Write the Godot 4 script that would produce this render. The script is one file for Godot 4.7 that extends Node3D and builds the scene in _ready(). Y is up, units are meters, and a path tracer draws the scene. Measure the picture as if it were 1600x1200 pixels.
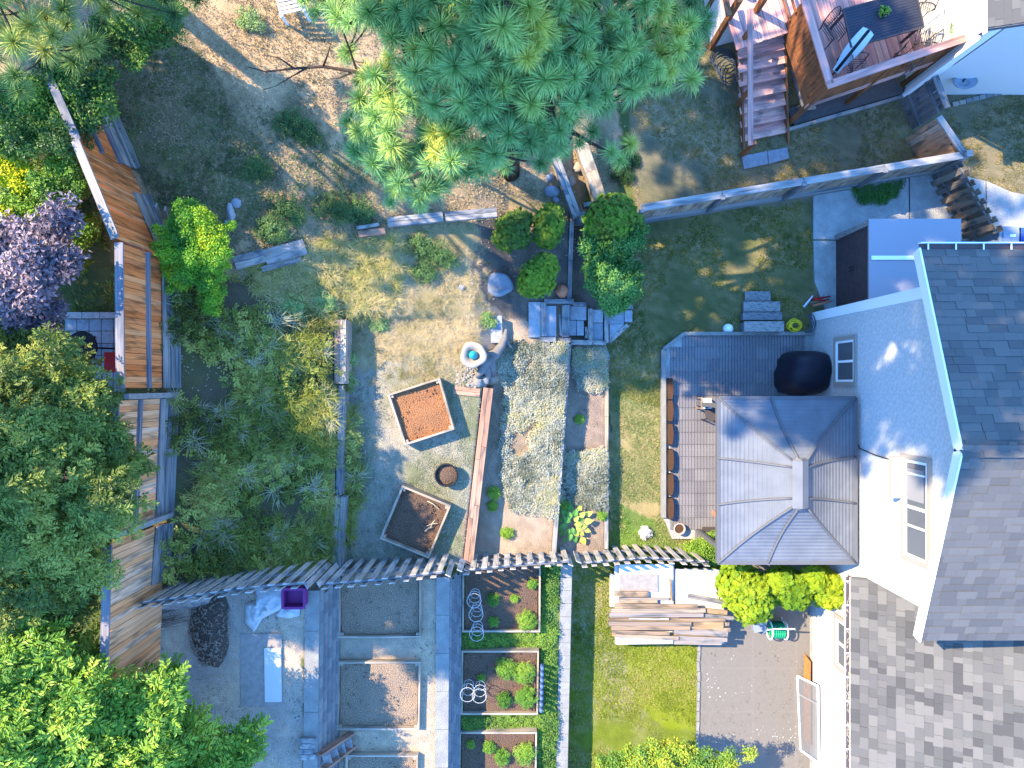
extends Node3D
# A terraced back garden, its neighbours' plots and houses, seen straight down from a drone.
const CAM_H := 17.5
const FOCAL := 1067.0        # photo pixels (1600 wide)
var rng := RandomNumberGenerator.new()
var M := {}                  # materials
var counts := {}
var unit_boxes: Array[ArrayMesh] = []
var leaf_mesh: ArrayMesh
var sprig_mesh: ArrayMesh
var ash_mesh: ArrayMesh
var shoot_mesh: ArrayMesh
var scale_mesh: ArrayMesh
var tuft_mesh: ArrayMesh
var blade_mesh: ArrayMesh
var weed_mesh: ArrayMesh
var n1 := FastNoiseLite.new()
var n2 := FastNoiseLite.new()

# ---------- places ----------
func W(px: float, py: float, h := 0.0) -> Vector3:      # where a point of the survey picture lies at height h
	var k := (CAM_H - h) / FOCAL
	return Vector3((px - 800.0) * k, h, (py - 600.0) * k)

func V2(v: Vector3) -> Vector2:
	return Vector2(v.x, v.z)

# ---------- nodes ----------
func numbered(parent: Node, called: String) -> String:
	var key := str(parent.get_instance_id()) + "/" + called
	var k: int = counts.get(key, 0)
	counts[key] = k + 1
	return called if k == 0 else "%s_%03d" % [called, k]

func origin_of(n: Node) -> Vector3:
	var p := Vector3.ZERO
	while n != self and n is Node3D:
		p = (n as Node3D).transform * p
		n = n.get_parent()
	return p

func frame_of(n: Node) -> Transform3D:
	var t := Transform3D.IDENTITY
	while n != self and n is Node3D:
		t = (n as Node3D).transform * t
		n = n.get_parent()
	return t

func tag(o: Node, label: String, category := "", group := "") -> Node:
	o.set_meta("label", label)
	if category != "":
		o.set_meta("category", category)
	if group != "":
		o.set_meta("group", group)
	return o

func thing(called: String, label: String, category: String, at := Vector3.ZERO, group := "") -> Node3D:
	var o := Node3D.new()
	o.name = numbered(self, called)
	add_child(o, true)
	o.position = at
	tag(o, label, category, group)
	return o

func put(called: String, mesh: Mesh, xf: Transform3D, mat: Material, parent: Node = self) -> MeshInstance3D:
	var o := MeshInstance3D.new()
	o.name = numbered(parent, called)
	o.mesh = mesh
	o.material_override = mat
	parent.add_child(o, true)
	o.transform = frame_of(parent).affine_inverse() * xf if parent != self else xf
	return o

func build(called: String, st: SurfaceTool, mat: Material, parent: Node = self) -> MeshInstance3D:
	st.generate_normals()
	return put(called, st.commit(), Transform3D.IDENTITY, mat, parent)

func build_at(called: String, st: SurfaceTool, mat: Material, base: Vector3) -> MeshInstance3D:   # one-mesh thing whose origin is its base
	st.generate_normals()
	var mesh := st.commit()
	var t := SurfaceTool.new()
	t.append_from(mesh, 0, Transform3D(Basis.IDENTITY, -base))
	return put(called, t.commit(), Transform3D(Basis.IDENTITY, base), mat)

func setting(o: Node) -> Node:
	o.set_meta("kind", "structure")
	return o

func stuff(o: Node) -> Node:
	o.set_meta("kind", "stuff")
	return o

func many(called: String, mesh: Mesh, xfs: Array[Transform3D], cols: PackedColorArray, mat: Material, parent: Node = self) -> MultiMeshInstance3D:
	var mm := MultiMesh.new()
	mm.transform_format = MultiMesh.TRANSFORM_3D
	mm.use_colors = true
	mm.mesh = mesh
	mm.instance_count = xfs.size()
	var inv := frame_of(parent).affine_inverse() if parent != self else Transform3D.IDENTITY
	var moved := parent != self
	for k in xfs.size():
		mm.set_instance_transform(k, inv * xfs[k] if moved else xfs[k])
		mm.set_instance_color(k, cols[k])
	var o := MultiMeshInstance3D.new()
	o.name = numbered(parent, called)
	o.multimesh = mm
	o.material_override = mat
	parent.add_child(o, true)
	stuff(o)
	return o

# ---------- shapes ----------
func ST(smooth := false) -> SurfaceTool:
	var st := SurfaceTool.new()
	st.begin(Mesh.PRIMITIVE_TRIANGLES)
	st.set_smooth_group(0 if smooth else -1)
	return st

func tri(st: SurfaceTool, a: Vector3, b: Vector3, c: Vector3) -> void:
	st.add_vertex(a)
	st.add_vertex(b)
	st.add_vertex(c)

func quad(st: SurfaceTool, a: Vector3, b: Vector3, c: Vector3, d: Vector3) -> void:
	st.set_uv(Vector2(0, 0)); st.add_vertex(a)
	st.set_uv(Vector2(1, 0)); st.add_vertex(b)
	st.set_uv(Vector2(1, 1)); st.add_vertex(c)
	st.set_uv(Vector2(0, 0)); st.add_vertex(a)
	st.set_uv(Vector2(1, 1)); st.add_vertex(c)
	st.set_uv(Vector2(0, 1)); st.add_vertex(d)

func box(st: SurfaceTool, c: Vector3, s: Vector3, b := Basis.IDENTITY) -> void:
	var h := s * 0.5
	var p: Array[Vector3] = []
	for k in 8:
		p.append(c + b * Vector3(h.x if k & 1 else -h.x, h.y if k & 2 else -h.y, h.z if k & 4 else -h.z))
	quad(st, p[2], p[3], p[7], p[6])
	quad(st, p[1], p[0], p[4], p[5])
	quad(st, p[0], p[1], p[3], p[2])
	quad(st, p[5], p[4], p[6], p[7])
	quad(st, p[4], p[0], p[2], p[6])
	quad(st, p[1], p[5], p[7], p[3])

func basis_along(d: Vector3, up := Vector3.UP) -> Basis:      # x along d, y near up
	var x := d.normalized()
	if absf(x.dot(up)) > 0.999:
		up = Vector3.RIGHT
	var z := x.cross(up).normalized()
	return Basis(x, z.cross(x).normalized(), z)

func beam(st: SurfaceTool, a: Vector3, b: Vector3, w: float, t: float, up := Vector3.UP) -> void:
	box(st, (a + b) * 0.5, Vector3(a.distance_to(b), t, w), basis_along(b - a, up))

func tube(st: SurfaceTool, pts: Array, radii: Array, seg := 7, cap := true) -> void:
	var rings: Array = []
	for k in pts.size():
		var d: Vector3 = (pts[mini(k + 1, pts.size() - 1)] - pts[maxi(k - 1, 0)])
		var b := basis_along(d, Vector3(0.13, 1, 0.07).normalized())
		var r: float = radii[mini(k, radii.size() - 1)]
		var ring: Array[Vector3] = []
		for j in seg:
			var a := TAU * j / seg
			ring.append(pts[k] + (b.y * cos(a) + b.z * sin(a)) * r)
		rings.append(ring)
	for k in pts.size() - 1:
		for j in seg:
			var i := (j + 1) % seg
			quad(st, rings[k][j], rings[k][i], rings[k + 1][i], rings[k + 1][j])
	if cap:
		for j in range(1, seg - 1):
			tri(st, rings[0][0], rings[0][j + 1], rings[0][j])
			tri(st, rings[-1][0], rings[-1][j], rings[-1][j + 1])

func lathe(st: SurfaceTool, at: Vector3, prof: Array, seg := 24, wob := 0.0, sx := 1.0, sz := 1.0) -> void:
	for k in prof.size() - 1:
		for j in seg:
			var q: Array[Vector3] = []
			for e in [[k, j], [k, j + 1], [k + 1, j + 1], [k + 1, j]]:
				var a := TAU * float(int(e[1]) % seg) / seg
				var r: float = prof[e[0]].x * (1.0 + wob * sin(a * 3.0 + 1.0) + wob * 0.6 * sin(a * 5.0))
				q.append(at + Vector3(cos(a) * r * sx, prof[e[0]].y, sin(a) * r * sz))
			quad(st, q[0], q[1], q[2], q[3])

func prism(st: SurfaceTool, poly: Array, y0: float, y1: float) -> void:      # poly: Vector2(x, z) outline
	var pts := PackedVector2Array(poly)
	var idx := Geometry2D.triangulate_polygon(pts)
	for k in range(0, idx.size(), 3):
		var t := [pts[idx[k]], pts[idx[k + 1]], pts[idx[k + 2]]]
		for y in [y0, y1]:
			for e in ([0, 1, 2] if y == y1 else [2, 1, 0]):
				st.set_uv(t[e])
				st.add_vertex(Vector3(t[e].x, y, t[e].y))
	for k in pts.size():
		var a := pts[k]
		var b := pts[(k + 1) % pts.size()]
		quad(st, Vector3(a.x, y1, a.y), Vector3(b.x, y1, b.y), Vector3(b.x, y0, b.y), Vector3(a.x, y0, a.y))

func rock_mesh(sd: int) -> ArrayMesh:
	var st := ST(true)
	var nn := FastNoiseLite.new()
	nn.seed = sd
	nn.frequency = 0.9
	var seg := 10
	var rows := 6
	for k in rows:
		for j in seg:
			var q: Array[Vector3] = []
			for e in [[k, j], [k, (j + 1) % seg], [k + 1, (j + 1) % seg], [k + 1, j]]:
				var th: float = PI * e[0] / rows
				var a: float = TAU * e[1] / seg
				var d := Vector3(sin(th) * cos(a), cos(th), sin(th) * sin(a))
				q.append(d * (0.5 + 0.22 * nn.get_noise_3dv(d * 1.3)))
			quad(st, q[0], q[1], q[2], q[3])
	st.generate_normals()
	return st.commit()

# a board from the shared unit boxes: x along its length, y its thickness, z its width
func board_xf(a: Vector3, b: Vector3, w: float, t: float, up := Vector3.UP) -> Transform3D:
	var bs := basis_along(b - a, up)
	return Transform3D(Basis(bs.x * a.distance_to(b), bs.y * t, bs.z * w), (a + b) * 0.5)

func board(called: String, a: Vector3, b: Vector3, w: float, t: float, mat: Material, parent: Node = self, up := Vector3.UP) -> MeshInstance3D:
	return put(called, unit_boxes[rng.randi() % unit_boxes.size()], board_xf(a, b, w, t, up), mat, parent)

func make_unit_boxes() -> void:
	rng.seed = 5
	for v in 24:
		var st := ST()
		var u_from := rng.randf() * 0.6
		var u_span := rng.randf_range(0.22, 0.4)
		for face in 6:
			var ax := face / 2
			var sg := 1.0 if face % 2 == 0 else -1.0
			var n := Vector3.ZERO
			n[ax] = sg
			var u := Vector3(1, 0, 0) if ax != 0 else Vector3(0, 1, 0)
			var w := n.cross(u)
			var c := n * 0.5
			var q := [c - u * 0.5 - w * 0.5, c + u * 0.5 - w * 0.5, c + u * 0.5 + w * 0.5, c - u * 0.5 + w * 0.5]
			var v0 := (v % 8) / 8.0
			var v1 := (v % 8 + 1) / 8.0
			var us := [u_from, u_from + u_span, u_from + u_span, u_from] if ax != 0 else [0.0, 0.02, 0.02, 0.0]
			var vs := [v0, v0, v1, v1]
			for e in [0, 2, 1, 0, 3, 2]:
				st.set_normal(n)
				st.set_uv(Vector2(us[e], vs[e]))
				st.add_vertex(q[e])
		unit_boxes.append(st.commit())

# ---------- textures and materials ----------
func noise_px(sd: int, f: float, oct := 4, type := FastNoiseLite.TYPE_SIMPLEX) -> FastNoiseLite:
	var n := FastNoiseLite.new()
	n.seed = sd
	n.frequency = f
	n.noise_type = type
	n.fractal_octaves = oct
	return n

func ramp_image(im: Image, c0: Color, c1: Color) -> ImageTexture:      # grey noise picture to a two-colour one
	var w := im.get_width()
	var h := im.get_height()
	im.convert(Image.FORMAT_L8)
	var src := im.get_data()
	var lut := PackedByteArray()
	lut.resize(768)
	for k in 256:
		var c := c0.lerp(c1, k / 255.0)
		lut[k * 3] = c.r8
		lut[k * 3 + 1] = c.g8
		lut[k * 3 + 2] = c.b8
	var dst := PackedByteArray()
	dst.resize(w * h * 3)
	for k in src.size():
		var g := src[k] * 3
		dst[k * 3] = lut[g]
		dst[k * 3 + 1] = lut[g + 1]
		dst[k * 3 + 2] = lut[g + 2]
	var out := Image.create_from_data(w, h, false, Image.FORMAT_RGB8, dst)
	out.generate_mipmaps()
	return ImageTexture.create_from_image(out)

func wood_texture(sd: int, stain: float) -> ImageTexture:
	var w := 384
	var h := 256
	var g := noise_px(sd, 0.02, 3)
	var f := noise_px(sd + 1, 0.11, 2)
	var s := noise_px(sd + 2, 0.012, 3)
	var dst := PackedByteArray()
	dst.resize(w * h * 3)
	var k := 0
	for y in h:
		var slat := y / 32
		for x in w:
			var a := g.get_noise_2d(x * 0.35 + slat * 900.0, y * 4.0)
			var b := f.get_noise_2d(x * 0.18 + slat * 500.0, y * 6.0)
			var c := s.get_noise_2d(x * 1.0 + slat * 700.0, y * 1.2)
			var v := clampf(0.90 + 0.12 * a + 0.08 * b + stain * minf(0.0, c * 1.6), 0.08, 1.0)
			var r := clampf(v + 0.05 * c, 0.0, 1.0)
			dst[k] = int(r * 255.0)
			dst[k + 1] = int(v * 250.0)
			dst[k + 2] = int(clampf(v - 0.04 * c, 0.0, 1.0) * 245.0)
			k += 3
	var im := Image.create_from_data(w, h, false, Image.FORMAT_RGB8, dst)
	im.generate_mipmaps()
	return ImageTexture.create_from_image(im)

func mat(c: Color, rough := 0.85, tex: Texture2D = null, tri_scale := 0.0) -> StandardMaterial3D:      # c: linear base colour
	var m := StandardMaterial3D.new()
	m.albedo_color = c.linear_to_srgb()
	m.roughness = rough
	m.metallic_specular = 0.3
	if tex:
		m.albedo_texture = tex
	if tri_scale > 0.0:
		m.uv1_triplanar = true
		m.uv1_world_triplanar = true
		m.uv1_scale = Vector3.ONE * tri_scale
	return m

func leafy(c: Color, through := 0.5, rough := 0.5) -> StandardMaterial3D:
	var m := mat(c, rough)
	m.vertex_color_use_as_albedo = true
	m.cull_mode = BaseMaterial3D.CULL_DISABLED
	m.metallic_specular = 0.35
	if through > 0.0:
		m.backlight_enabled = true
		m.backlight = Color(through, through, through)
	return m

func relief(m: StandardMaterial3D, n: FastNoiseLite, strength: float) -> StandardMaterial3D:
	var im := n.get_seamless_image(256, 256)
	im.convert(Image.FORMAT_RGBA8)
	im.bump_map_to_normal_map(strength)
	m.normal_enabled = true
	m.normal_texture = ImageTexture.create_from_image(im)
	return m

func make_materials() -> void:
	var wood_a := wood_texture(11, 0.22)
	var wood_b := wood_texture(23, 0.20)
	var grain := ramp_image(noise_px(3, 0.05, 5).get_seamless_image(512, 512), Color(0.35, 0.35, 0.35), Color(1, 1, 1))
	var fine := ramp_image(noise_px(5, 0.22, 3).get_seamless_image(512, 512), Color(0.5, 0.49, 0.47), Color(1, 1, 1))
	var speck := ramp_image(noise_px(9, 0.12, 2, FastNoiseLite.TYPE_CELLULAR).get_seamless_image(512, 512), Color(0.45, 0.43, 0.42), Color(1, 1, 1))
	var soft := ramp_image(noise_px(15, 0.012, 4).get_seamless_image(512, 512), Color(0.86, 0.86, 0.87), Color(1, 1, 1))
	# ground: zone colours are in the vertices, this gives the grain
	M.ground = mat(Color(1, 1, 1), 0.95, fine, 0.42)
	M.ground.vertex_color_use_as_albedo = true
	relief(M.ground, noise_px(31, 0.32, 3), 2.5)
	M.gravel = relief(mat(Color(0.323, 0.293, 0.260), 0.95, fine, 0.9), noise_px(33, 0.3, 2), 3.0)
	M.gravel_dark = relief(mat(Color(0.20, 0.20, 0.20), 0.95, speck, 0.9), noise_px(33, 0.2, 2), 6.0)
	M.table = mat(Color(0.03, 0.033, 0.045), 0.5)
	M.concrete = relief(mat(Color(0.359, 0.351, 0.328), 0.9, soft, 0.35), noise_px(35, 0.2, 3), 1.5)
	M.concrete_pale = relief(mat(Color(0.238, 0.230, 0.204), 0.9, soft, 0.4), noise_px(35, 0.2, 3), 1.2)
	M.block = []
	for c in [Color(0.34, 0.34, 0.34), Color(0.40, 0.40, 0.39), Color(0.29, 0.30, 0.31)]:
		M.block.append(mat(c, 0.95, fine, 1.1))
	M.slab = []
	for c in [Color(0.279, 0.295, 0.311), Color(0.230, 0.252, 0.274), Color(0.321, 0.324, 0.326)]:
		M.slab.append(mat(c, 0.85, soft, 0.9))
	M.stucco = relief(mat(Color(0.577, 0.577, 0.562), 0.95, soft, 1.6), noise_px(37, 0.3, 2), 0.5)
	M.plywood = mat(Color(0.281, 0.246, 0.212), 0.9, soft, 0.9)
	M.white_sheet = mat(Color(0.476, 0.456, 0.422), 0.8)
	M.white = mat(Color(0.80, 0.80, 0.79), 0.6)
	M.coir_dark = relief(mat(Color(0.17, 0.13, 0.10), 0.95, speck, 2.5), noise_px(46, 0.15, 3), 6.0)
	M.chip = mat(Color(0.20, 0.155, 0.115), 0.95)
	M.bench = mat(Color(0.52, 0.52, 0.53), 0.7)
	M.vinyl = mat(Color(0.82, 0.82, 0.82), 0.4)
	M.trim = mat(Color(0.30, 0.265, 0.23), 0.8)
	M.pane = mat(Color(0.10, 0.11, 0.12), 0.08)
	M.pane.metallic_specular = 0.8
	M.blind = mat(Color(0.22, 0.22, 0.23), 0.5)
	M.fence_red = []
	for c in [Color(0.860, 0.260, 0.072), Color(0.900, 0.307, 0.102), Color(0.760, 0.214, 0.060), Color(0.930, 0.391, 0.162), Color(0.840, 0.279, 0.093)]:
		M.fence_red.append(mat(c, 0.8, wood_b))
	M.fence_tan = []
	for c in [Color(0.88, 0.42, 0.19), Color(0.91, 0.50, 0.27), Color(0.84, 0.36, 0.15), Color(0.90, 0.56, 0.36), Color(0.86, 0.45, 0.23)]:
		M.fence_tan.append(mat(c, 0.85, wood_b))
	M.picket = []
	for c in [Color(0.499, 0.480, 0.451), Color(0.557, 0.547, 0.528), Color(0.442, 0.432, 0.422), Color(0.538, 0.499, 0.442)]:
		M.picket.append(mat(c, 0.9, wood_a))
	M.fence_brown = []
	for c in [Color(0.58, 0.42, 0.29), Color(0.64, 0.48, 0.35), Color(0.52, 0.37, 0.26), Color(0.60, 0.50, 0.40)]:
		M.fence_brown.append(mat(c, 0.85, wood_b))
	M.grey_wood = []
	for c in [Color(0.26, 0.26, 0.26), Color(0.31, 0.305, 0.295), Color(0.22, 0.225, 0.235), Color(0.35, 0.34, 0.32)]:
		M.grey_wood.append(mat(c, 0.9, wood_a))
	M.rail_grey = mat(Color(0.23, 0.24, 0.28), 0.85, wood_a)
	M.rail_pale = mat(Color(0.34, 0.335, 0.33), 0.85, wood_a)
	M.lumber = []
	for c in [Color(0.295, 0.212, 0.142), Color(0.343, 0.271, 0.201), Color(0.248, 0.195, 0.153), Color(0.325, 0.225, 0.124), Color(0.260, 0.236, 0.218), Color(0.390, 0.330, 0.266)]:
		M.lumber.append(mat(c, 0.9, wood_b))
	M.timber_red = []
	for c in [Color(0.38, 0.225, 0.155), Color(0.43, 0.27, 0.195), Color(0.34, 0.20, 0.145)]:
		M.timber_red.append(mat(c, 0.9, wood_b))
	M.bed_board = []
	for c in [Color(0.418, 0.346, 0.266), Color(0.374, 0.302, 0.223), Color(0.454, 0.382, 0.302)]:
		M.bed_board.append(mat(c, 0.85, wood_a))
	M.deck_red = []
	for c in [Color(0.70, 0.36, 0.30), Color(0.76, 0.43, 0.36), Color(0.63, 0.31, 0.27), Color(0.72, 0.41, 0.36)]:
		M.deck_red.append(mat(c, 0.6, wood_a))
	M.deck_stain = mat(Color(0.30, 0.12, 0.05), 0.6, wood_a)
	M.deck_cap = mat(Color(0.56, 0.30, 0.26), 0.55, wood_a)
	M.deck_tile = []
	for c in [Color(0.215, 0.21, 0.225), Color(0.24, 0.235, 0.25), Color(0.195, 0.19, 0.21)]:
		M.deck_tile.append(mat(c, 0.75, wood_a))
	M.siding = mat(Color(0.60, 0.585, 0.55), 0.8)
	M.shingle_a = []
	for c in [Color(0.172, 0.167, 0.157), Color(0.202, 0.194, 0.181), Color(0.150, 0.146, 0.140), Color(0.187, 0.179, 0.169)]:
		M.shingle_a.append(mat(c, 0.95, fine, 2.0))
	M.shingle_b = []
	for c in [Color(0.192, 0.183, 0.166), Color(0.152, 0.146, 0.135), Color(0.245, 0.233, 0.208), Color(0.116, 0.112, 0.106), Color(0.172, 0.166, 0.155), Color(0.212, 0.202, 0.182)]:
		M.shingle_b.append(mat(c, 0.95, fine, 2.0))
	M.shingle_mix = mat(Color(1, 1, 1), 0.95, fine, 2.0)
	M.shingle_mix.vertex_color_use_as_albedo = true
	M.felt = mat(Color(0.10, 0.10, 0.105), 0.95)
	M.gutter_dark = mat(Color(0.085, 0.055, 0.05), 0.6)
	M.gazebo = mat(Color(0.138, 0.148, 0.163), 0.55, soft, 0.3)
	M.gazebo_frame = mat(Color(0.10, 0.10, 0.105), 0.5)
	M.steel = mat(Color(0.55, 0.55, 0.56), 0.35)
	M.steel.metallic = 0.8
	M.black = mat(Color(0.012, 0.012, 0.014), 0.55)
	M.cover = relief(mat(Color(0.012, 0.012, 0.02), 0.38), noise_px(41, 0.012, 3), 8.0)
	M.dark_metal = mat(Color(0.06, 0.05, 0.05), 0.5)
	M.wicker = mat(Color(0.42, 0.24, 0.07), 0.7, grain, 3.0)
	M.shed_roof = mat(Color(0.27, 0.265, 0.29), 0.9)
	M.shed_door = mat(Color(0.085, 0.055, 0.055), 0.7, soft, 0.6)
	M.plastic_grey = mat(Color(0.22, 0.25, 0.29), 0.5)
	M.plastic_blue = mat(Color(0.03, 0.08, 0.35), 0.5)
	M.purple = mat(Color(0.16, 0.025, 0.13), 0.5)
	M.tarp = relief(mat(Color(0.42, 0.43, 0.42), 0.6, soft, 0.8), noise_px(43, 0.02, 3), 4.0)
	M.soil_red = relief(mat(Color(0.555, 0.253, 0.114), 0.95, grain, 1.3), noise_px(45, 0.06, 4), 7.0)
	M.soil_dark = relief(mat(Color(0.259, 0.158, 0.101), 0.95, grain, 1.3), noise_px(45, 0.06, 4), 7.0)
	M.soil_tan = relief(mat(Color(0.510, 0.365, 0.243), 0.95, grain, 1.3), noise_px(45, 0.06, 4), 7.0)
	M.coir = relief(mat(Color(0.186, 0.093, 0.050), 0.95, speck, 2.5), noise_px(46, 0.15, 3), 6.0)
	M.stone = mat(Color(0.33, 0.28, 0.22), 0.9, soft, 1.5)
	M.stone_grey = mat(Color(0.22, 0.24, 0.26), 0.9, soft, 1.5)
	M.teal = mat(Color(0.02, 0.25, 0.25), 0.15)
	M.drift = mat(Color(0.22, 0.21, 0.20), 0.9, wood_b)
	M.bark = relief(mat(Color(0.13, 0.09, 0.065), 0.95, grain, 2.0), noise_px(47, 0.05, 4), 9.0)
	M.twig = mat(Color(0.14, 0.11, 0.09), 0.9)
	M.needle = leafy(Color(1, 1, 1), 0.35, 0.5)
	M.leaf = leafy(Color(1, 1, 1), 0.6, 0.45)
	M.scale = leafy(Color(1, 1, 1), 0.3, 0.6)
	M.blade = leafy(Color(1, 1, 1), 0.4, 0.7)
	M.hosta_green = leafy(Color(0.07, 0.20, 0.03), 0.4)
	M.hosta_gold = leafy(Color(0.38, 0.42, 0.06), 0.4)
	M.straw = mat(Color(0.45, 0.38, 0.24), 0.8)
	M.yellow_hose = mat(Color(0.62, 0.47, 0.02), 0.5)
	M.green_hose = mat(Color(0.01, 0.25, 0.12), 0.5)
	M.dark_hose = mat(Color(0.05, 0.07, 0.10), 0.5)
	M.red = mat(Color(0.42, 0.02, 0.02), 0.6)
	M.orange = mat(Color(0.52, 0.22, 0.07), 0.7, wood_a)
	M.umbrella = mat(Color(0.50, 0.57, 0.60), 0.8)
	M.wire = mat(Color(0.45, 0.45, 0.44), 0.5)
	M.screen = mat(Color(0.16, 0.16, 0.165), 0.6)
	M.screen.transparency = BaseMaterial3D.TRANSPARENCY_ALPHA
	M.screen.albedo_color.a = 0.62
	M.blue_bottle = mat(Color(0.08, 0.13, 0.30), 0.3)
	M.terracotta = mat(Color(0.42, 0.15, 0.08), 0.85)

# ---------- little leaves ----------
func leaf_tris(st: SurfaceTool, b: Transform3D, l: float, w: float, fold := 0.18) -> void:
	var p0 := b * Vector3(0, 0, 0)
	var t := b * Vector3(l, -l * 0.12, 0)
	var a := b * Vector3(l * 0.45, w * fold, w * 0.5)
	var c := b * Vector3(l * 0.45, w * fold, -w * 0.5)
	tri(st, p0, a, t)
	tri(st, p0, t, c)

func make_leaves() -> void:
	rng.seed = 77
	var st := ST()
	leaf_tris(st, Transform3D.IDENTITY, 1.0, 0.5)
	st.generate_normals()
	leaf_mesh = st.commit()
	st = ST()                                    # a loose sprig of broad leaves, about 1 unit across
	for k in 9:
		var a := k * 2.4
		var b := Basis(Vector3.UP, a) * Basis(Vector3.FORWARD, rng.randf_range(-0.7, 0.6)) * Basis(Vector3.RIGHT, rng.randf_range(-0.6, 0.6))
		leaf_tris(st, Transform3D(b, Vector3(cos(a), 0, -sin(a)) * rng.randf_range(0.0, 0.35) + Vector3(0, rng.randf_range(-0.12, 0.12), 0)), rng.randf_range(0.26, 0.42), rng.randf_range(0.15, 0.24))
	st.generate_normals()
	sprig_mesh = st.commit()
	st = ST()                                    # a compound leaf: pairs of leaflets on a stalk
	for k in 6:
		var x := 0.22 + 0.13 * k
		for s in [-1.0, 1.0]:
			var b := Basis(Vector3.UP, s * rng.randf_range(0.75, 1.0)) * Basis(Vector3.RIGHT, rng.randf_range(-0.5, 0.5))
			leaf_tris(st, Transform3D(b, Vector3(x, -0.18 * x * x, 0)), 0.36 - 0.03 * k, 0.14)
	leaf_tris(st, Transform3D(Basis.IDENTITY, Vector3(0.9, -0.14, 0)), 0.3, 0.13)
	st.generate_normals()
	ash_mesh = st.commit()
	st = ST()                                    # a leafy shoot: pointed leaves in pairs up a short stem
	for k in 14:
		var x := 0.05 + 0.06 * k
		var b := Basis(Vector3.UP, (1.0 if k % 2 else -1.0) * rng.randf_range(0.6, 1.2)) * Basis(Vector3.RIGHT, rng.randf_range(-0.7, 0.7)) * Basis(Vector3.FORWARD, rng.randf_range(-0.3, 0.5))
		leaf_tris(st, Transform3D(b, Vector3(x, rng.randf_range(-0.05, 0.05) - 0.12 * x * x, rng.randf_range(-0.04, 0.04))), rng.randf_range(0.26, 0.42), rng.randf_range(0.10, 0.15))
	st.generate_normals()
	shoot_mesh = st.commit()
	st = ST()                                    # a flat spray of scale foliage, as cedars have
	for k in 11:
		var a := -1.1 + 2.2 * k / 10.0
		leaf_tris(st, Transform3D(Basis(Vector3.RIGHT, rng.randf_range(-0.4, 0.4)) * Basis(Vector3.UP, a), Vector3(0, 0, 0)), rng.randf_range(0.7, 1.0) * (1.0 - 0.25 * absf(a)), 0.20, 0.1)
	st.generate_normals()
	scale_mesh = st.commit()
	st = ST()                                    # a tuft of long pine needles round a twig end
	for k in 210:
		var el := asin(clampf(rng.randf_range(-0.30, 0.99), -1, 1))
		var az := rng.randf() * TAU
		var d := Vector3(cos(el) * cos(az), sin(el), cos(el) * sin(az))
		var s := d.cross(Vector3(rng.randf() - 0.5, rng.randf() - 0.5, rng.randf() - 0.5)).normalized() * 0.014
		var l := rng.randf_range(0.70, 1.10)
		var o := Vector3(0, rng.randf_range(-0.22, 0.08), 0)
		var m := o + d * l * 0.55
		quad(st, o + d * 0.04 - s, o + d * 0.04 + s, m + s, m - s)
		tri(st, m - s, m + s, o + d * l + Vector3(0, -0.20 * l, 0))
	st.generate_normals()
	tuft_mesh = st.commit()
	st = ST()                                    # a small tuft of grass
	for k in 7:
		var a := rng.randf() * TAU
		var d := Vector3(cos(a), 0, sin(a))
		var s := Vector3(-d.z, 0, d.x) * 0.09
		var o := d * rng.randf() * 0.5
		tri(st, o - s, o + s, o + d * rng.randf_range(0.3, 0.9) + Vector3(0, rng.randf_range(0.5, 1.0), 0))
	st.generate_normals()
	blade_mesh = st.commit()
	st = ST()                                    # tall arching weeds
	for k in 44:
		var a := rng.randf() * TAU
		var d := Vector3(cos(a), 0, sin(a))
		var s := Vector3(-d.z, 0, d.x) * 0.008
		var r := rng.randf_range(0.25, 1.0)
		var o := Vector3(rng.randf() - 0.5, 0, rng.randf() - 0.5) * 0.25
		var m := o + d * r * 0.5 + Vector3(0, 0.75 * rng.randf_range(0.4, 1.0), 0)
		quad(st, o - s, o + s, m + s, m - s)
		tri(st, m - s, m + s, o + d * r + Vector3(0, m.y * rng.randf_range(0.6, 1.0), 0))
	st.generate_normals()
	weed_mesh = st.commit()

func up_basis(n: Vector3, spin: float, size: float) -> Basis:      # y along n
	var y := n.normalized()
	var x := y.cross(Vector3(0.31, 0.2, 0.93)).normalized()
	var b := Basis(x, y, x.cross(y).normalized())
	return b * Basis(Vector3.UP, spin).scaled(Vector3.ONE * size)

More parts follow.
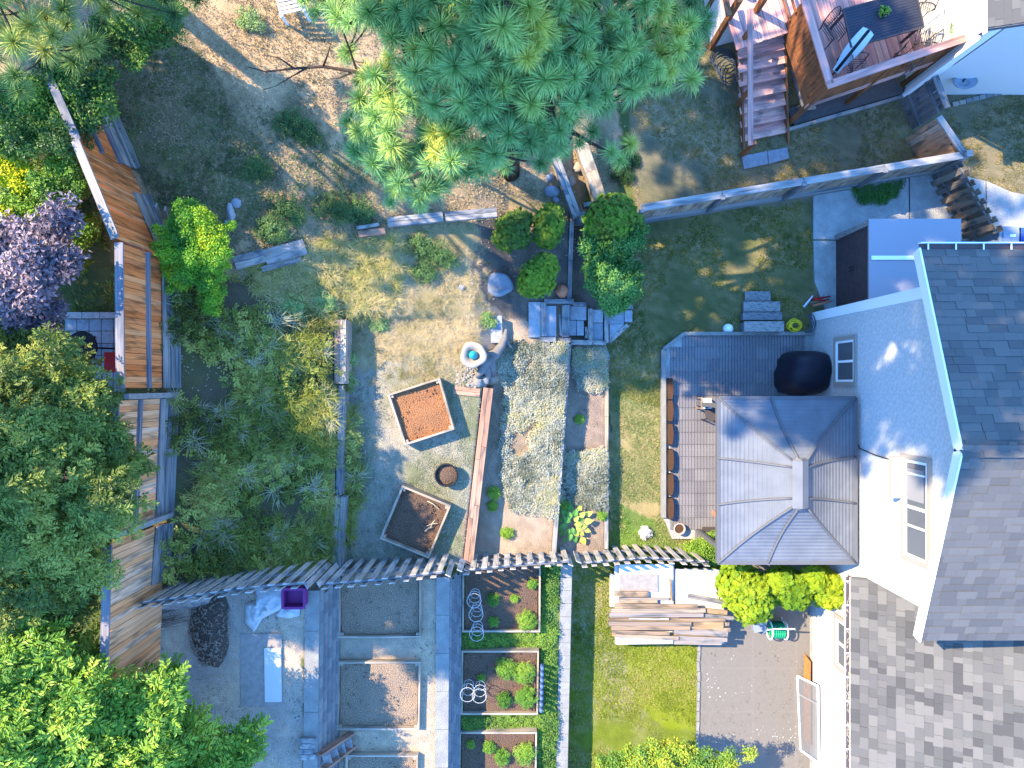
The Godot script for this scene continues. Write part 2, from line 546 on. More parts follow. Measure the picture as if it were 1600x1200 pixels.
# foliage spread through a set of rough ellipsoids [centre, radii]; colours wander between the palette's ends in clumps
func foliage(called: String, parent: Node, blobs: Array, n: int, mesh: Mesh, m: Material, size: Vector2, pal: Array, lie := 0.5, shell := 0.6) -> void:
	var xfs: Array[Transform3D] = []
	var cols := PackedColorArray()
	var tot := 0.0
	var acc: Array[float] = []
	for b in blobs:
		var r: Vector3 = b[1]
		tot += pow(r.x * r.z, 1.0) + r.y * r.x
		acc.append(tot)
	for k in n:
		var pick := rng.randf() * tot
		var i := 0
		while acc[i] < pick:
			i += 1
		var c: Vector3 = blobs[i][0]
		var r: Vector3 = blobs[i][1]
		var d := Vector3(rng.randfn(), rng.randfn() + 0.35, rng.randfn()).normalized()
		var lump := 1.0 + 0.22 * n2.get_noise_3dv(c * 7.0 + d * 55.0)
		var rr := (shell + (1.0 - shell) * rng.randf()) * lump
		if rng.randf() < 0.1:
			rr *= 1.12
		var p := c + d * r * rr
		var nn := (d * (1.0 - lie) + Vector3.UP * lie + Vector3(rng.randfn(), rng.randfn(), rng.randfn()) * 0.3).normalized()
		xfs.append(Transform3D(up_basis(nn, rng.randf() * TAU, rng.randf_range(size.x, size.y)), p))
		var t := clampf(0.5 + 0.9 * n1.get_noise_3dv(p * 9.0) + rng.randf_range(-0.3, 0.3), 0, 1) * (pal.size() - 1)
		var q := mini(int(t), pal.size() - 2) if pal.size() > 1 else 0
		var col: Color = pal[q].lerp(pal[mini(q + 1, pal.size() - 1)], t - q)
		cols.append(col)
	many(called, mesh, xfs, cols, m, parent)

# ---------- the lie of the land: rows of [x, height] across the terraces ----------
var rows_z: Array[float] = []
var rows_p: Array = []

func lay_of_land() -> void:
	var L := [
		[-13.0, [[-30, 4.0], [-10, 3.6], [-4, 2.7], [-3.9, 2.68], [-0.9, 1.8], [-0.8, 1.78], [1.2, 1.3], [1.25, 1.2], [2.3, 0.4], [2.4, 0.06], [30, 0]]],
		[-5.6, [[-30, 3.6], [-8.2, 3.5], [-4, 2.5], [-3.9, 2.48], [-0.9, 1.7], [-0.1, 1.4], [1.16, 1.15], [1.2, 0.85], [2.1, 0.6], [2.15, 0.04], [30, 0]]],
		[-4.2, [[-30, 3.5], [-7.5, 3.5], [-4, 2.35], [-3.9, 2.3], [-0.9, 1.6], [-0.1, 1.15], [1.38, 1.0], [1.42, 0.45], [2.36, 0.4], [2.40, 0.02], [30, 0]]],
		[-1.7, [[-30, 3.5], [-7.05, 3.5], [-3.98, 2.25], [-3.9, 2.1], [-0.9, 1.55], [-0.1, 1.0], [1.38, 0.95], [1.42, 0.4], [2.36, 0.36], [2.4, 0], [30, 0]]],
		[-1.5, [[-30, 3.5], [-7.05, 3.5], [-3.98, 2.2], [-3.92, 1.6], [-0.85, 1.53], [-0.1, 1.0], [1.36, 0.95], [1.40, 0.4], [2.36, 0.36], [2.4, 0], [30, 0]]],
		[-0.05, [[-30, 3.5], [-7.02, 3.5], [-3.98, 2.15], [-3.92, 1.58], [-0.72, 1.5], [-0.1, 1.0], [1.28, 0.95], [1.32, 0.4], [2.36, 0.36], [2.4, 0], [30, 0]]],
		[0.08, [[-30, 3.5], [-7.02, 3.5], [-3.98, 2.15], [-3.92, 1.58], [-0.70, 1.5], [-0.64, 0.95], [1.27, 0.95], [1.31, 0.4], [2.36, 0.36], [2.4, 0], [30, 0]]],
		[4.3, [[-30, 3.4], [-7.15, 3.3], [-4.02, 2.1], [-3.96, 1.5], [-1.17, 1.5], [-1.11, 0.9], [0.98, 0.9], [1.02, 0.4], [2.36, 0.36], [2.4, 0], [30, 0]]],
		[4.46, [[-30, 3.2], [-7.25, 3.0], [-4.12, 2.9], [-4.06, 1.9], [-1.42, 1.9], [-1.26, 1.0], [1.40, 0.72], [1.46, 0], [2.36, 0], [2.4, 0], [30, 0]]],
		[14.0, [[-30, 3.2], [-7.3, 3.0], [-4.26, 2.9], [-4.20, 1.9], [-1.52, 1.9], [-1.38, 1.0], [1.26, 0.72], [1.32, 0], [2.36, 0], [2.4, 0], [30, 0]]],
	]
	for r in L:
		rows_z.append(r[0])
		rows_p.append(r[1])

func profile(z: float) -> Array[Vector2]:
	var i := 0
	while i < rows_z.size() - 2 and rows_z[i + 1] < z:
		i += 1
	var t := clampf((z - rows_z[i]) / (rows_z[i + 1] - rows_z[i]), 0.0, 1.0)
	var out: Array[Vector2] = []
	for k in 11:
		var a = rows_p[i][k]
		var b = rows_p[i + 1][k]
		out.append(Vector2(lerpf(a[0], b[0], t), lerpf(a[1], b[1], t)))
	return out

func land_on(p: Array[Vector2], x: float) -> float:
	for k in 10:
		if x < p[k + 1].x:
			return lerpf(p[k].y, p[k + 1].y, clampf((x - p[k].x) / (p[k + 1].x - p[k].x), 0.0, 1.0))
	return p[10].y

func G(px: float, py: float, up: float) -> Vector3:        # so much above the ground
	var g := on_land(px, py)
	return W(px, py, g.y + up)

func land(x: float, z: float) -> float:
	return land_on(profile(z), x)

func on_land(px: float, py: float) -> Vector3:          # the point of the ground that the survey shows at px, py
	var h := 1.5
	for k in 12:
		var p := W(px, py, h)
		h = lerpf(h, land(p.x, p.z), 0.7)
	return W(px, py, h)

# ---------- what grows where: outlines of the plots with two base colours that mix in patches ----------
var zones: Array = []

func zone(kind: String, c1: Color, c2: Color, h: float, outline: Array) -> void:
	var poly := PackedVector2Array()
	var lo := Vector2(1e9, 1e9)
	var hi := Vector2(-1e9, -1e9)
	for q in outline:
		var v := V2(W(q[0], q[1], h))
		poly.append(v)
		lo = lo.min(v)
		hi = hi.max(v)
	zones.append([kind, c1, c2, poly, Rect2(lo, hi - lo)])

func make_zones() -> void:
	zone("wild", Color(0.46, 0.31, 0.18), Color(0.22, 0.18, 0.095), 2.2, [[-40, -200], [1010, -200], [990, 60], [985, 330], [870, 340], [770, 345], [600, 360], [360, 430], [230, 430], [150, 170], [-40, 120]])
	zone("dry", Color(0.54, 0.36, 0.20), Color(0.46, 0.31, 0.17), 2.3, [[318, -60], [480, -60], [520, 60], [600, 100], [580, 190], [520, 240], [470, 160], [380, 150], [330, 120]])
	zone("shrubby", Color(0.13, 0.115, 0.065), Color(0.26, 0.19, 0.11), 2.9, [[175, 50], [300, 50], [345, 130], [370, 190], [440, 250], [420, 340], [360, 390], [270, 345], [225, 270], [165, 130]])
	zone("lawn", Color(0.13, 0.125, 0.075), Color(0.32, 0.24, 0.14), 0.1, [[975, -200], [1900, -200], [1900, 480], [1255, 480], [1255, 345], [990, 345]])
	zone("lawn", Color(0.11, 0.115, 0.04), Color(0.30, 0.23, 0.115), 0.0, [[950, 340], [1270, 320], [1275, 530], [1045, 530], [1035, 620], [955, 600]])
	zone("lawn", Color(0.30, 0.24, 0.11), Color(0.14, 0.16, 0.06), 0.0, [[950, 590], [1045, 590], [1045, 830], [1125, 835], [1125, 900], [950, 900]])
	zone("lush", Color(0.11, 0.17, 0.04), Color(0.22, 0.20, 0.08), 0.0, [[953, 775], [985, 790], [1040, 820], [1130, 830], [1130, 880], [953, 870]])
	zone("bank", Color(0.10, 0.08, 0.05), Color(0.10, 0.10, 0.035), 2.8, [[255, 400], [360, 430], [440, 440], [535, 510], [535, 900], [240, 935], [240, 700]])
	zone("straw", Color(0.37, 0.28, 0.155), Color(0.27, 0.22, 0.10), 1.9, [[380, 430], [600, 360], [770, 345], [770, 470], [745, 540], [700, 600], [545, 610], [535, 500], [440, 470]])
	zone("terrace", Color(0.31, 0.28, 0.22), Color(0.15, 0.16, 0.085), 1.5, [[530, 600], [610, 560], [700, 560], [760, 600], [722, 885], [530, 888]])
	zone("mulch", Color(0.12, 0.10, 0.085), Color(0.22, 0.17, 0.12), 1.1, [[750, 340], [1000, 330], [990, 500], [950, 545], [815, 545], [760, 500], [740, 430]])
	zone("soil", Color(0.38, 0.29, 0.21), Color(0.24, 0.18, 0.12), 0.95, [[760, 480], [900, 530], [868, 885], [722, 885], [758, 605], [740, 560]])
	zone("soil", Color(0.22, 0.165, 0.125), Color(0.34, 0.25, 0.18), 0.4, [[890, 530], [952, 530], [952, 870], [866, 880]])
	zone("dirt", Color(0.33, 0.285, 0.24), Color(0.48, 0.37, 0.26), 2.95, [[225, 915], [482, 895], [470, 1320], [225, 1320]])
	zone("dirt", Color(0.47, 0.34, 0.22), Color(0.34, 0.27, 0.20), 1.9, [[515, 889], [690, 875], [690, 1320], [510, 1320]])
	zone("clover", Color(0.13, 0.20, 0.045), Color(0.08, 0.13, 0.03), 0.9, [[715, 880], [885, 872], [880, 1320], [710, 1320]])
	zone("green", Color(0.13, 0.165, 0.016), Color(0.27, 0.24, 0.13), 0.0, [[880, 868], [960, 862], [1096, 870], [1096, 1320], [880, 1320]])
	zone("vivid", Color(0.18, 0.23, 0.010), Color(0.22, 0.22, 0.05), 0.0, [[975, 1010], [1094, 1008], [1094, 1130], [1040, 1145], [990, 1090]])

func zone_at(p: Vector2) -> Array:
	for k in range(zones.size() - 1, -1, -1):
		var z = zones[k]
		if z[4].has_point(p) and Geometry2D.is_point_in_polygon(p, z[3]):
			return z
	return []

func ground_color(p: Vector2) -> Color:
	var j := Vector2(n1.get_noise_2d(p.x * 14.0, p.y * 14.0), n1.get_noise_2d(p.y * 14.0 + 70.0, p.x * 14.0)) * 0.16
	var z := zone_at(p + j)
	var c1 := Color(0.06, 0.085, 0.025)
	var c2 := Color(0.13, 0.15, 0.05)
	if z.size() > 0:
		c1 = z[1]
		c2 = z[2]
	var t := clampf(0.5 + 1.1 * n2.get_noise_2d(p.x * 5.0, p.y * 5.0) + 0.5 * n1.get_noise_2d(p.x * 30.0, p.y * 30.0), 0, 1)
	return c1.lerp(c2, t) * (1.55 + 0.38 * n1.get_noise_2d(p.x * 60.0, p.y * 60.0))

func make_ground() -> void:
	var zs: Array[float] = [-160.0, -70.0, -30.0, -18.0]
	var z := -13.0
	while z < 12.0:
		zs.append(z)
		z += 0.1
	for extra in [-1.52, -1.6, 0.0, 0.075, 4.31, 4.45]:
		zs.append(extra)
	zs.append_array([12.0, 18.0, 30.0, 70.0, 160.0])
	zs.sort()
	var parts := [60, 46, 1, 42, 8, 34, 1, 16, 1, 130]
	var verts := PackedVector3Array()
	var cols := PackedColorArray()
	var width := 0
	for zz in zs:
		var p := profile(zz)
		var xs: Array[float] = [-160.0, -70.0]
		for k in 10:
			for s in int(parts[k]):
				var t: float = float(s) / parts[k]
				if k == 0:
					t = 1.0 - pow(1.0 - t, 1.7)
				if k == 9:
					t = pow(t, 1.5)
				xs.append(lerpf(p[k].x, p[k + 1].x, t))
		xs.append_array([30.0, 70.0, 160.0])
		width = xs.size()
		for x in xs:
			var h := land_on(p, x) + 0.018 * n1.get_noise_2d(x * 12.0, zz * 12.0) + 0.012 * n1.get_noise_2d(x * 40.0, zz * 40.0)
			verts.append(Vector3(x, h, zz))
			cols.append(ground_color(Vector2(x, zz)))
	var idx := PackedInt32Array()
	for r in zs.size() - 1:
		for c in width - 1:
			var a := r * width + c
			idx.append_array([a, a + 1, a + width + 1, a, a + width + 1, a + width])
	var norms := PackedVector3Array()
	norms.resize(verts.size())
	for r in zs.size():
		for c in width:
			var dx := verts[r * width + mini(c + 1, width - 1)] - verts[r * width + maxi(c - 1, 0)]
			var dz := verts[mini(r + 1, zs.size() - 1) * width + c] - verts[maxi(r - 1, 0) * width + c]
			norms[r * width + c] = dz.cross(dx).normalized()
	var arr := []
	arr.resize(Mesh.ARRAY_MAX)
	arr[Mesh.ARRAY_VERTEX] = verts
	arr[Mesh.ARRAY_NORMAL] = norms
	arr[Mesh.ARRAY_COLOR] = cols
	arr[Mesh.ARRAY_INDEX] = idx
	var me := ArrayMesh.new()
	me.add_surface_from_arrays(Mesh.PRIMITIVE_TRIANGLES, arr)
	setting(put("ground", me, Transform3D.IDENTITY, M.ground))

# short grass, straw and weeds over an area; density per square metre
func sow(called: String, label: String, cat: String, mesh: Mesh, area: Array, h: float, density: float, size: Vector2, pal: Array, patch := 0.0, squash := 1.0, m: Material = null, avoid: Array = [], mound := 0.0) -> void:
	var poly := PackedVector2Array()
	var lo := Vector2(1e9, 1e9)
	var hi := Vector2(-1e9, -1e9)
	for q in area:
		var v := V2(W(q[0], q[1], h))
		poly.append(v)
		lo = lo.min(v)
		hi = hi.max(v)
	var n := int((hi.x - lo.x) * (hi.y - lo.y) * density)
	var xfs: Array[Transform3D] = []
	var cols := PackedColorArray()
	for k in n:
		var p := Vector2(rng.randf_range(lo.x, hi.x), rng.randf_range(lo.y, hi.y))
		if not Geometry2D.is_point_in_polygon(p + Vector2(n1.get_noise_2d(p.x * 20.0, p.y * 20.0), n1.get_noise_2d(p.y * 20.0, p.x * 20.0 + 90.0)) * 0.12, poly):
			continue
		if patch > 0.0 and n2.get_noise_2d(p.x * 5.0 + h * 30.0, p.y * 5.0) + rng.randf_range(-0.12, 0.12) < patch - 0.5:
			continue
		var skip := false
		for a in avoid:
			if Geometry2D.is_point_in_polygon(p, a):
				skip = true
				break
		if skip:
			continue
		var s := rng.randf_range(size.x, size.y)
		var b := Basis(Vector3.UP, rng.randf() * TAU) * Basis(Vector3.RIGHT, rng.randf_range(-0.3, 0.3))
		xfs.append(Transform3D(b.scaled_local(Vector3(s, s * squash, s)), Vector3(p.x, land(p.x, p.y) + 0.005 + mound * (0.3 + absf(n2.get_noise_2d(p.x * 18.0, p.y * 18.0)) + 0.6 * rng.randf()), p.y)))
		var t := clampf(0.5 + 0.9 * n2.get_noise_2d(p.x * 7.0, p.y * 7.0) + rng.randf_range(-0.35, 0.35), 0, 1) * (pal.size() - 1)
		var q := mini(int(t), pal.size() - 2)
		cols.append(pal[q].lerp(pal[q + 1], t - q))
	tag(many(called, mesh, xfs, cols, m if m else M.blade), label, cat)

func _ready() -> void:
	# camera, sky, sun, exposure
	var cam := Camera3D.new()
	cam.name = "camera"
	cam.fov = rad_to_deg(2.0 * atan(600.0 / FOCAL))
	cam.near = 0.1
	cam.far = 500.0
	cam.position = Vector3(0, CAM_H, 0)
	cam.rotation_degrees = Vector3(-90, 0, 0)
	add_child(cam)
	cam.current = true
	var sky_mat := ProceduralSkyMaterial.new()
	sky_mat.sky_top_color = Color(0.29, 0.50, 0.78)
	sky_mat.sky_horizon_color = Color(0.62, 0.74, 0.87)
	sky_mat.sky_curve = 0.12
	sky_mat.ground_bottom_color = Color(0.20, 0.18, 0.15)
	sky_mat.ground_horizon_color = Color(0.42, 0.55, 0.70)
	sky_mat.sun_angle_max = 2.0
	sky_mat.energy_multiplier = 1.0
	var sky := Sky.new()
	sky.sky_material = sky_mat
	var env := Environment.new()
	env.background_mode = Environment.BG_SKY
	env.sky = sky
	env.background_energy_multiplier = 2.5
	env.tonemap_mode = Environment.TONE_MAPPER_LINEAR
	env.tonemap_exposure = 3.15
	env.sdfgi_enabled = true
	env.ssao_enabled = true
	env.ssil_enabled = true
	var we := WorldEnvironment.new()
	we.name = "world_environment"
	we.environment = env
	add_child(we)
	var sun := DirectionalLight3D.new()
	sun.name = "sun"
	sun.light_color = Color(1.0, 0.92, 0.78)
	sun.light_energy = 1.6
	sun.light_angular_distance = 0.5
	sun.shadow_enabled = true
	add_child(sun)
	sun.look_at_from_position(Vector3.ZERO, Vector3(0.88, -1.0, 0.47))

	n1.seed = 4
	n1.frequency = 0.08
	n1.fractal_octaves = 3
	n2.seed = 8
	n2.frequency = 0.08
	n2.fractal_octaves = 3
	make_materials()
	make_unit_boxes()
	make_leaves()
	rng.seed = 2024
	lay_of_land()
	make_zones()
	make_ground()
	build_paving()
	build_walls()
	build_house()
	build_far_house()
	build_fences()
	build_patio()
	build_gazebo()
	build_garden_things()
	build_south_plot()
	build_trees()
	build_plants()

func slab4(st: SurfaceTool, a: Vector3, b: Vector3, c: Vector3, d: Vector3, t: float) -> void:      # a four-cornered sheet with thickness t below it
	var n := (c - a).cross(b - d).normalized()
	if n.y < 0:
		n = -n
	var o := -n * t
	quad(st, a, b, c, d)
	quad(st, d + o, c + o, b + o, a + o)
	for e in [[a, b], [b, c], [c, d], [d, a]]:
		quad(st, e[1], e[0], e[0] + o, e[1] + o)

func build_paving() -> void:
	var st := ST()
	var pts := []
	for q in [[1095, 866], [1345, 866], [1345, 1330], [1089, 1330]]:
		pts.append(V2(W(q[0], q[1], 0.02)))
	prism(st, pts, -0.12, 0.022)
	setting(build("gravel_patio", st, M.gravel))
	st = ST()
	for k in 22:                                        # a line of small pale stones along the gravel
		var y := 885.0 + k * 15.5
		var a := W(1092.5 - 0.006 * (y - 885) * 2, y, 0.0)
		box(st, a + Vector3(rng.randf_range(-0.01, 0.01), 0.02, 0), Vector3(0.07, 0.09, 0.235), Basis(Vector3.UP, rng.randf_range(-0.06, 0.06)))
	setting(build("stone_edging", st, M.concrete_pale))
	var slabs := [
		[[1271, 306], [1330, 292], [1420, 278], [1420, 374], [1271, 374]],
		[[1271, 376], [1420, 376], [1420, 485], [1290, 485], [1273, 440]],
		[[1422, 277], [1480, 268], [1540, 283], [1540, 480], [1422, 480]],
		[[1542, 283], [1580, 300], [1640, 312], [1700, 500], [1542, 500]],
	]
	for s in slabs:
		st = ST()
		pts = []
		for q in s:
			pts.append(V2(W(q[0], q[1], 0.07)))
		prism(st, pts, -0.1, 0.07)
		setting(build("concrete_path", st, M.concrete))
	# pavers of the small sitting place behind the left fence
	for i in 5:
		for j in 6:
			var c := W(108 + i * 19.0 + 4, 508 + j * 19.0, 3.52)
			st = ST()
			box(st, c, Vector3(0.235, 0.06, 0.235))
			setting(build("paving_stone", st, M.slab[(i * 3 + j * 5) % 3]))

func shingles(parent: Node, o: Vector3, u: Vector3, v: Vector3, ulen: float, vlen: float, expo: float, mats: Array, keep: Callable, tab := Vector2(0.2, 0.42)) -> void:
	var n := u.cross(v).normalized()
	if n.y < 0:
		n = -n
	var list: Array = []
	var row := 0
	var d := 0.0
	while d < vlen:
		var x := -rng.randf() * 0.3
		while x < ulen:
			var l := rng.randf_range(tab.x, tab.y)
			var x0 := maxf(x, 0.0)
			var x1 := minf(x + l, ulen)
			if x1 - x0 > 0.03:
				var c := o + u * (x0 + x1) * 0.5 + v * (d + expo * 0.52) + n * (0.012 + (0.007 if rng.randf() < 0.45 else 0.0) + rng.randf_range(0.0, 0.004))
				if keep.call(c):
					var nn := (n - v * 0.05).normalized()
					var b := Basis(u * (x1 - x0 - 0.003), nn * 0.012, u.cross(nn).normalized() * expo * 1.06)
					list.append([Vector2(c.x, c.z).length(), Transform3D(b, c), rng.randi() % mats.size(), rng.randi() % 8])
			x += l
		d += expo
		row += 1
	list.sort_custom(func(a, b): return a[0] < b[0])
	var rest := SurfaceTool.new()
	rest.begin(Mesh.PRIMITIVE_TRIANGLES)
	var any := false
	for k in list.size():
		var e = list[k]
		if k < 300:
			put("shingle", unit_boxes[0], e[1], mats[e[2]], parent)
		else:
			any = true
			var col: Color = mats[e[2]].albedo_color.srgb_to_linear()
			var xf: Transform3D = e[1]
			for f in 6:
				var ax := f / 2
				var sg := 0.5 if f % 2 == 0 else -0.5
				var w := Vector3.ZERO
				w[ax] = sg
				var a := Vector3.ZERO
				a[(ax + 1) % 3] = 0.5
				var b := Vector3.ZERO
				b[(ax + 2) % 3] = 0.5 * signf(sg)
				for q in [w - a - b, w + a + b, w + a - b, w - a - b, w - a + b, w + a + b]:
					rest.set_color(col)
					rest.set_normal((xf.basis.inverse().transposed() * w).normalized())
					rest.add_vertex(xf * q)
	if any:
		stuff(put("shingles", rest.commit(), Transform3D.IDENTITY, M.shingle_mix, parent))

const WX := 7.68          # the west wall of the white house

func window(parent: Node, z0: float, z1: float, h0: float, h1: float, halves: Array) -> void:
	var w := build("window", _frame(z0, z1, h0, h1, 0.10, 0.05), M.trim, parent)
	build("frame", _frame(z0 + 0.10, z1 - 0.10, h0 + 0.10, h1 - 0.10, 0.05, 0.035), M.vinyl, w)
	var st := ST()
	for zz in halves:
		box(st, Vector3(WX - 0.018, (h0 + h1) / 2, zz), Vector3(0.036, h1 - h0 - 0.3, 0.055))
	build("mullion", st, M.vinyl, w)
	st = ST()
	box(st, Vector3(WX - 0.006, (h0 + h1) / 2, (z0 + z1) / 2), Vector3(0.012, h1 - h0 - 0.28, z1 - z0 - 0.28))
	build("pane", st, M.pane, w)

func _frame(z0: float, z1: float, h0: float, h1: float, t: float, proud: float) -> SurfaceTool:
	var st := ST()
	var x := WX - proud / 2
	box(st, Vector3(x, h0 + t / 2, (z0 + z1) / 2), Vector3(proud, t, z1 - z0))
	box(st, Vector3(x, h1 - t / 2, (z0 + z1) / 2), Vector3(proud, t, z1 - z0))
	box(st, Vector3(x, (h0 + h1) / 2, z0 + t / 2), Vector3(proud, h1 - h0 - 2 * t, t))
	box(st, Vector3(x, (h0 + h1) / 2, z1 - t / 2), Vector3(proud, h1 - h0 - 2 * t, t))
	return st

func build_house() -> void:
	var hs := thing("white_house", "white stucco two-storey house with grey shingle roofs behind the gazebo", "house", Vector3(10.5, 0, 4.0))
	var zn := -1.80
	var zs := 4.20
	var zr := 1.10
	var he := 5.14
	var hr := 6.30
	# west gable wall, with thickness
	var st := ST()
	var out := [Vector2(zn, -0.2), Vector2(zs, -0.2), Vector2(zs, he + 0.06), Vector2(zr, hr - 0.16), Vector2(zn, he + 0.06)]
	for k in out.size():
		var a: Vector2 = out[k]
		var b: Vector2 = out[(k + 1) % out.size()]
		quad(st, Vector3(WX, a.y, a.x), Vector3(WX, b.y, b.x), Vector3(WX + 0.2, b.y, b.x), Vector3(WX + 0.2, a.y, a.x))
	for x in [WX, WX + 0.2]:
		var c := Vector3(x, 2.5, zr)
		for k in out.size():
			var a: Vector2 = out[k]
			var b: Vector2 = out[(k + 1) % out.size()]
			if x == WX:
				tri(st, c, Vector3(x, b.y, b.x), Vector3(x, a.y, a.x))
			else:
				tri(st, c, Vector3(x, a.y, a.x), Vector3(x, b.y, b.x))
	box(st, Vector3(10.6, 2.5, zn + 0.1), Vector3(5.4, 5.4, 0.2))
	box(st, Vector3(10.6, 2.5, zs - 0.1), Vector3(5.4, 5.4, 0.2))
	box(st, Vector3(13.3, 2.5, 1.2), Vector3(0.2, 5.4, 5.8))
	build("wall", st, M.stucco, hs)
	st = ST()
	box(st, Vector3(WX - 0.012, 2.6, zn + 0.1), Vector3(0.024, 5.1, 0.20))
	box(st, Vector3(WX + 0.09, 2.6, zn - 0.012), Vector3(0.2, 5.1, 0.024))
	build("corner_board", st, M.white, hs)
	# the upper roof
	var x0 := 7.38
	var x1 := 13.6
	var zN := -2.43
	var zS := 4.63
	st = ST()
	slab4(st, Vector3(x0, hr, zr), Vector3(x1, hr, zr), Vector3(x1, he, zN), Vector3(x0, he, zN), 0.10)
	slab4(st, Vector3(x0, hr, zr), Vector3(x1, hr, zr), Vector3(x1, he, zS), Vector3(x0, he, zS), 0.10)
	var up := build("upper_roof", st, M.felt, hs)
	st = ST()
	for e in [[zN, zr], [zS, zr]]:
		var a := Vector3(x0 - 0.016, he - 0.06, e[0])
		var b := Vector3(x0 - 0.016, hr - 0.06, e[1])
		beam(st, a, b, 0.032, 0.2, Vector3.UP)
		var s1 := Vector3(x0 + 0.012, he - 0.155, e[0])
		var s2 := Vector3(x0 + 0.012, hr - 0.155, e[1])
		quad(st, s1, s2, s2 + Vector3(0.29, 0, 0), s1 + Vector3(0.29, 0, 0))
	build("rake_board", st, M.white, up)
	var vN := Vector3(0, hr - he, zr - zN).normalized()
	var vS := Vector3(0, hr - he, zr - zS).normalized()
	var yes := func(_c): return true
	shingles(up, Vector3(x0 - 0.02, he, zN), Vector3.RIGHT, vN, x1 - x0, Vector2(hr - he, zr - zN).length(), 0.147, M.shingle_a, yes, Vector2(0.16, 0.36))
	shingles(up, Vector3(x0 - 0.02, he, zS), Vector3.RIGHT, vS, x1 - x0, Vector2(hr - he, zr - zS).length(), 0.147, M.shingle_a, yes, Vector2(0.16, 0.36))
	for k in 24:
		var st2 := ST()
		var xa := x0 - 0.02 + k * 0.16
		for sgn in [-1, 1]:
			var c := Vector3(xa, hr + 0.03, zr)
			var e := c + Vector3(0, -0.05, 0.15 * sgn)
			slab4(st2, c, c + Vector3(0.19, -0.012, 0), e + Vector3(0.19, -0.012, 0), e, 0.01)
		build("ridge_cap", st2, M.shingle_a[k % 4], up)
	st = ST()                                   # gutter along the north eave
	beam(st, Vector3(x0, he - 0.02, zN - 0.06), Vector3(x1, he - 0.02, zN - 0.06), 0.11, 0.012)
	build("gutter", st, M.gutter_dark, up)
	st = ST()
	beam(st, Vector3(x0 - 0.01, he + 0.01, zN - 0.12), Vector3(x1, he + 0.01, zN - 0.12), 0.016, 0.1)
	for k in 14:
		box(st, Vector3(x0 + 0.13 + k * 0.50, he + 0.04, zN - 0.055), Vector3(0.022, 0.012, 0.12))
	build("gutter_lip", st, M.white, up)
	# the single-storey part
	var ex := 7.36
	var eh := 2.68
	var sl := 0.42
	var rx := 12.6
	st = ST()
	slab4(st, Vector3(ex, eh, zs), Vector3(rx, eh + (rx - ex) * sl, zs), Vector3(rx, eh + (rx - ex) * sl, 12.0), Vector3(ex, eh, 12.0), 0.1)
	var low := build("lower_roof", st, M.felt, hs)
	var v := Vector3(1, sl, 0).normalized()
	shingles(low, Vector3(ex - 0.02, eh, zs + 0.02), Vector3(0, 0, 1), v, 7.6, Vector2(rx - ex, (rx - ex) * sl).length(), 0.172, M.shingle_b, yes, Vector2(0.10, 0.30))
	st = ST()
	box(st, Vector3(WX + 0.1, 1.2, 8.1), Vector3(0.2, 2.9, 7.8))
	box(st, Vector3(10.1, 1.4, 11.9), Vector3(5.0, 3.2, 0.2))
	box(st, Vector3(12.5, 2.4, 8.0), Vector3(0.2, 5.0, 7.8))
	build("lower_wall", st, M.stucco, hs)
	st = ST()
	box(st, Vector3(WX - 0.03, 0.05, 8.1), Vector3(0.06, 0.3, 7.8))
	build("plinth", st, M.concrete, hs)
	st = ST()
	box(st, Vector3(ex - 0.06, eh - 0.045, 8.1), Vector3(0.12, 0.012, 7.8))
	box(st, Vector3(ex + 0.03, eh - 0.12, 8.1), Vector3(0.02, 0.16, 7.8))
	build("gutter", st, M.gutter_dark, low)
	st = ST()
	for x in [ex - 0.125, ex - 0.012]:
		box(st, Vector3(x, eh - 0.01, 8.1), Vector3(0.014, 0.035, 7.8))
	for k in 20:
		box(st, Vector3(ex - 0.068, eh + 0.012, 4.28 + k * 0.52), Vector3(0.11, 0.012, 0.02))
	build("gutter_lip", st, M.white, low)
	st = ST()
	for k in 90:                                # dry needles lying in the gutter
		var p := Vector3(ex - 0.065 + rng.randf_range(-0.035, 0.035), eh - 0.032, 4.3 + rng.randf() * 4.6 + (1.0 if k % 2 else 0.0))
		beam(st, p, p + Vector3(rng.randf_range(-0.03, 0.03), 0.01, rng.randf_range(0.03, 0.09)), 0.007, 0.005)
	stuff(build("gutter_litter", st, M.straw, low))
	# windows
	window(hs, -1.10, 0.05, 1.27, 2.33, [-0.52])
	window(hs, 1.36, 3.42, 4.07, 5.03, [2.36])
	window(hs, 5.42, 6.70, 1.28, 2.30, [6.06])
	st = ST()
	box(st, Vector3(WX - 0.0145, 4.50, 1.93), Vector3(0.004, 0.56, 0.60))
	build("blind", st, M.blind, hs)
	for zz in [1.72, 2.72]:
		st = ST()
		box(st, Vector3(WX - 0.020, 4.52, zz), Vector3(0.03, 0.62, 0.035))
		build("sash_bar", st, M.vinyl, hs)
	st = ST()                                   # box vent under the sill of the upper window
	box(st, Vector3(WX - 0.12, 4.06, 1.83), Vector3(0.24, 0.10, 0.82))
	build("vent_box", st, M.trim, hs)
	st = ST()
	tube(st, [Vector3(WX - 0.015, 2.2, 1.2), Vector3(WX - 0.02, 2.45, 1.42), Vector3(WX - 0.02, 3.1, 1.50), Vector3(WX - 0.015, 3.6, 1.53)], [0.012], 5)
	build("cable", st, M.black, hs)
	# the shed
	var sh := thing("garden_shed", "grey lidded shed with dark brown door side against the house corner", "shed", W(1400, 420, 0.0))
	st = ST()
	var sx := 8.25
	var s0 := -3.78
	box(st, Vector3(sx + 1.02, 0.87, (s0 - 1.9) / 2), Vector3(2.0, 1.70, -1.95 - s0))
	build("walls", st, M.shed_door, sh)
	st = ST()
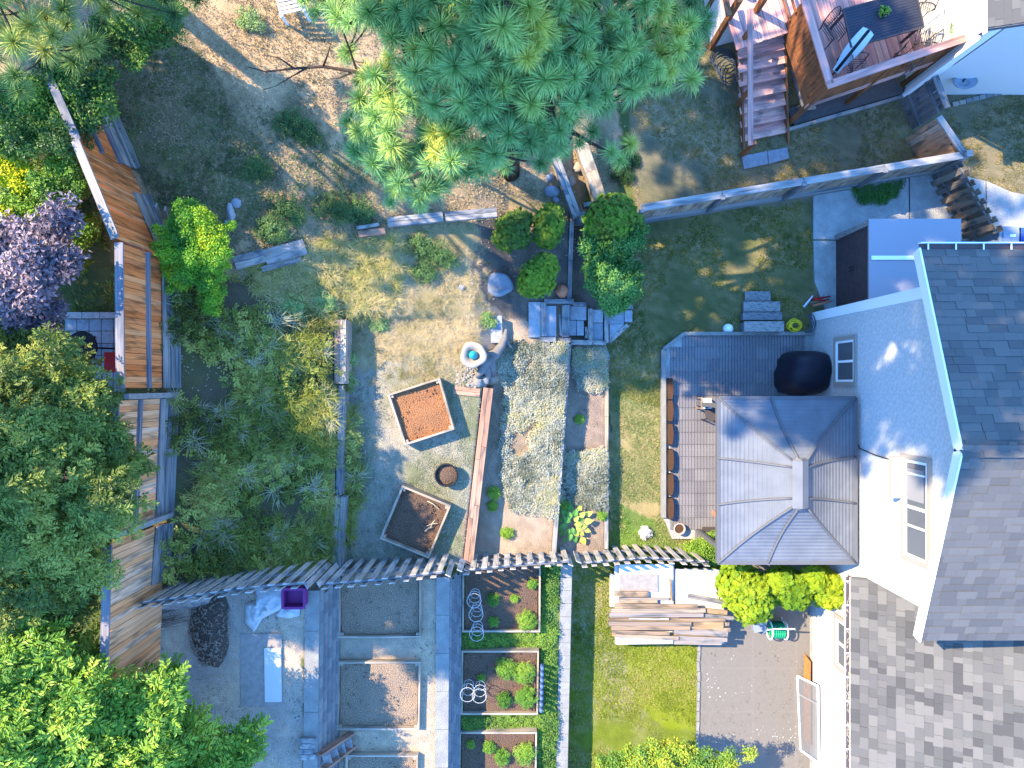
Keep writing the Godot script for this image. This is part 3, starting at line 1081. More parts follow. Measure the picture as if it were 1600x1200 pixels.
	box(st, Vector3(sx + 1.02, 1.77, (s0 - 1.9) / 2), Vector3(2.12, 0.06, -1.86 - s0))
	build("lid", st, M.shed_roof, sh)
	st = ST()
	box(st, Vector3(sx + 0.66, 1.812, s0 + 0.88), Vector3(1.3, 0.03, 0.09))
	build("lid_batten", st, M.vinyl, sh)
	st = ST()
	box(st, Vector3(sx + 0.0, 0.9, s0 + 0.05), Vector3(0.05, 1.72, 0.12))
	build("corner_post", st, M.rail_pale, sh)
	for dz in [0.95, 1.03]:
		st = ST()
		tube(st, [Vector3(sx - 0.01, 0.85, s0 + dz), Vector3(sx - 0.06, 0.9, s0 + dz), Vector3(sx - 0.06, 0.99, s0 + dz), Vector3(sx - 0.01, 1.04, s0 + dz)], [0.013], 6)
		build("handle", st, M.black, sh)

func build_gazebo() -> void:
	var gz := thing("gazebo", "grey hardtop gazebo with ribbed panels standing on the patio", "gazebo", W(1230, 750, 0.1))
	var he := 2.5
	var hr := 3.15
	var x0 := 4.53
	var x1 := 7.55
	var z0 := 0.30
	var z1 := 3.93
	var rx0 := 5.90
	var rx1 := 6.18
	var rz0 := 1.62
	var rz1 := 2.58
	# lines from eave to ridge: each [eave point, ridge point]
	var E := [Vector3(x0, he, z0), Vector3(5.68, he, z0), Vector3(x1, he, z0), Vector3(x1, he, 1.60), Vector3(x1, he, 2.62), Vector3(x1, he, z1), Vector3(5.62, he, z1), Vector3(x0, he, z1), Vector3(x0, he, 2.65), Vector3(x0, he, 1.63)]
	var R := [Vector3(rx0, hr, rz0), Vector3((rx0 + rx1) / 2, hr, rz0), Vector3(rx1, hr, rz0), Vector3(rx1, hr, 1.75), Vector3(rx1, hr, 2.4), Vector3(rx1, hr, rz1), Vector3((rx0 + rx1) / 2, hr, rz1), Vector3(rx0, hr, rz1), Vector3(rx0, hr, 2.4), Vector3(rx0, hr, 1.75)]
	var curve := func(e: Vector3, r: Vector3, t: float) -> Vector3:
		return e.lerp(r, t) - Vector3(0, 0.13 * sin(t * PI), 0)
	for k in 10:
		var i := (k + 1) % 10
		var st := ST()
		var steps := 66
		var prev_a := Vector3.ZERO
		var prev_b := Vector3.ZERO
		for s in steps + 1:
			var t := float(s) / steps
			var bump := Vector3(0, 0.008 if (s / 2) % 2 == 0 else 0.0, 0)
			var a: Vector3 = curve.call(E[k], R[k], t) + bump
			var b: Vector3 = curve.call(E[i], R[i], t) + bump
			if s > 0:
				quad(st, prev_a, prev_b, b, a)
			prev_a = a
			prev_b = b
		build("roof_panel", st, M.gazebo, gz)
	for k in 10:
		var st := ST(true)
		var pts := []
		for s in 9:
			pts.append(curve.call(E[k], R[k], s / 8.0) + Vector3(0, 0.02, 0))
		tube(st, pts, [0.026], 6)
		build("roof_rib", st, M.gazebo_frame, gz)
	var st := ST()
	for e in [[Vector3(x0, he, z0), Vector3(x1, he, z0)], [Vector3(x1, he, z0), Vector3(x1, he, z1)], [Vector3(x1, he, z1), Vector3(x0, he, z1)], [Vector3(x0, he, z1), Vector3(x0, he, z0)]]:
		beam(st, e[0] - Vector3(0, 0.04, 0), e[1] - Vector3(0, 0.04, 0), 0.07, 0.12)
	build("eave_frame", st, M.gazebo_frame, gz)
	st = ST()                                   # vented cap on the ridge
	var cx := (rx0 + rx1) / 2
	var cz := (rz0 + rz1) / 2
	for s in [-1.0, 1.0]:
		slab4(st, Vector3(cx, hr + 0.16, rz0 - 0.02), Vector3(cx, hr + 0.16, rz1 + 0.02), Vector3(cx + s * 0.17, hr + 0.05, rz1 + 0.02), Vector3(cx + s * 0.17, hr + 0.05, rz0 - 0.02), 0.02)
	box(st, Vector3(cx, hr + 0.03, cz), Vector3(0.2, 0.1, rz1 - rz0))
	build("ridge_cap", st, M.gazebo, gz)
	for s in [0, 1]:
		st = ST()
		for j in 5:
			var a := PI * (0.1 + 0.2 * j) + (0.0 if s else PI)
			beam(st, Vector3(cx, hr + 0.1, rz1 if s else rz0), Vector3(cx + cos(a) * 0.16, hr + 0.03, (rz1 if s else rz0) + sin(a) * 0.07), 0.05, 0.03)
		build("cap_end", st, M.gazebo_frame, gz)
	for p in [Vector3(x0 + 0.2, 0, z0 + 0.2), Vector3(x1 - 0.2, 0, z0 + 0.2), Vector3(x1 - 0.2, 0, z1 - 0.2), Vector3(x0 + 0.2, 0, z1 - 0.2)]:
		st = ST()
		box(st, p + Vector3(0, 1.28, 0), Vector3(0.09, 2.36, 0.09))
		build("post", st, M.gazebo_frame, gz)

func build_patio() -> void:
	var st := ST()
	var out := []
	for q in [[1036, 545], [1068, 521], [1275, 521], [1275, 872], [1098, 872], [1084, 842], [1050, 842], [1036, 806]]:
		out.append(V2(W(q[0], q[1], 0.08)))
	prism(st, out, -0.1, 0.08)
	var base := build_at("patio_base", st, M.concrete, W(1150, 700, 0))
	setting(base)
	# interlocking deck tiles of four slats
	var poly := PackedVector2Array(out)
	var variants: Array[ArrayMesh] = []
	for v in 3:
		st = ST()
		for k in 4:
			box(st, Vector3(-0.117 + 0.078 * k, 0.0, 0), Vector3(0.066, 0.02, 0.297))
		st.generate_normals()
		variants.append(st.commit())
	var a := W(1047, 523, 0.1)
	for i in 14:
		for j in 19:
			var c := Vector3(a.x + 0.156 + i * 0.312, 0.098 + rng.randf_range(0, 0.003), a.z + 0.155 + j * 0.311)
			var ok := c.x < WX - 0.1
			for s in [Vector2(-0.15, -0.15), Vector2(0.15, -0.15), Vector2(0.15, 0.15), Vector2(-0.15, 0.15)]:
				ok = ok and Geometry2D.is_point_in_polygon(V2(c) + s * 0.9, poly)
			if ok:
				put("deck_tile", variants[rng.randi() % 3], Transform3D(Basis.IDENTITY, c), M.deck_tile[rng.randi() % 3], base)
	st = ST()                                   # pale edging round the patio
	var edge := [W(1036, 808, 0.1), W(1036, 546, 0.1), W(1068, 521.5, 0.1), W(1268, 521.5, 0.1)]
	for k in 3:
		beam(st, edge[k] + Vector3(0, 0.02, 0), edge[k + 1] + Vector3(0, 0.02, 0), 0.09 if k else 0.12, 0.13)
	build("edging", st, M.concrete_pale, base)
	# troughs with coir along the west edge
	var ys := [590, 624, 660, 700, 738, 775]
	var says := ["northernmost brown coir trough on the patio edge, dark in the shade", "second coir trough from the north end of the patio row", "third coir trough from the north, just above the gap in the row", "fourth coir trough, just below the gap in the row", "fifth coir trough, between the one by the gap and the southern end", "southernmost brown coir trough, beside the round pot"]
	for k in 6:
		var c := W(1044.5 + (0.6 if k > 2 else 0.0), ys[k] + 17.5, 0.11)
		var t := thing("planter_trough", says[k], "planter", c, "coir troughs along the patio edge")
		st = ST()
		var ring := []
		for j in 9:
			var u := -1.0 + 0.25 * j
			ring.append(Vector2(c.x + 0.055 + 0.035 * (1.0 - u * u), c.z + u * 0.27))
		for j in 9:
			var u := 1.0 - 0.25 * j
			ring.append(Vector2(c.x - 0.055 - 0.02 * (1.0 - u * u), c.z + u * 0.27))
		prism(st, ring, 0.11, 0.30)
		build("trough", st, M.black, t)
		st = ST()
		var inner := []
		for q in ring:
			inner.append(V2(c) + (q - V2(c)) * Vector2(0.9, 0.96))
		prism(st, inner, 0.2, 0.325)
		build("coir", st, M.coir, t)
	# grill under its cover
	var g := thing("covered_grill", "black vinyl covered grill standing against the white house wall", "grill", W(1252, 590, 0.1))
	st = ST(true)
	var rings := [[0.70, 0.50, 0.0], [0.70, 0.50, 0.25], [0.66, 0.48, 0.6], [0.60, 0.43, 0.85], [0.42, 0.32, 1.02], [0.22, 0.2, 1.06], [0.01, 0.01, 1.07]]
	var gc := W(1250, 583, 0.12)
	for k in rings.size() - 1:
		for j in 36:
			var q: Array[Vector3] = []
			for e in [[k, j], [k, (j + 1) % 36], [k + 1, (j + 1) % 36], [k + 1, j]]:
				var an: float = TAU * e[1] / 36
				var r = rings[e[0]]
				var sx := signf(cos(an)) * pow(absf(cos(an)), 0.62)
				var sz := signf(sin(an)) * pow(absf(sin(an)), 0.62)
				var fold: float = 1.0 + 0.05 * n1.get_noise_2d(e[1] * 9.0, r[2] * 4.0) * (1.4 - r[2])
				q.append(gc + Vector3(r[0] * 0.86 * sx * fold - 0.10 * r[2] * 0.4 - (0.08 if sz > 0 else 0.0), r[2], r[1] * 1.12 * sz * fold))
			quad(st, q[0], q[1], q[2], q[3])
	build("cover", st, M.cover, g)
	var ch := thing("wicker_chair", "golden wicker tub chair half hidden behind the black grill cover", "chair", W(1287, 590, 0.1))
	st = ST(true)
	var cc := W(1281, 588, 0.1)
	for k in 16:
		for r in 5:
			var q: Array[Vector3] = []
			for e in [[k, r], [k + 1, r], [k + 1, r + 1], [k, r + 1]]:
				var an: float = -1.25 + 2.5 * e[0] / 16.0
				var rr: float = 0.40 + 0.025 * e[1]
				q.append(cc + Vector3(cos(an) * rr * 0.95, 0.25 + 0.15 * e[1] * (0.75 + 0.25 * cos(an)), sin(an) * rr * 1.25))
			quad(st, q[0], q[1], q[2], q[3])
	build("back", st, M.wicker, ch)
	st = ST(true)
	var rim := []
	for k in 17:
		var an := -1.25 + 2.5 * k / 16.0
		rim.append(cc + Vector3(cos(an) * 0.5, 0.25 + 0.75 * (0.75 + 0.25 * cos(an)), sin(an) * 0.66))
	tube(st, rim, [0.035], 7)
	build("rim", st, M.wicker, ch)
	st = ST()
	lathe(st, cc, [Vector2(0.01, 0.4), Vector2(0.38, 0.4), Vector2(0.36, 0.1), Vector2(0.3, 0.0)], 18)
	build("seat", st, M.wicker, ch)
	# a small table and chair showing beside the gazebo
	var tb := thing("side_table", "small tan framed side table with pale top beside the gazebo corner", "table", W(1104, 632, 0.1))
	var tc := W(1103, 630, 0.5)
	st = ST()
	box(st, Vector3(tc.x, 0.60, tc.z), Vector3(0.22, 0.02, 0.26))
	build("top", st, M.umbrella, tb)
	for s in [[-1, -1], [1, -1], [1, 1], [-1, 1]]:
		st = ST()
		box(st, Vector3(tc.x + s[0] * 0.12, 0.35, tc.z + s[1] * 0.13), Vector3(0.035, 0.52, 0.035))
		build("leg", st, M.lumber[0], tb)
	st = ST()
	box(st, Vector3(tc.x - 0.13, 0.60, tc.z), Vector3(0.04, 0.05, 0.30))
	build("rail", st, M.lumber[1], tb)
	var pc := thing("patio_chair", "dark metal patio chair with curled arms tucked under the gazebo edge", "chair", W(1112, 648, 0.1))
	var q0 := W(1113, 646, 0.5)
	st = ST()
	lathe(st, Vector3(q0.x, 0.5, q0.z), [Vector2(0.01, 0.02), Vector2(0.18, 0.02), Vector2(0.19, 0.0), Vector2(0.01, -0.02)], 16)
	build("seat", st, M.dark_metal, pc)
	for s in [-1.0, 1.0]:
		st = ST()
		tube(st, [Vector3(q0.x + 0.15, 0.5, q0.z + s * 0.17), Vector3(q0.x - 0.05, 0.72, q0.z + s * 0.2), Vector3(q0.x - 0.2, 0.68, q0.z + s * 0.16), Vector3(q0.x - 0.18, 0.55, q0.z + s * 0.12)], [0.02], 6)
		build("arm", st, M.dark_metal, pc)
		for t in [-1.0, 1.0]:
			st = ST()
			beam(st, Vector3(q0.x + t * 0.14, 0.5, q0.z + s * 0.14), Vector3(q0.x + t * 0.17, 0.1, q0.z + s * 0.17), 0.025, 0.025)
			build("leg", st, M.dark_metal, pc)
	# pot, mat and bricks at the south end
	var pt := thing("round_pot", "small round terracotta pot of soil at the south end of the patio", "pot", W(1059, 824, 0.1))
	st = ST()
	var pp := W(1059, 824, 0.1)
	lathe(st, pp, [Vector2(0.10, 0.0), Vector2(0.13, 0.16), Vector2(0.15, 0.16), Vector2(0.15, 0.2), Vector2(0.12, 0.2), Vector2(0.11, 0.15)], 22)
	build("pot", st, M.trim, pt)
	st = ST()
	lathe(st, pp, [Vector2(0.12, 0.15), Vector2(0.05, 0.17), Vector2(0.0, 0.17)], 16)
	build("soil", st, M.coir, pt)
	st = ST()
	box(st, W(1111, 832, 0.125), Vector3(0.45, 0.03, 0.28))
	tag(build_at("door_mat", st, M.dark_metal, W(1111, 832, 0.1)), "dark rectangular mat on the patio beside the gazebo's south-west corner", "mat")
	st = ST()
	beam(st, W(1113, 799, 0.12), W(1119, 806, 0.12), 0.09, 0.06)
	beam(st, W(1120, 806, 0.12), W(1121, 829, 0.12), 0.03, 0.03)
	tag(build_at("garden_trowel", st, M.terracotta, W(1116, 805, 0.1)), "small reddish tool lying on the patio at the gazebo's west edge", "tool")
	# steps down to the lawn north of the patio
	var sp := thing("patio_steps", "grey three-step wooden stair beside the patio at the house corner", "steps", W(1192, 490, 0))
	var rows := [[1164, 455, 1204, 470, 0.10], [1162, 471, 1219, 487, 0.20], [1161, 488, 1222, 500, 0.30], [1163, 502, 1225, 518, 0.42]]
	for r in rows:
		st = ST()
		var p := W(r[0], r[1], r[4])
		var q := W(r[2], r[3], r[4])
		box(st, Vector3((p.x + q.x) / 2, r[4] - 0.02, (p.z + q.z) / 2), Vector3(q.x - p.x, 0.04, q.z - p.z))
		build("tread", st, M.grey_wood[rows.find(r) % 4], sp)
		st = ST()
		box(st, Vector3((p.x + q.x) / 2, r[4] / 2 - 0.03, (p.z + q.z) / 2), Vector3(q.x - p.x - 0.06, r[4], q.z - p.z - 0.03))
		build("riser", st, M.rail_grey, sp)
	# hoses and oddments at the house corner
	st = ST(true)
	for k in 5:
		var pts := []
		var c := W(1239 + k * 1.5, 507 + (k % 3) * 2.0, 0.2 + 0.03 * k)
		for j in 15:
			var an := TAU * j / 14.0
			pts.append(c + Vector3(cos(an) * (0.17 - 0.012 * k), 0.03 * sin(an * 2.0 + k), sin(an) * (0.15 - 0.012 * k)).rotated(Vector3(1, 0, 0.4 * (k - 2)).normalized(), 0.35))
		tube(st, pts, [0.016], 5)
	tag(build_at("yellow_hose", st, M.yellow_hose, W(1240, 508, 0.05)), "coiled yellow garden hose beside the steps at the house corner", "hose")
	st = ST(true)
	for k in 3:
		var pts := []
		for j in 10:
			var an := -1.2 + 2.6 * j / 9.0
			pts.append(W(1257 + k * 3, 505, 0.25) + Vector3(cos(an) * 0.16, 0.02 * k, sin(an) * 0.24))
		tube(st, pts, [0.014], 5)
	tag(build_at("dark_hose", st, M.dark_hose, W(1258, 505, 0.1)), "dark hose looped on the wall corner by the yellow hose", "hose")
	var heap := [[1262, 469, 1298, 463, "red"], [1265, 474, 1296, 467, "lumber"], [1266, 466, 1290, 470, "red"], [1256, 480, 1270, 462, "umbrella"], [1270, 478, 1300, 470, "terracotta"]]
	var hn := ["red handled garden tool on the heap by the shed", "tan stick lying in the tool heap by the shed", "short red tool under the longer one by the shed", "pale grey stick leaning on the tool heap by the shed", "rust coloured stake at the bottom of the heap by the shed"]
	for k in 5:
		var e = heap[k]
		st = ST(true)
		var m = M[e[4]]
		if m is Array:
			m = m[0]
		tube(st, [W(e[0], e[1], 0.12 + 0.03 * k), W(e[2], e[3], 0.16 + 0.05 * k)], [0.035, 0.02], 6)
		tag(build_at("garden_tool", st, m, W(e[0], e[1], 0.05)), hn[k], "tool", "tools heaped by the shed")
	for e in [[1575, 372, "plastic_grey", "grey wheeled bin with pale label standing beyond the shed"], [1606, 374, "plastic_blue", "blue wheeled bin at the frame edge beyond the shed"]]:
		var c := W(e[0], e[1], 0.9)
		var bn := thing("wheeled_bin", e[3], "bin", Vector3(c.x, 0.04, c.z), "wheeled bins by the house")
		st = ST()
		box(st, Vector3(c.x, 0.48, c.z), Vector3(0.46, 0.86, 0.46))
		build("body", st, M[e[2]], bn)
		st = ST()
		box(st, Vector3(c.x, 0.94, c.z), Vector3(0.52, 0.06, 0.54))
		box(st, Vector3(c.x, 0.98, c.z + 0.05), Vector3(0.36, 0.03, 0.36))
		build("lid", st, M[e[2]], bn)
		st = ST()
		box(st, Vector3(c.x + 0.05, 0.998, c.z - 0.04), Vector3(0.14, 0.006, 0.06))
		build("label", st, M.white, bn)

func timber(called: String, label: String, cat: String, group: String, a: Vector3, b: Vector3, w: float, t: float, mats: Array, across := 1, along := 1, rows := 1) -> Node3D:
	# a run of squared timbers: so many side by side, end to end and on top of one another
	var th := thing(called, label, cat, (a + b) * 0.5 - Vector3(0, t * rows, 0), group)
	var d := (b - a)
	var side := d.normalized().cross(Vector3.UP).normalized()
	for r in rows:
		for k in across:
			for j in along:
				var o := side * (k - (across - 1) * 0.5) * w + Vector3(0, -t * (r + 0.5) - 0.004 * k, 0)
				var s := (j + (0.22 if (r + k) % 2 and j > 0 else 0.0)) / along
				var e := (j + 1 + (0.22 if (r + k) % 2 and j < along - 1 else 0.0)) / along
				board("timber", a + d * s + o + d.normalized() * 0.004, a + d * e + o - d.normalized() * 0.004, w - 0.008, t - 0.006, mats[rng.randi() % mats.size()], th)
	return th

func build_walls() -> void:
	var red: Array = M.timber_red
	var gr: Array = M.grey_wood
	timber("timber_wall", "reddish double timber wall running down the terrace beside the round black pot", "retaining wall", "", W(763, 606, 1.54), W(731, 882, 1.54), 0.118, 0.14, red, 2, 3, 4)
	timber("timber_wall", "short reddish timber kerb below the stone fountain, at the raised soil bed", "retaining wall", "", W(708, 609, 1.56), W(750, 614, 1.56), 0.10, 0.12, red, 2, 1, 1)
	timber("timber_wall", "long narrow grey timber wall between the two beds of silver plants", "retaining wall", "", W(889.5, 537, 1.0), W(864, 884, 1.0), 0.11, 0.14, gr, 1, 3, 4)
	timber("timber_wall", "grey timber edge along the lawn, east of the narrow planted bed", "retaining wall", "", W(948, 548, 0.42), W(947.5, 858, 0.42), 0.10, 0.14, [M.bed_board[1], gr[3], gr[1]], 1, 3, 3)
	timber("timber_wall", "grey timber wall between the mulch bed and the large laurel", "retaining wall", "", W(893.5, 346, 1.06), W(889.5, 468, 1.06), 0.11, 0.14, gr, 1, 2, 4)
	timber("timber_wall", "grey plank wall closing the laurel bed next to the leaning fence", "retaining wall", "", W(890, 340, 1.0), W(990, 335, 0.9), 0.28, 0.1, gr, 1, 2, 3)
	timber("timber_wall", "weathered white and rust double timber wall below the weedy bank", "retaining wall", "", W(531.5, 499, 2.22), W(531, 600, 2.2), 0.13, 0.15, [M.timber_red[1], M.bed_board[0], M.bed_board[2]], 2, 1, 4)
	timber("timber_wall", "grey timber wall half buried under the tall weeds, below the white topped one", "retaining wall", "", W(533, 602, 2.12), W(529, 774, 2.1), 0.13, 0.15, gr, 1, 2, 4)
	timber("timber_wall", "grey timber wall at the foot of the bank meeting the picket fence", "retaining wall", "", W(532, 776, 2.1), W(524, 888, 2.08), 0.12, 0.15, gr, 2, 1, 4)
	timber("timber_edge", "wide silver board on the slope edge beside the bright green shrub", "timber", "", G(412, 402, 0.14), G(476, 385, 0.12), 0.34, 0.07, gr, 1)
	timber("timber_edge", "narrow tilted silver board just below the wide one on the slope", "timber", "", G(408, 421, 0.14), G(470, 404, 0.12), 0.12, 0.07, gr, 1)
	timber("timber_edge", "pair of short silver timbers emerging from the bright green shrub", "timber", "", G(364, 411, 0.16), G(411, 399, 0.16), 0.14, 0.12, gr, 2, 1)
	timber("timber_edge", "short rust red timber in the broken row across the weedy slope", "timber", "", G(559, 366, 0.16), G(601, 360, 0.16), 0.15, 0.12, M.timber_red, 1)
	timber("timber_edge", "thin grey board lying just above the rust red timber", "timber", "", G(556, 356, 0.18), G(592, 350, 0.18), 0.08, 0.1, gr, 1)
	timber("timber_edge", "pair of blue grey timbers in the row, left of the last pair", "timber", "", W(605, 347, 2.15), W(692, 338, 2.1), 0.11, 0.12, gr, 2, 1)
	timber("timber_edge", "last pair of blue grey timbers in the row, ending near the globe cedars", "timber", "", W(695, 338, 2.08), W(776, 331, 2.0), 0.11, 0.12, gr, 2, 1)
	timber("timber_wall", "long pale timber running up under the pine, right hand of two", "retaining wall", "", W(908, 222, 1.15), W(939, 312, 1.1), 0.30, 0.12, [M.bed_board[0], M.bed_board[1]], 1, 2, 3)
	timber("timber_wall", "narrow grey timber running up under the pine, left hand of two", "retaining wall", "", W(868, 245, 1.5), W(902, 338, 1.3), 0.10, 0.13, gr, 2, 2, 3)
	timber("timber_edge", "grey cross timber closing the strip between two timbers below the pine", "timber", "", W(912, 320, 1.05), W(942, 314, 1.05), 0.1, 0.13, gr, 1, 1, 2)
	timber("timber_edge", "weathered timber border between the gravel strip and the shaded lawn", "timber", "", W(1228, 203, 0.2), W(1412, 150, 0.15), 0.09, 0.12, gr, 1, 3)
	# slabs and timbers of the garden steps
	var st := thing("garden_steps", "broad shallow steps of grey slabs framed in weathered timbers between terraces", "steps", W(900, 505, 0.6))
	var slabs := [[826, 472, 845, 527, 1.06], [853, 478, 870, 526, 1.02], [891, 478, 916, 500, 0.70], [889, 501, 900, 524, 0.70], [901, 501, 912, 524, 0.70], [926, 484, 942, 504, 0.50], [926, 505, 942, 532, 0.48], [951, 487, 975, 506, 0.44], [976, 485, 988, 503, 0.46]]
	for e in slabs:
		var p := W(e[0], e[1], e[4])
		var q := W(e[2], e[3], e[4])
		var s := ST()
		box(s, Vector3((p.x + q.x) / 2, e[4] - 0.1, (p.z + q.z) / 2), Vector3(q.x - p.x, 0.2, q.z - p.z), Basis(Vector3.UP, rng.randf_range(-0.01, 0.01)))
		build("slab", s, M.slab[rng.randi() % 3], st)
	var s := ST()
	var tri_pts := []
	for q in [[951, 507.5], [974, 507.5], [953, 530], [951, 530]]:
		tri_pts.append(V2(W(q[0], q[1], 0.27)))
	prism(s, tri_pts, 0.0, 0.435)
	build("slab", s, M.slab[0], st)
	s = ST()
	box(s, W(874, 501, 0.92), Vector3(0.16, 0.2, 0.8))
	build("bare_soil", s, M.soil_dark, st)
	var tim := [[849, 473, 849, 526, 0.13, 1.10], [883.5, 477, 883.5, 527, 0.19, 1.06], [921.5, 483, 922, 536, 0.11, 0.62], [946.5, 486, 947, 536, 0.10, 0.52], [966, 520.5, 980, 508, 0.10, 0.46], [952, 534, 966, 521, 0.10, 0.46], [850, 471.5, 896, 471.5, 0.11, 1.1], [894, 476, 915, 476, 0.09, 0.85], [842, 531, 868, 531, 0.11, 1.09], [877, 532, 891, 532, 0.11, 1.08], [892, 535, 924, 535.5, 0.11, 0.72], [925, 535.5, 946, 536, 0.10, 0.6], [974, 480.5, 988, 480.5, 0.10, 0.5], [987, 470, 987, 436, 0.09, 0.5], [887, 475, 915, 474.5, 0.06, 0.8], [874, 492, 876, 525, 0.05, 1.04], [915.5, 511, 915.5, 529, 0.07, 0.68]]
	for e in tim:
		board("timber", W(e[0], e[1], e[5] - 0.1), W(e[2], e[3], e[5] - 0.1), e[4], 0.2, M.grey_wood[rng.randi() % 4], st)
	# block walls of the plot to the south
	block_wall("grey stepped block retaining wall with wide pale coping, nearest the left fence", -4.10, -4.22, 2.9, 1.9, 0.20)
	block_wall("grey stepped block retaining wall with cream coping, beside the fenced herb beds", -1.42, -1.50, 1.9, 1.0, 0.22)
	var kw := thing("kerb_wall", "low pale concrete wall top running down beside the green lawn", "retaining wall", W(884, 1040, 0.0))
	s = ST()
	for k in 2:
		pass
	var pa := W(894, 882, 0.78)
	var pb := W(884, 1330, 0.78)
	beam(s, Vector3(pa.x - 0.13, 0.34, pa.z), Vector3(pb.x - 0.13, 0.34, pb.z), 0.20, 0.76)
	build("face", s, M.block[1], kw)
	for k in 22:
		var a := pa.lerp(pb, k / 22.0 + 0.0006)
		var b := pa.lerp(pb, (k + 1) / 22.0 - 0.0006)
		s = ST()
		beam(s, a + Vector3(-0.14, -0.03, 0), b + Vector3(-0.14, -0.03, 0), 0.28, 0.07)
		build("coping_slab", s, M.concrete_pale, kw)

func block_wall(label: String, x0: float, x1: float, top: float, foot: float, batter: float) -> void:
	var w := thing("block_wall", label, "retaining wall", Vector3(x0, foot, 8.0), "block retaining walls")
	var courses := 5
	var z0 := 4.40
	var z1 := 9.6
	var ch := (top - foot) / courses
	for c in courses:
		var h := top - ch * (c + 0.5)
		var n := 22
		for k in n:
			var za := z0 + (z1 - z0) * (k + (0.5 if c % 2 else 0.0)) / n
			var zb := za + (z1 - z0) / n - 0.008
			var x := lerpf(x0, x1, (za - 4.4) / 9.6) + batter * (c + 0.4) / courses - 0.10 + rng.randf_range(-0.004, 0.004)
			put("block", unit_boxes[0], Transform3D(Basis(Vector3(0.24, 0, 0), Vector3(0, ch - 0.02, 0), Vector3(0, 0, zb - za)), Vector3(x, h, (za + zb) / 2)), M.block[rng.randi() % 3], w)
	for k in 6:
		var za := z0 + (z1 - z0) * k / 6.0
		var zb := z0 + (z1 - z0) * (k + 1) / 6.0 - 0.008
		var x := lerpf(x0, x1, ((za + zb) / 2 - 4.4) / 9.6) - 0.15
		var s := ST()
		box(s, Vector3(x, top + 0.02, (za + zb) / 2), Vector3(0.30, 0.08, zb - za), Basis(Vector3.UP, (x1 - x0) / 9.6))
		build("coping_slab", s, M.concrete_pale, w)

func plank_fence(called: String, label: String, a: Vector3, b: Vector3, height: float, n: int, mats: Array, rails: Array, rail_mat: Material, side: float, cap := true) -> Node3D:
	# close upright boards from a to b; side is +1 when the rails stand on the right of a-to-b seen from above
	var f := thing(called, label, "fence", (a + b) * 0.5, "")
	var d := (b - a).normalized()
	var nn := d.cross(Vector3.UP).normalized() * side
	for k in n:
		var p := a.lerp(b, (k + 0.5) / n)
		board("board", p, p + Vector3(rng.randf_range(-0.008, 0.008), height + rng.randf_range(-0.02, 0.02), rng.randf_range(-0.008, 0.008)), a.distance_to(b) / n - 0.008, 0.02 + rng.randf_range(0, 0.006), mats[rng.randi() % mats.size()], f, nn)
	for r in rails:
		board("rail", a + nn * 0.035 + Vector3(0, r, 0), b + nn * 0.035 + Vector3(0, r, 0), 0.06, 0.09, rail_mat, f)
	if cap:
		board("cap", a + Vector3(0, height + 0.03, 0), b + Vector3(0, height + 0.03, 0), 0.15, 0.035, rail_mat, f)
	return f

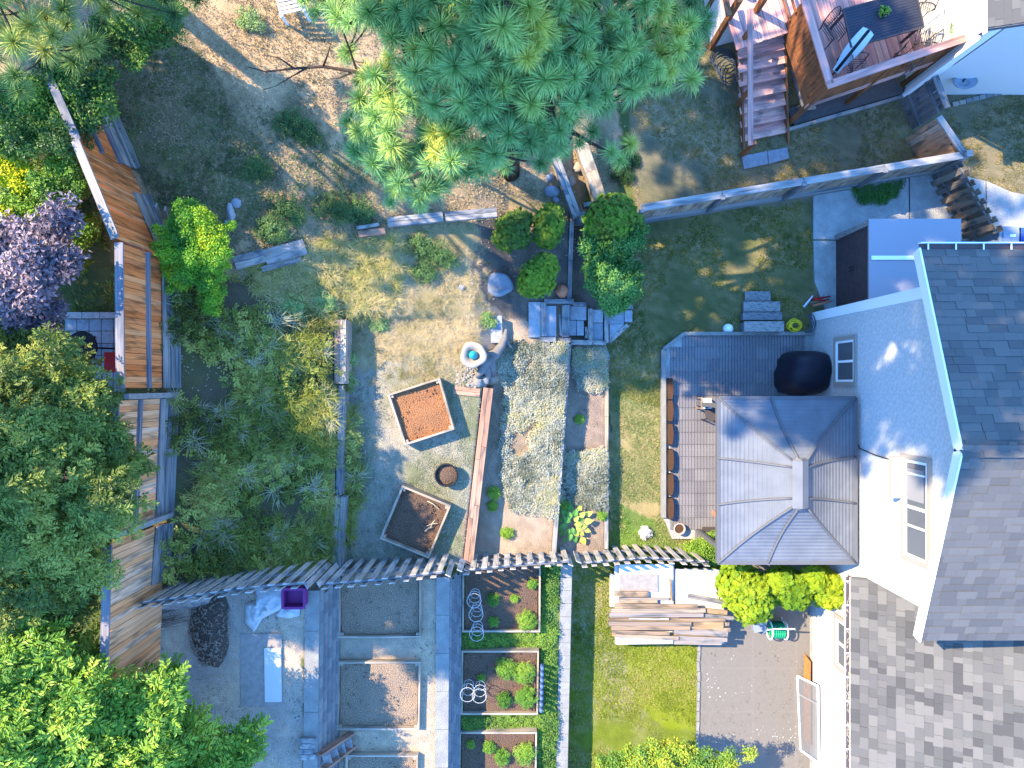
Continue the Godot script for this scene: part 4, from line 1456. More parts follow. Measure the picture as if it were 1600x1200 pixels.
func build_fences() -> void:
	# the tall fence on the left, four bays
	var g := 3.46
	var f := plank_fence("plank_fence", "rust red fence bay with two rails, topmost, running under the pine branches", W(148, 132, g), W(208, 268, g), 1.78, 24, M.fence_red, [0.5, 1.1], M.rail_grey, -1.0)
	kick(f, W(148, 132, g), W(208, 268, g), -1.0)
	f = plank_fence("plank_fence", "rust red fence bay of slanting boards without rails, second from the top", W(208, 270, g), W(262, 402, g), 1.82, 24, M.fence_red, [], M.rail_pale, -1.0)
	kick(f, W(222, 310, g), W(262, 402, g), -1.0)
	f = plank_fence("plank_fence", "rust red fence bay with one blue grey rail, beside the bright green shrub", W(266, 408, g), W(268, 606, g), 1.80, 24, M.fence_red, [0.93], M.rail_grey, -1.0)
	kick(f, W(266, 408, g), W(268, 606, g), -1.0)
	f = plank_fence("plank_fence", "tan fence bay with two blue grey rails, a leafy branch hanging over it", W(265, 622, g), W(257, 806, g - 0.06), 1.90, 22, M.fence_tan, [0.36, 1.16], M.rail_grey, -1.0)
	kick(f, W(265, 622, g), W(257, 806, g - 0.06), -1.0)
	f = plank_fence("plank_fence", "pale tan fence bay of slanting boards, bottommost, above the light green tree", W(257, 816, g - 0.1), W(247, 1090, g - 0.3), 1.95, 32, M.fence_tan, [], M.rail_grey, -1.0)
	kick(f, W(257, 816, g - 0.1), W(250, 905, g - 0.1), -1.0)
	var posts := [[277, 617, 1.85, "pale fence post between the red bay and the tan bay"], [267, 804, 1.95, "pale fence post between the railed tan bay and the plain tan bay"], [268, 704, 0.2, "short pale stub post halfway along the railed tan bay"]]
	for p in posts:
		var b := W(p[0], p[1], g)
		var s := ST()
		box(s, b + Vector3(0, p[2] / 2, 0), Vector3(0.09, p[2], 0.10))
		tag(build_at("fence_post", s, M.rail_pale, b), p[3], "post", "posts of the left fence")
	# picket fence between the garden and the plot to the south
	var line := [W(268, 914, 3.0), W(420, 893, 2.95), W(500, 889, 2.95), W(528, 887, 2.0), W(612, 883, 2.0), W(700, 876, 1.95), W(730, 872, 1.05), W(805, 869, 1.0), W(884, 863, 0.75), W(900, 861, 0.05), W(995, 854, 0.0), W(1088, 861, 0.0)]
	var heights := [1.38, 1.33, 1.15, 1.45, 1.30, 1.05, 1.25, 0.95, 0.95, 1.35, 1.30, 1.25]
	var bays := [[0, 2, "shadowbox picket fence bay at the left end, meeting the tall tan fence"], [2, 5, "shadowbox picket fence bay above the bare raised beds"], [5, 8, "shadowbox picket fence bay above the herb beds with wire rings"], [8, 11, "shadowbox picket fence bay at the right end, above the lumber pile"]]
	var pick := 0
	for bay in bays:
		var t := thing("picket_fence", bay[2], "fence", (line[bay[0]] + line[bay[1]]) * 0.5, "picket fence bays")
		for k in range(bay[0], bay[1]):
			var a: Vector3 = line[k]
			var b: Vector3 = line[k + 1]
			var dd := (b - a)
			var flat := Vector3(dd.x, 0, dd.z)
			var n := maxi(2, int(flat.length() / 0.128))
			var nn := flat.normalized().cross(Vector3.UP).normalized()
			if absf(dd.y) > 0.5:
				n = 2
			for j in n:
				var u := (j + 0.5) / n
				var p := a + dd * u
				p.y = land(p.x, p.z) - 0.02
				var top := a.y + dd.y * u + lerpf(heights[k], heights[k + 1], u)
				pick += 1
				var off := nn * (0.055 if pick % 2 else -0.055)
				board("picket", p + off, Vector3(p.x, top, p.z) + off + Vector3(rng.randf_range(-0.015, 0.015), rng.randf_range(-0.02, 0.02), 0), 0.125, 0.02, M.picket[rng.randi() % 4], t, nn)
			if absf(dd.y) < 0.5:
				for r in [0.25, 0.85]:
					board("rail", a + Vector3(0, r * heights[k], 0), b + Vector3(0, r * heights[k + 1], 0), 0.05, 0.085, M.grey_wood[2], t)
	# low fence from the cedars to the corner by the concrete path
	var fa := W(986, 347, 0.02)
	var fb := W(1454, 270, 0.03)
	f = plank_fence("plank_fence", "weathered brown plank fence with blue grey cap crossing between the two lawns", fa, fb, 1.36, 50, M.fence_brown, [0.2], M.rail_pale, 1.0, false)
	for k in 4:
		board("cap", fa.lerp(fb, k / 4.0) + Vector3(0, 1.39, 0), fa.lerp(fb, (k + 1) / 4.0 - 0.002) + Vector3(0, 1.39, 0), 0.17, 0.04, M.rail_pale, f)
		var pp := fa.lerp(fb, k / 4.0)
		board("post", pp + Vector3(0, 0, 0.07), pp + Vector3(0, 1.43, 0.07), 0.1, 0.1, M.grey_wood[2], f)
	board("bottom_board", fa + Vector3(0, 0.1, 0.06), fa.lerp(fb, 0.72) + Vector3(0, 0.1, 0.06), 0.09, 0.2, M.grey_wood[1], f)
	var fc := W(1413, 216, 0.03)
	f = plank_fence("plank_fence", "short brown plank fence turning the corner towards the open gate", fb, fc, 1.36, 8, M.fence_brown, [], M.rail_pale, -1.0, false)
	board("cap", fb + Vector3(0, 1.40, 0.08), fc + Vector3(0, 1.40, 0), 0.15, 0.05, M.rail_pale, f)
	board("post", fb, fb + Vector3(0, 1.5, 0), 0.14, 0.14, M.rail_pale, f)
	f = plank_fence("gate", "dark weathered wooden gate standing open beside the far house wall", W(1408, 157, 0.06), W(1426, 203, 0.06), 1.36, 5, [M.grey_wood[2], M.rail_grey], [0.35, 1.1], M.grey_wood[2], 1.0, true)
	f.set_meta("category", "gate")
	# loose pickets standing beyond the shed
	var qa := W(1452, 277, 0.05)
	var qb := W(1512, 378, 0.05)
	var t2 := thing("picket_fence", "tan shadowbox picket fence between the concrete path and the bins", "fence", (qa + qb) * 0.5)
	for k in 15:
		var p := qa.lerp(qb, (k + 0.5) / 15)
		var nn := (qb - qa).normalized().cross(Vector3.UP).normalized()
		var off := nn * (0.055 if k % 2 else -0.055)
		board("picket", p + off, p + off + Vector3(0, 1.2 + rng.randf_range(-0.03, 0.03), 0), 0.15, 0.022, M.lumber[[1, 4, 5][rng.randi() % 3]], t2, nn)
	for r in [0.3, 1.0]:
		board("rail", qa + Vector3(0, r, 0), qb + Vector3(0, r, 0), 0.05, 0.09, M.lumber[4], t2)

func kick(f: Node3D, a: Vector3, b: Vector3, side: float) -> void:
	var nn := (b - a).normalized().cross(Vector3.UP).normalized() * side
	board("kick_board", a + nn * 0.06 + Vector3(0, 0.30, 0), b + nn * 0.06 + Vector3(0, 0.30, 0), 0.03, 0.24, M.rail_pale, f)
	board("kick_board", a + nn * 0.10 + Vector3(0, 0.08, 0), b + nn * 0.10 + Vector3(0, 0.08, 0), 0.03, 0.22, M.grey_wood[0], f)
	board("kick_board", a + nn * 0.16 + Vector3(0, 0.02, 0), b + nn * 0.16 + Vector3(0, 0.02, 0), 0.08, 0.06, M.grey_wood[1], f)

func build_far_house() -> void:
	var hs := thing("pale_house", "pale sided neighbour house at the top right corner behind the red deck", "house", Vector3(12, 0, -9.5))
	var x := 10.06
	var zw := -7.40
	var st := ST()
	box(st, Vector3(x + 0.1, 1.7, -10.5), Vector3(0.2, 3.6, 6.2))
	box(st, Vector3(x + 2.6, 1.7, zw - 0.1), Vector3(5.0, 3.6, 0.2))
	box(st, Vector3(x + 5.0, 1.9, -10.5), Vector3(0.2, 4.0, 6.2))
	build("wall", st, M.siding, hs)
	st = ST()
	box(st, Vector3(x + 0.05, 1.7, zw + 0.012), Vector3(0.16, 3.5, 0.024))
	box(st, Vector3(x - 0.012, 1.7, zw - 0.06), Vector3(0.024, 3.5, 0.16))
	build("corner_board", st, M.vinyl, hs)
	st = ST()
	for k in 8:
		box(st, Vector3(x - 0.006, 1.5 + k * 0.24, -10.4), Vector3(0.012, 0.02, 5.9))
	build("siding_lap", st, M.siding, hs)
	st = ST()
	slab4(st, Vector3(x - 0.32, 3.45, -14), Vector3(x - 0.32, 3.45, zw + 0.1), Vector3(x + 5.2, 5.3, zw + 0.1), Vector3(x + 5.2, 5.3, -14), 0.1)
	var rf := build("roof", st, M.felt, hs)
	var yes := func(c): return c.x < 12.6 and c.z > -11.0
	shingles(rf, Vector3(x - 0.32, 3.45, -11.0), Vector3(0, 0, 1), Vector3(5.52, 1.85, 0).normalized(), 3.68, 2.6, 0.15, M.shingle_a, yes)
	st = ST()
	box(st, Vector3(x - 0.40, 3.40, -10.6), Vector3(0.10, 0.02, 6.8))
	build("gutter", st, M.gutter_dark, rf)
	st = ST()
	for dx in [-0.46, -0.335]:
		box(st, Vector3(x + dx, 3.46, -10.6), Vector3(0.02, 0.12, 6.8))
	build("gutter_lip", st, M.vinyl, rf)
	st = ST()
	box(st, Vector3(x - 0.1, 1.7, zw + 0.05), Vector3(0.07, 3.3, 0.07))
	build("downpipe", st, M.vinyl, hs)
	# the deck
	var dk := thing("deck", "red brown wooden deck with solid rails, in front of the pale house", "deck", Vector3(8.6, 0.2, -8.6))
	var co := W(1297, 132, 2.4)
	var fl := 1.40
	var cw := (W(1257, 0, 2.4) - co).normalized()
	var cs := (W(1521, 55, 2.4) - co).normalized()
	for k in 21:                                # floor boards, parallel to the west rail
		var o := Vector3(co.x, fl - 0.02, co.z) + cs * (0.06 + k * 0.142)
		if o.x < x - 0.02:
			board("floor_board", o + cw * 0.04, o + cw * 5.2, 0.135, 0.035, M.deck_red[rng.randi() % 4], dk)
	for k in 9:                                 # the landing west of the rail, at the stair head
		var o := Vector3(co.x, fl - 0.02, co.z) - cs * (0.09 + k * 0.142)
		board("floor_board", o + cw * 1.75, o + cw * 5.2, 0.135, 0.035, M.deck_red[rng.randi() % 4], dk)
	board("cap", co, co + cw * 5.2, 0.17, 0.045, M.deck_cap, dk)
	board("cap", co - cs * 0.08, co + cs * 3.15, 0.17, 0.045, M.deck_cap, dk)
	for e in [[cw, 1.9], [cs, 3.1]]:
		var d: Vector3 = e[0]
		var n := int(e[1] / 0.11)
		for k in n:
			var p: Vector3 = co + d * (0.05 + e[1] * k / n)
			p.y = 1.24
			board("rail_board", p, p + Vector3(0, 1.12, 0), 0.105, 0.02, M.deck_stain, dk, d.cross(Vector3.UP))
	for s in [[cw, 0.0], [cw, 1.9], [cw, 3.4], [cw, 5.0], [cs, 1.55], [cs, 3.1]]:
		var p: Vector3 = co + s[0] * s[1]
		board("post", Vector3(p.x, 0.0, p.z) + Vector3(0.03, 0, -0.03), Vector3(p.x, 2.38, p.z) + Vector3(0.03, 0, -0.03), 0.10, 0.10, M.deck_stain, dk, cw)
	board("fascia", Vector3(co.x, 1.25, co.z) - cs * 0.03, Vector3(co.x, 1.25, co.z) + cs * 3.1, 0.04, 0.24, M.deck_red[1], dk)
	board("fascia", Vector3(co.x, 1.25, co.z), Vector3(co.x, 1.25, co.z) + cw * 5.0, 0.04, 0.24, M.deck_stain, dk)
	for k in 3:
		var p := Vector3(co.x, 2.0, co.z) - cs * 0.04 + cw * 1.9
		board("rail", p + Vector3(0, -0.35 * k, 0), p + cw * 3.2 + Vector3(0, -0.35 * k, 0), 0.04, 0.05, M.deck_stain, dk)
	# west skirt under the landing
	var sk := [W(1096, -30, 0.1), W(1111, 74, 0.1), W(1153, 62, 0.1)]
	for e in [[0, 1], [1, 2]]:
		var a: Vector3 = sk[e[0]]
		var b: Vector3 = sk[e[1]]
		var n := int(a.distance_to(b) / 0.1)
		for k in n:
			var p := a.lerp(b, (k + 0.5) / n)
			board("skirt_board", p, p + Vector3(0, 1.2, 0), 0.092, 0.02, M.siding, dk, (b - a).cross(Vector3.UP))
	for p in [W(1111, 74, 0.05), W(1103, 22, 0.05), W(1152, 62, 0.05)]:
		board("post", p, p + Vector3(0, 2.2, 0), 0.12, 0.12, M.deck_stain, dk, cw)
	board("rail", W(1139, 25, 2.2), W(1127, -40, 2.2), 0.12, 0.05, M.deck_stain, dk)
	# stairs
	var sr := thing("deck_stairs", "red brown wooden stairs with one handrail descending from the deck", "stairs", W(1195, 150, 0.1))
	for k in 8:
		var h := 1.24 - 0.158 * k
		var yl := 71.0 + 21.7 * k
		for j in 2:
			var o := -5.5 - 10.6 * (1 - j)
			board("tread", W(1152 + 0.8 * k, yl + o, h), W(1224 + 0.9 * k, yl + o - 15.5, h), 0.165, 0.04, M.deck_red[rng.randi() % 4], sr)
	for e in [[1153, 1160], [1221, 1229]]:
		var top := W(e[0] + 2, 58 - (14 if e[0] > 1200 else 0), 1.1)
		var bot := W(e[1] + 1, 238 - (14 if e[0] > 1200 else 0), 0.0)
		board("stringer", top, bot, 0.05, 0.2, M.deck_stain, sr)
	for p in [W(1152, 76, 0.9), W(1153, 163, 0.4), W(1158, 244, 0.0)]:
		board("post", p, Vector3(p.x, p.y + 1.0, p.z), 0.09, 0.09, M.deck_stain, sr, cw)
	board("handrail", W(1172, 14, 2.12), W(1172.5, 227, 0.98), 0.12, 0.045, M.deck_cap, sr)
	for e in [[1159, 244, 1199, 236, 1200, 256, 1163, 264], [1200, 236, 1230, 230, 1233, 247, 1201, 256]]:
		st = ST()
		var pts := []
		for k in 4:
			pts.append(V2(W(e[k * 2], e[k * 2 + 1], 0.1)))
		prism(st, pts, -0.05, 0.10)
		build("landing_slab", st, M.slab[1], sr)
	deck_furniture(fl)
	# oddments round the far deck
	tag(board("loose_board", W(1238, 108, 0.2), W(1257, 172, 0.12), 0.1, 0.05, M.rail_pale), "long pale board lying beside the stairs below the deck rail", "plank", "loose boards by the deck")
	tag(board("loose_board", W(1250, 172, 0.2), W(1274, 168, 0.2), 0.07, 0.05, M.bed_board[0]), "short pale board lying across the end of the long one", "plank", "loose boards by the deck")
	st = ST(true)
	for k in 6:
		var pts := []
		var c := W(1128 + k * 2.2, 90 + k * 5.0, 0.12 + 0.02 * k)
		for j in 13:
			var an := TAU * j / 12.0
			pts.append(c + Vector3(cos(an) * (0.30 - 0.02 * k), 0.02 * sin(an * 3 + k), sin(an) * (0.22 + 0.02 * k)))
		tube(st, pts, [0.013], 5)
	tag(build_at("garden_hose", st, M.dark_hose, W(1133, 100, 0.1)), "loosely coiled dark garden hose on the lawn beside the deck stairs", "hose")
	st = ST()
	var pts2 := []
	for q in [[1240, 196], [1230, 170], [1300, 150], [1395, 120], [1412, 146]]:
		pts2.append(V2(W(q[0], q[1], 0.1)))
	prism(st, pts2, -0.05, 0.13)
	setting(build("gravel_strip", st, M.gravel_dark if M.has("gravel_dark") else M.gravel))
	var dish := thing("satellite_dish", "blue grey dish on a bracket low on the pale house wall", "dish", W(1504, 126, 0.1))
	st = ST(true)
	lathe(st, W(1504, 130, 0.9), [Vector2(0.0, 0.0), Vector2(0.15, 0.02), Vector2(0.30, 0.09), Vector2(0.30, 0.11), Vector2(0.14, 0.04)], 20, 0.0, 1.0, 0.62)
	build("dish", st, M.plastic_grey, dish)
	st = ST()
	tube(st, [W(1504, 128, 0.9), W(1512, 116, 1.0), W(1524, 110, 1.0)], [0.03], 6)
	build("bracket", st, M.dark_metal, dish)
	for k in 12:
		st = ST()
		box(st, W(1492 + k * 10.5, 163 - k * 2.7, 0.05), Vector3(0.16, 0.1, 0.1), Basis(Vector3.UP, 0.2 + rng.randf_range(-0.1, 0.1)))
		tag(build_at("edging_brick", st, M.block[k % 3] if k > 1 else M.stone, W(1492 + k * 10.5, 163 - k * 2.7, 0.0)), "small grey edging brick in the curving row beyond the gate", "brick", "edging bricks beyond the gate")

func deck_furniture(fl: float) -> void:
	var tb := thing("dining_table", "dark slatted outdoor dining table on the red deck", "table", W(1376, 32, fl))
	var ta := W(1317, 15, fl + 0.74)
	var tbb := W(1430, -16, fl + 0.74)
	var td := W(1330, 74, fl + 0.74)
	var u := tbb - ta
	var v := td - ta
	for k in 14:
		var o := ta + v * ((k + 0.5) / 14)
		board("slat", o, o + u, v.length() / 14 - 0.008, 0.03, M.table, tb)
	for e in [[0.0, 0.0], [1.0, 0.0], [1.0, 1.0], [0.0, 1.0]]:
		var p: Vector3 = ta + u * lerpf(0.04, 0.96, e[0]) + v * lerpf(0.06, 0.94, e[1])
		board("leg", Vector3(p.x, fl, p.z), p, 0.05, 0.05, M.dark_metal, tb, u)
	for e in [[ta, tbb], [td, td + u], [ta, td], [tbb, tbb + v]]:
		board("edge", e[0] + Vector3(0, 0.004, 0), e[1] + Vector3(0, 0.004, 0), 0.03, 0.045, M.dark_metal, tb)
	var pc := W(1378, 22, fl + 0.76)
	var pl := thing("potted_plant", "little green plant in the middle of the dark deck table", "plant", pc)
	var st := ST()
	lathe(st, pc, [Vector2(0.05, 0), Vector2(0.07, 0.09), Vector2(0.05, 0.09), Vector2(0, 0.08)], 12)
	build("pot", st, M.black, pl)
	foliage("leaves", pl, [[pc + Vector3(0, 0.13, 0), Vector3(0.10, 0.08, 0.10)]], 60, leaf_mesh, M.leaf, Vector2(0.07, 0.12), [Color(0.06, 0.16, 0.02), Color(0.16, 0.30, 0.03)], 0.4, 0.2)
	# closed parasol leaning over the table
	var um := thing("closed_parasol", "closed pale grey parasol leaning from the deck corner onto the table", "parasol", W(1304, 112, fl))
	var a := W(1303, 114, fl + 0.35)
	var b := W(1356, 49, fl + 1.0)
	var d := (b - a)
	var side := d.cross(Vector3.UP).normalized()
	st = ST()
	tube(st, [a - d * 0.05, b + d * 0.04], [0.022], 7)
	build("pole", st, M.dark_metal, um)
	for s in [-1.0, 1.0]:
		for e in [0, 1]:
			st = ST(true)
			var w0: float = 0.03 + 0.05 * e
			var w1: float = 0.17 - 0.07 * e
			for k in 8:
				var q: Array[Vector3] = []
				for c in [[k, 0], [k + 1, 0], [k + 1, 1], [k, 1]]:
					var t: float = c[0] / 8.0
					var w: float = lerpf(w0, w1, sin(t * 2.2)) * (1.0 if c[1] else 0.12)
					q.append(a + d * t + side * s * w + Vector3(0, 0.05 + 0.02 * e - 0.12 * c[1] * sin(t * 3.0), 0))
				quad(st, q[0], q[1], q[2], q[3])
			build("canopy_fold", st, M.umbrella, um)
	st = ST()
	beam(st, a + d * 0.02 + Vector3(0, 0.06, 0), b + Vector3(0, 0.06, 0), 0.07, 0.02)
	build("strap", st, M.black, um)
	# wire chairs
	var chairs := [[1303, 46, 0.6, "dark metal chair on the left of the deck table, its back to the rail"], [1416, 92, 2.4, "dark metal chair at the near right corner of the deck table"], [1446, 62, 2.9, "wire backed round chair between the deck table and the white wall"], [1440, 2, 2.9, "wire backed round chair at the far right end of the deck table"], [1338, 108, 1.6, "dark metal chair behind the closed parasol"]]
	for c in chairs:
		var p := W(c[0], c[1], fl + 0.45)
		var t := thing("wire_chair", c[3], "chair", Vector3(p.x, fl, p.z), "metal chairs on the deck")
		var bs := Basis(Vector3.UP, c[2])
		for k in 4:
			st = ST()
			var q := Vector3((k % 2) * 0.4 - 0.2, 0, (k / 2) * 0.4 - 0.2)
			tube(st, [p + bs * (q * 1.1 + Vector3(0, -0.45, 0)), p + bs * q], [0.012], 5)
			build("leg", st, M.dark_metal, t)
		st = ST(true)
		var rim := []
		for k in 13:
			var an := PI * k / 12.0
			rim.append(p + bs * Vector3(cos(an) * 0.25, 0.06 + 0.40 * sin(an), -0.2 - 0.1 * sin(an)))
		tube(st, rim, [0.014], 5)
		build("back_rim", st, M.dark_metal, t)
		for k in range(1, 12):
			st = ST()
			var an := PI * k / 12.0
			beam(st, p + bs * Vector3(cos(an) * 0.25, 0.02, -0.2), p + bs * Vector3(cos(an) * 0.25, 0.06 + 0.40 * sin(an), -0.2 - 0.1 * sin(an)), 0.008, 0.008)
			build("back_wire", st, M.dark_metal, t)
		for k in 10:
			st = ST()
			beam(st, p + bs * Vector3(-0.22 + 0.049 * k, 0, -0.22), p + bs * Vector3(-0.22 + 0.049 * k, 0, 0.22), 0.012, 0.01)
			build("seat_wire", st, M.dark_metal, t)
		for s in [-1.0, 1.0]:
			st = ST(true)
			tube(st, [p + bs * Vector3(s * 0.24, 0.2, -0.26), p + bs * Vector3(s * 0.27, 0.24, 0.05), p + bs * Vector3(s * 0.25, 0.2, 0.2), p + bs * Vector3(s * 0.22, 0, 0.2)], [0.014], 5)
			build("arm", st, M.dark_metal, t)
	var gp := W(1490, 52, fl + 0.25)
	var gr := thing("potted_grass", "spiky green grass plant in a tub by the white wall on the deck", "plant", Vector3(gp.x, fl, gp.z))
	st = ST()
	lathe(st, Vector3(gp.x, fl, gp.z), [Vector2(0.12, 0), Vector2(0.16, 0.26), Vector2(0.12, 0.26), Vector2(0, 0.24)], 14)
	build("tub", st, M.trim, gr)
	foliage("leaves", gr, [[gp + Vector3(0, 0.12, 0), Vector3(0.14, 0.1, 0.14)]], 26, weed_mesh, M.leaf, Vector2(0.18, 0.34), [Color(0.08, 0.2, 0.03), Color(0.22, 0.34, 0.05)], 0.9, 0.2)

func raised_bed(label: String, c: Array, ground: float, rim: float, soil_h: float, mats: Array, soil: Material, wid := 0.045, group := "", posts := true) -> Node3D:
	# c: four outer corners in the survey at rim height, in turn
	var p: Array[Vector3] = []
	var mid := Vector3.ZERO
	for q in c:
		p.append(W(q[0], q[1], rim))
		mid += p[-1] * 0.25
	var b := thing("raised_bed", label, "raised bed", Vector3(mid.x, ground, mid.z), group)
	for k in 4:
		var a := p[k]
		var d := p[(k + 1) % 4]
		var dn := (d - a).normalized()
		var inward := (mid - (a + d) * 0.5)
		inward = (inward - dn * inward.dot(dn))
		inward = Vector3(inward.x, 0, inward.z).normalized()
		var tall := rim - ground + 0.05
		board("side_board", a + inward * wid * 0.5 + Vector3(0, -tall / 2, 0) + dn * (wid if k % 2 else 0.0), d + inward * wid * 0.5 + Vector3(0, -tall / 2, 0) - dn * (wid if k % 2 else 0.0), wid, tall, mats[rng.randi() % mats.size()], b)
	if posts:
		for k in 4:
			var q := p[k] + (mid - p[k]).normalized() * 0.10
			var st := ST()
			box(st, Vector3(q.x, (ground + rim) / 2 - 0.02, q.z), Vector3(0.085, rim - ground - 0.02, 0.085), Basis(Vector3.UP, -atan2(p[1].z - p[0].z, p[1].x - p[0].x)))
			build("corner_post", st, mats[0], b)
	var st := ST(true)
	var n := 18
	var e := 0.035
	for i in n:
		for j in n:
			var q: Array[Vector3] = []
			for o in [[0, 0], [1, 0], [1, 1], [0, 1]]:
				var u := lerpf(e, 1 - e, float(i + o[0]) / n)
				var v := lerpf(e, 1 - e, float(j + o[1]) / n)
				var w := p[0].lerp(p[1], u).lerp(p[3].lerp(p[2], u), v)
				w.y = soil_h + 0.03 * n1.get_noise_2d(w.x * 30, w.z * 30) + 0.04 * n2.get_noise_2d(w.x * 12, w.z * 12)
				q.append(w)
			quad(st, q[0], q[1], q[2], q[3])
	build("soil", st, soil, b)
	st = ST()
	for k in 70:
		var u := rng.randf_range(0.06, 0.94)
		var v := rng.randf_range(0.06, 0.94)
		var w := p[0].lerp(p[1], u).lerp(p[3].lerp(p[2], u), v)
		var s := rng.randf_range(0.012, 0.035)
		box(st, Vector3(w.x, soil_h + 0.01 + 0.03 * n1.get_noise_2d(w.x * 30, w.z * 30), w.z), Vector3(s, s * 0.8, s * 1.3), Basis(Vector3(rng.randf(), rng.randf(), rng.randf()).normalized(), rng.randf() * 3.0))
	stuff(build("clods", st, soil, b))
	return b

func rock(called: String, label: String, px: float, py: float, size: Vector3, m: Material, group := "", sink := 0.35) -> void:
	var g := on_land(px, py)
	var me := rock_mesh(rng.randi() % 1000)
	var o := put(called, me, Transform3D(Basis(Vector3.UP, rng.randf() * TAU).scaled_local(size), g + Vector3(0, size.y * (0.5 - sink), 0)), m)
	tag(o, label, "stone", group)

func build_garden_things() -> void:
	raised_bed("square raised bed of rust orange soil, tilted beside the reddish timber wall", [[605, 616], [687, 590], [710, 671], [632, 696.5]], 1.5, 1.90, 1.76, M.bed_board, M.soil_red)
	var b2 := raised_bed("square raised bed of dark soil with dead twigs, below the round black pot", [[628, 758], [704.5, 790], [670, 873], [593, 842]], 1.5, 1.88, 1.70, M.bed_board, M.soil_dark)
	var st := ST()
	for e in [[668, 783, 686, 796], [667, 822, 684, 818], [672, 826, 680, 812], [664, 830, 675, 824]]:
		tube(st, [W(e[0], e[1], 1.76), W((e[0] + e[2]) * 0.5, (e[1] + e[3]) * 0.5 - 2, 1.80), W(e[2], e[3], 1.77)], [0.012, 0.009, 0.006], 5)
	tag(build_at("dead_twigs", st, M.straw, W(674, 810, 1.7)), "bare pale dead twigs lying on the dark soil of the raised bed", "twigs")
	# round pot
	var pc := on_land(699, 740)
	var pt := thing("round_planter", "round black plastic planter of dark soil between the two raised beds", "planter", pc)
	st = ST(true)
	lathe(st, pc, [Vector2(0.22, 0.0), Vector2(0.255, 0.22), Vector2(0.275, 0.26), Vector2(0.27, 0.28), Vector2(0.235, 0.28), Vector2(0.225, 0.18)], 30)
	build("rim", st, M.black, pt)
	st = ST(true)
	lathe(st, pc, [Vector2(0.23, 0.17), Vector2(0.15, 0.20), Vector2(0.05, 0.215), Vector2(0.0, 0.215)], 20, 0.05)
	build("soil", st, M.soil_dark, pt)
	# stone fountain with a glass float
	var fc := on_land(741, 556)
	var ft := thing("stone_fountain", "round pale stone bowl with a teal glass float in it, by the driftwood", "fountain", fc)
	st = ST(true)
	lathe(st, fc, [Vector2(0.20, -0.05), Vector2(0.15, 0.2), Vector2(0.2, 0.34), Vector2(0.30, 0.42), Vector2(0.30, 0.46), Vector2(0.24, 0.47), Vector2(0.16, 0.43), Vector2(0.13, 0.36), Vector2(0.0, 0.34)], 28, 0.05)
	build("bowl", st, M.stone, ft)
	st = ST(true)
	lathe(st, fc + Vector3(0, 0.42, 0), [Vector2(0.0, -0.09), Vector2(0.07, -0.07), Vector2(0.105, 0.0), Vector2(0.085, 0.06), Vector2(0.045, 0.095), Vector2(0.03, 0.12), Vector2(0.0, 0.125)], 20)
	build("glass_float", st, M.teal, ft)
	# driftwood stump
	var dw := thing("driftwood", "gnarled grey driftwood root curving beside the stone fountain", "driftwood", on_land(768, 568))
	var limbs := [[[791, 514, 0.45], [789, 528, 0.34], [784, 540, 0.25], [775, 553, 0.18], [764, 560, 0.14]], [[764, 560, 0.15], [757, 570, 0.16], [752, 580, 0.13], [744, 590, 0.1]], [[764, 560, 0.15], [768, 574, 0.16], [772, 587, 0.1]], [[789, 528, 0.34], [795, 538, 0.30], [801, 544, 0.3]], [[764, 560, 0.15], [756, 552, 0.2], [749, 545, 0.15], [744, 536, 0.1]], [[757, 570, 0.16], [762, 583, 0.16], [766, 594, 0.08]]]
	var rad := [[0.03, 0.075, 0.10, 0.13, 0.16], [0.16, 0.13, 0.10, 0.05], [0.14, 0.12, 0.06], [0.04, 0.03, 0.012], [0.10, 0.07, 0.05, 0.03], [0.11, 0.09, 0.04]]
	for k in limbs.size():
		st = ST(true)
		var pts := []
		for q in limbs[k]:
			var g := on_land(q[0], q[1])
			pts.append(W(q[0], q[1], g.y + q[2]))
		tube(st, pts, rad[k], 8)
		build("limb", st, M.drift, dw)
	var whites := [[747, 597, 0.17, "large white stone at the foot of the driftwood, left of the pair"], [758, 594, 0.16, "large white stone at the foot of the driftwood, right of the pair"], [768, 592, 0.12, "smaller white stone right of the pair under the driftwood"], [756, 602, 0.10, "small white stone just below the pair under the driftwood"], [732, 602, 0.07, "small white stone on the short timber kerb, left end"], [739, 601, 0.07, "small white stone on the short timber kerb, middle"], [725, 592, 0.06, "little pale stone on the gravelly patch left of the driftwood"]]
	for w in whites:
		rock("white_stone", w[3], w[0], w[1], Vector3(w[2], w[2] * 0.8, w[2]) * 1.5, M.concrete_pale, "white stones by the driftwood")
	st = ST()
	for k in 260:
		var g := on_land(rng.randf_range(712, 760), rng.randf_range(572, 606))
		var s := rng.randf_range(0.015, 0.045)
		box(st, g + Vector3(0, s * 0.3, 0), Vector3(s, s * 0.7, s * 1.2), Basis(Vector3(rng.randf(), 1, rng.randf()).normalized(), rng.randf() * 3.0))
	tag(stuff(build_at("pebbles", st, M.stone, on_land(735, 590))), "loose pale pebbles scattered left of the driftwood", "pebbles")
	var slab := thing("paving_slab", "single blue grey paving slab on the straw by the driftwood tip", "slab", on_land(773, 515))
	st = ST()
	box(st, on_land(773, 515) + Vector3(0, 0.03, 0), Vector3(0.36, 0.08, 0.64), Basis(Vector3.UP, 0.04))
	build("slab", st, M.slab[0], slab)
	var bs := on_land(780, 446)
	var basin := thing("stone_basin", "squarish blue grey stone basin with a round hollow, left of the front globe cedar", "basin", bs)
	st = ST(true)
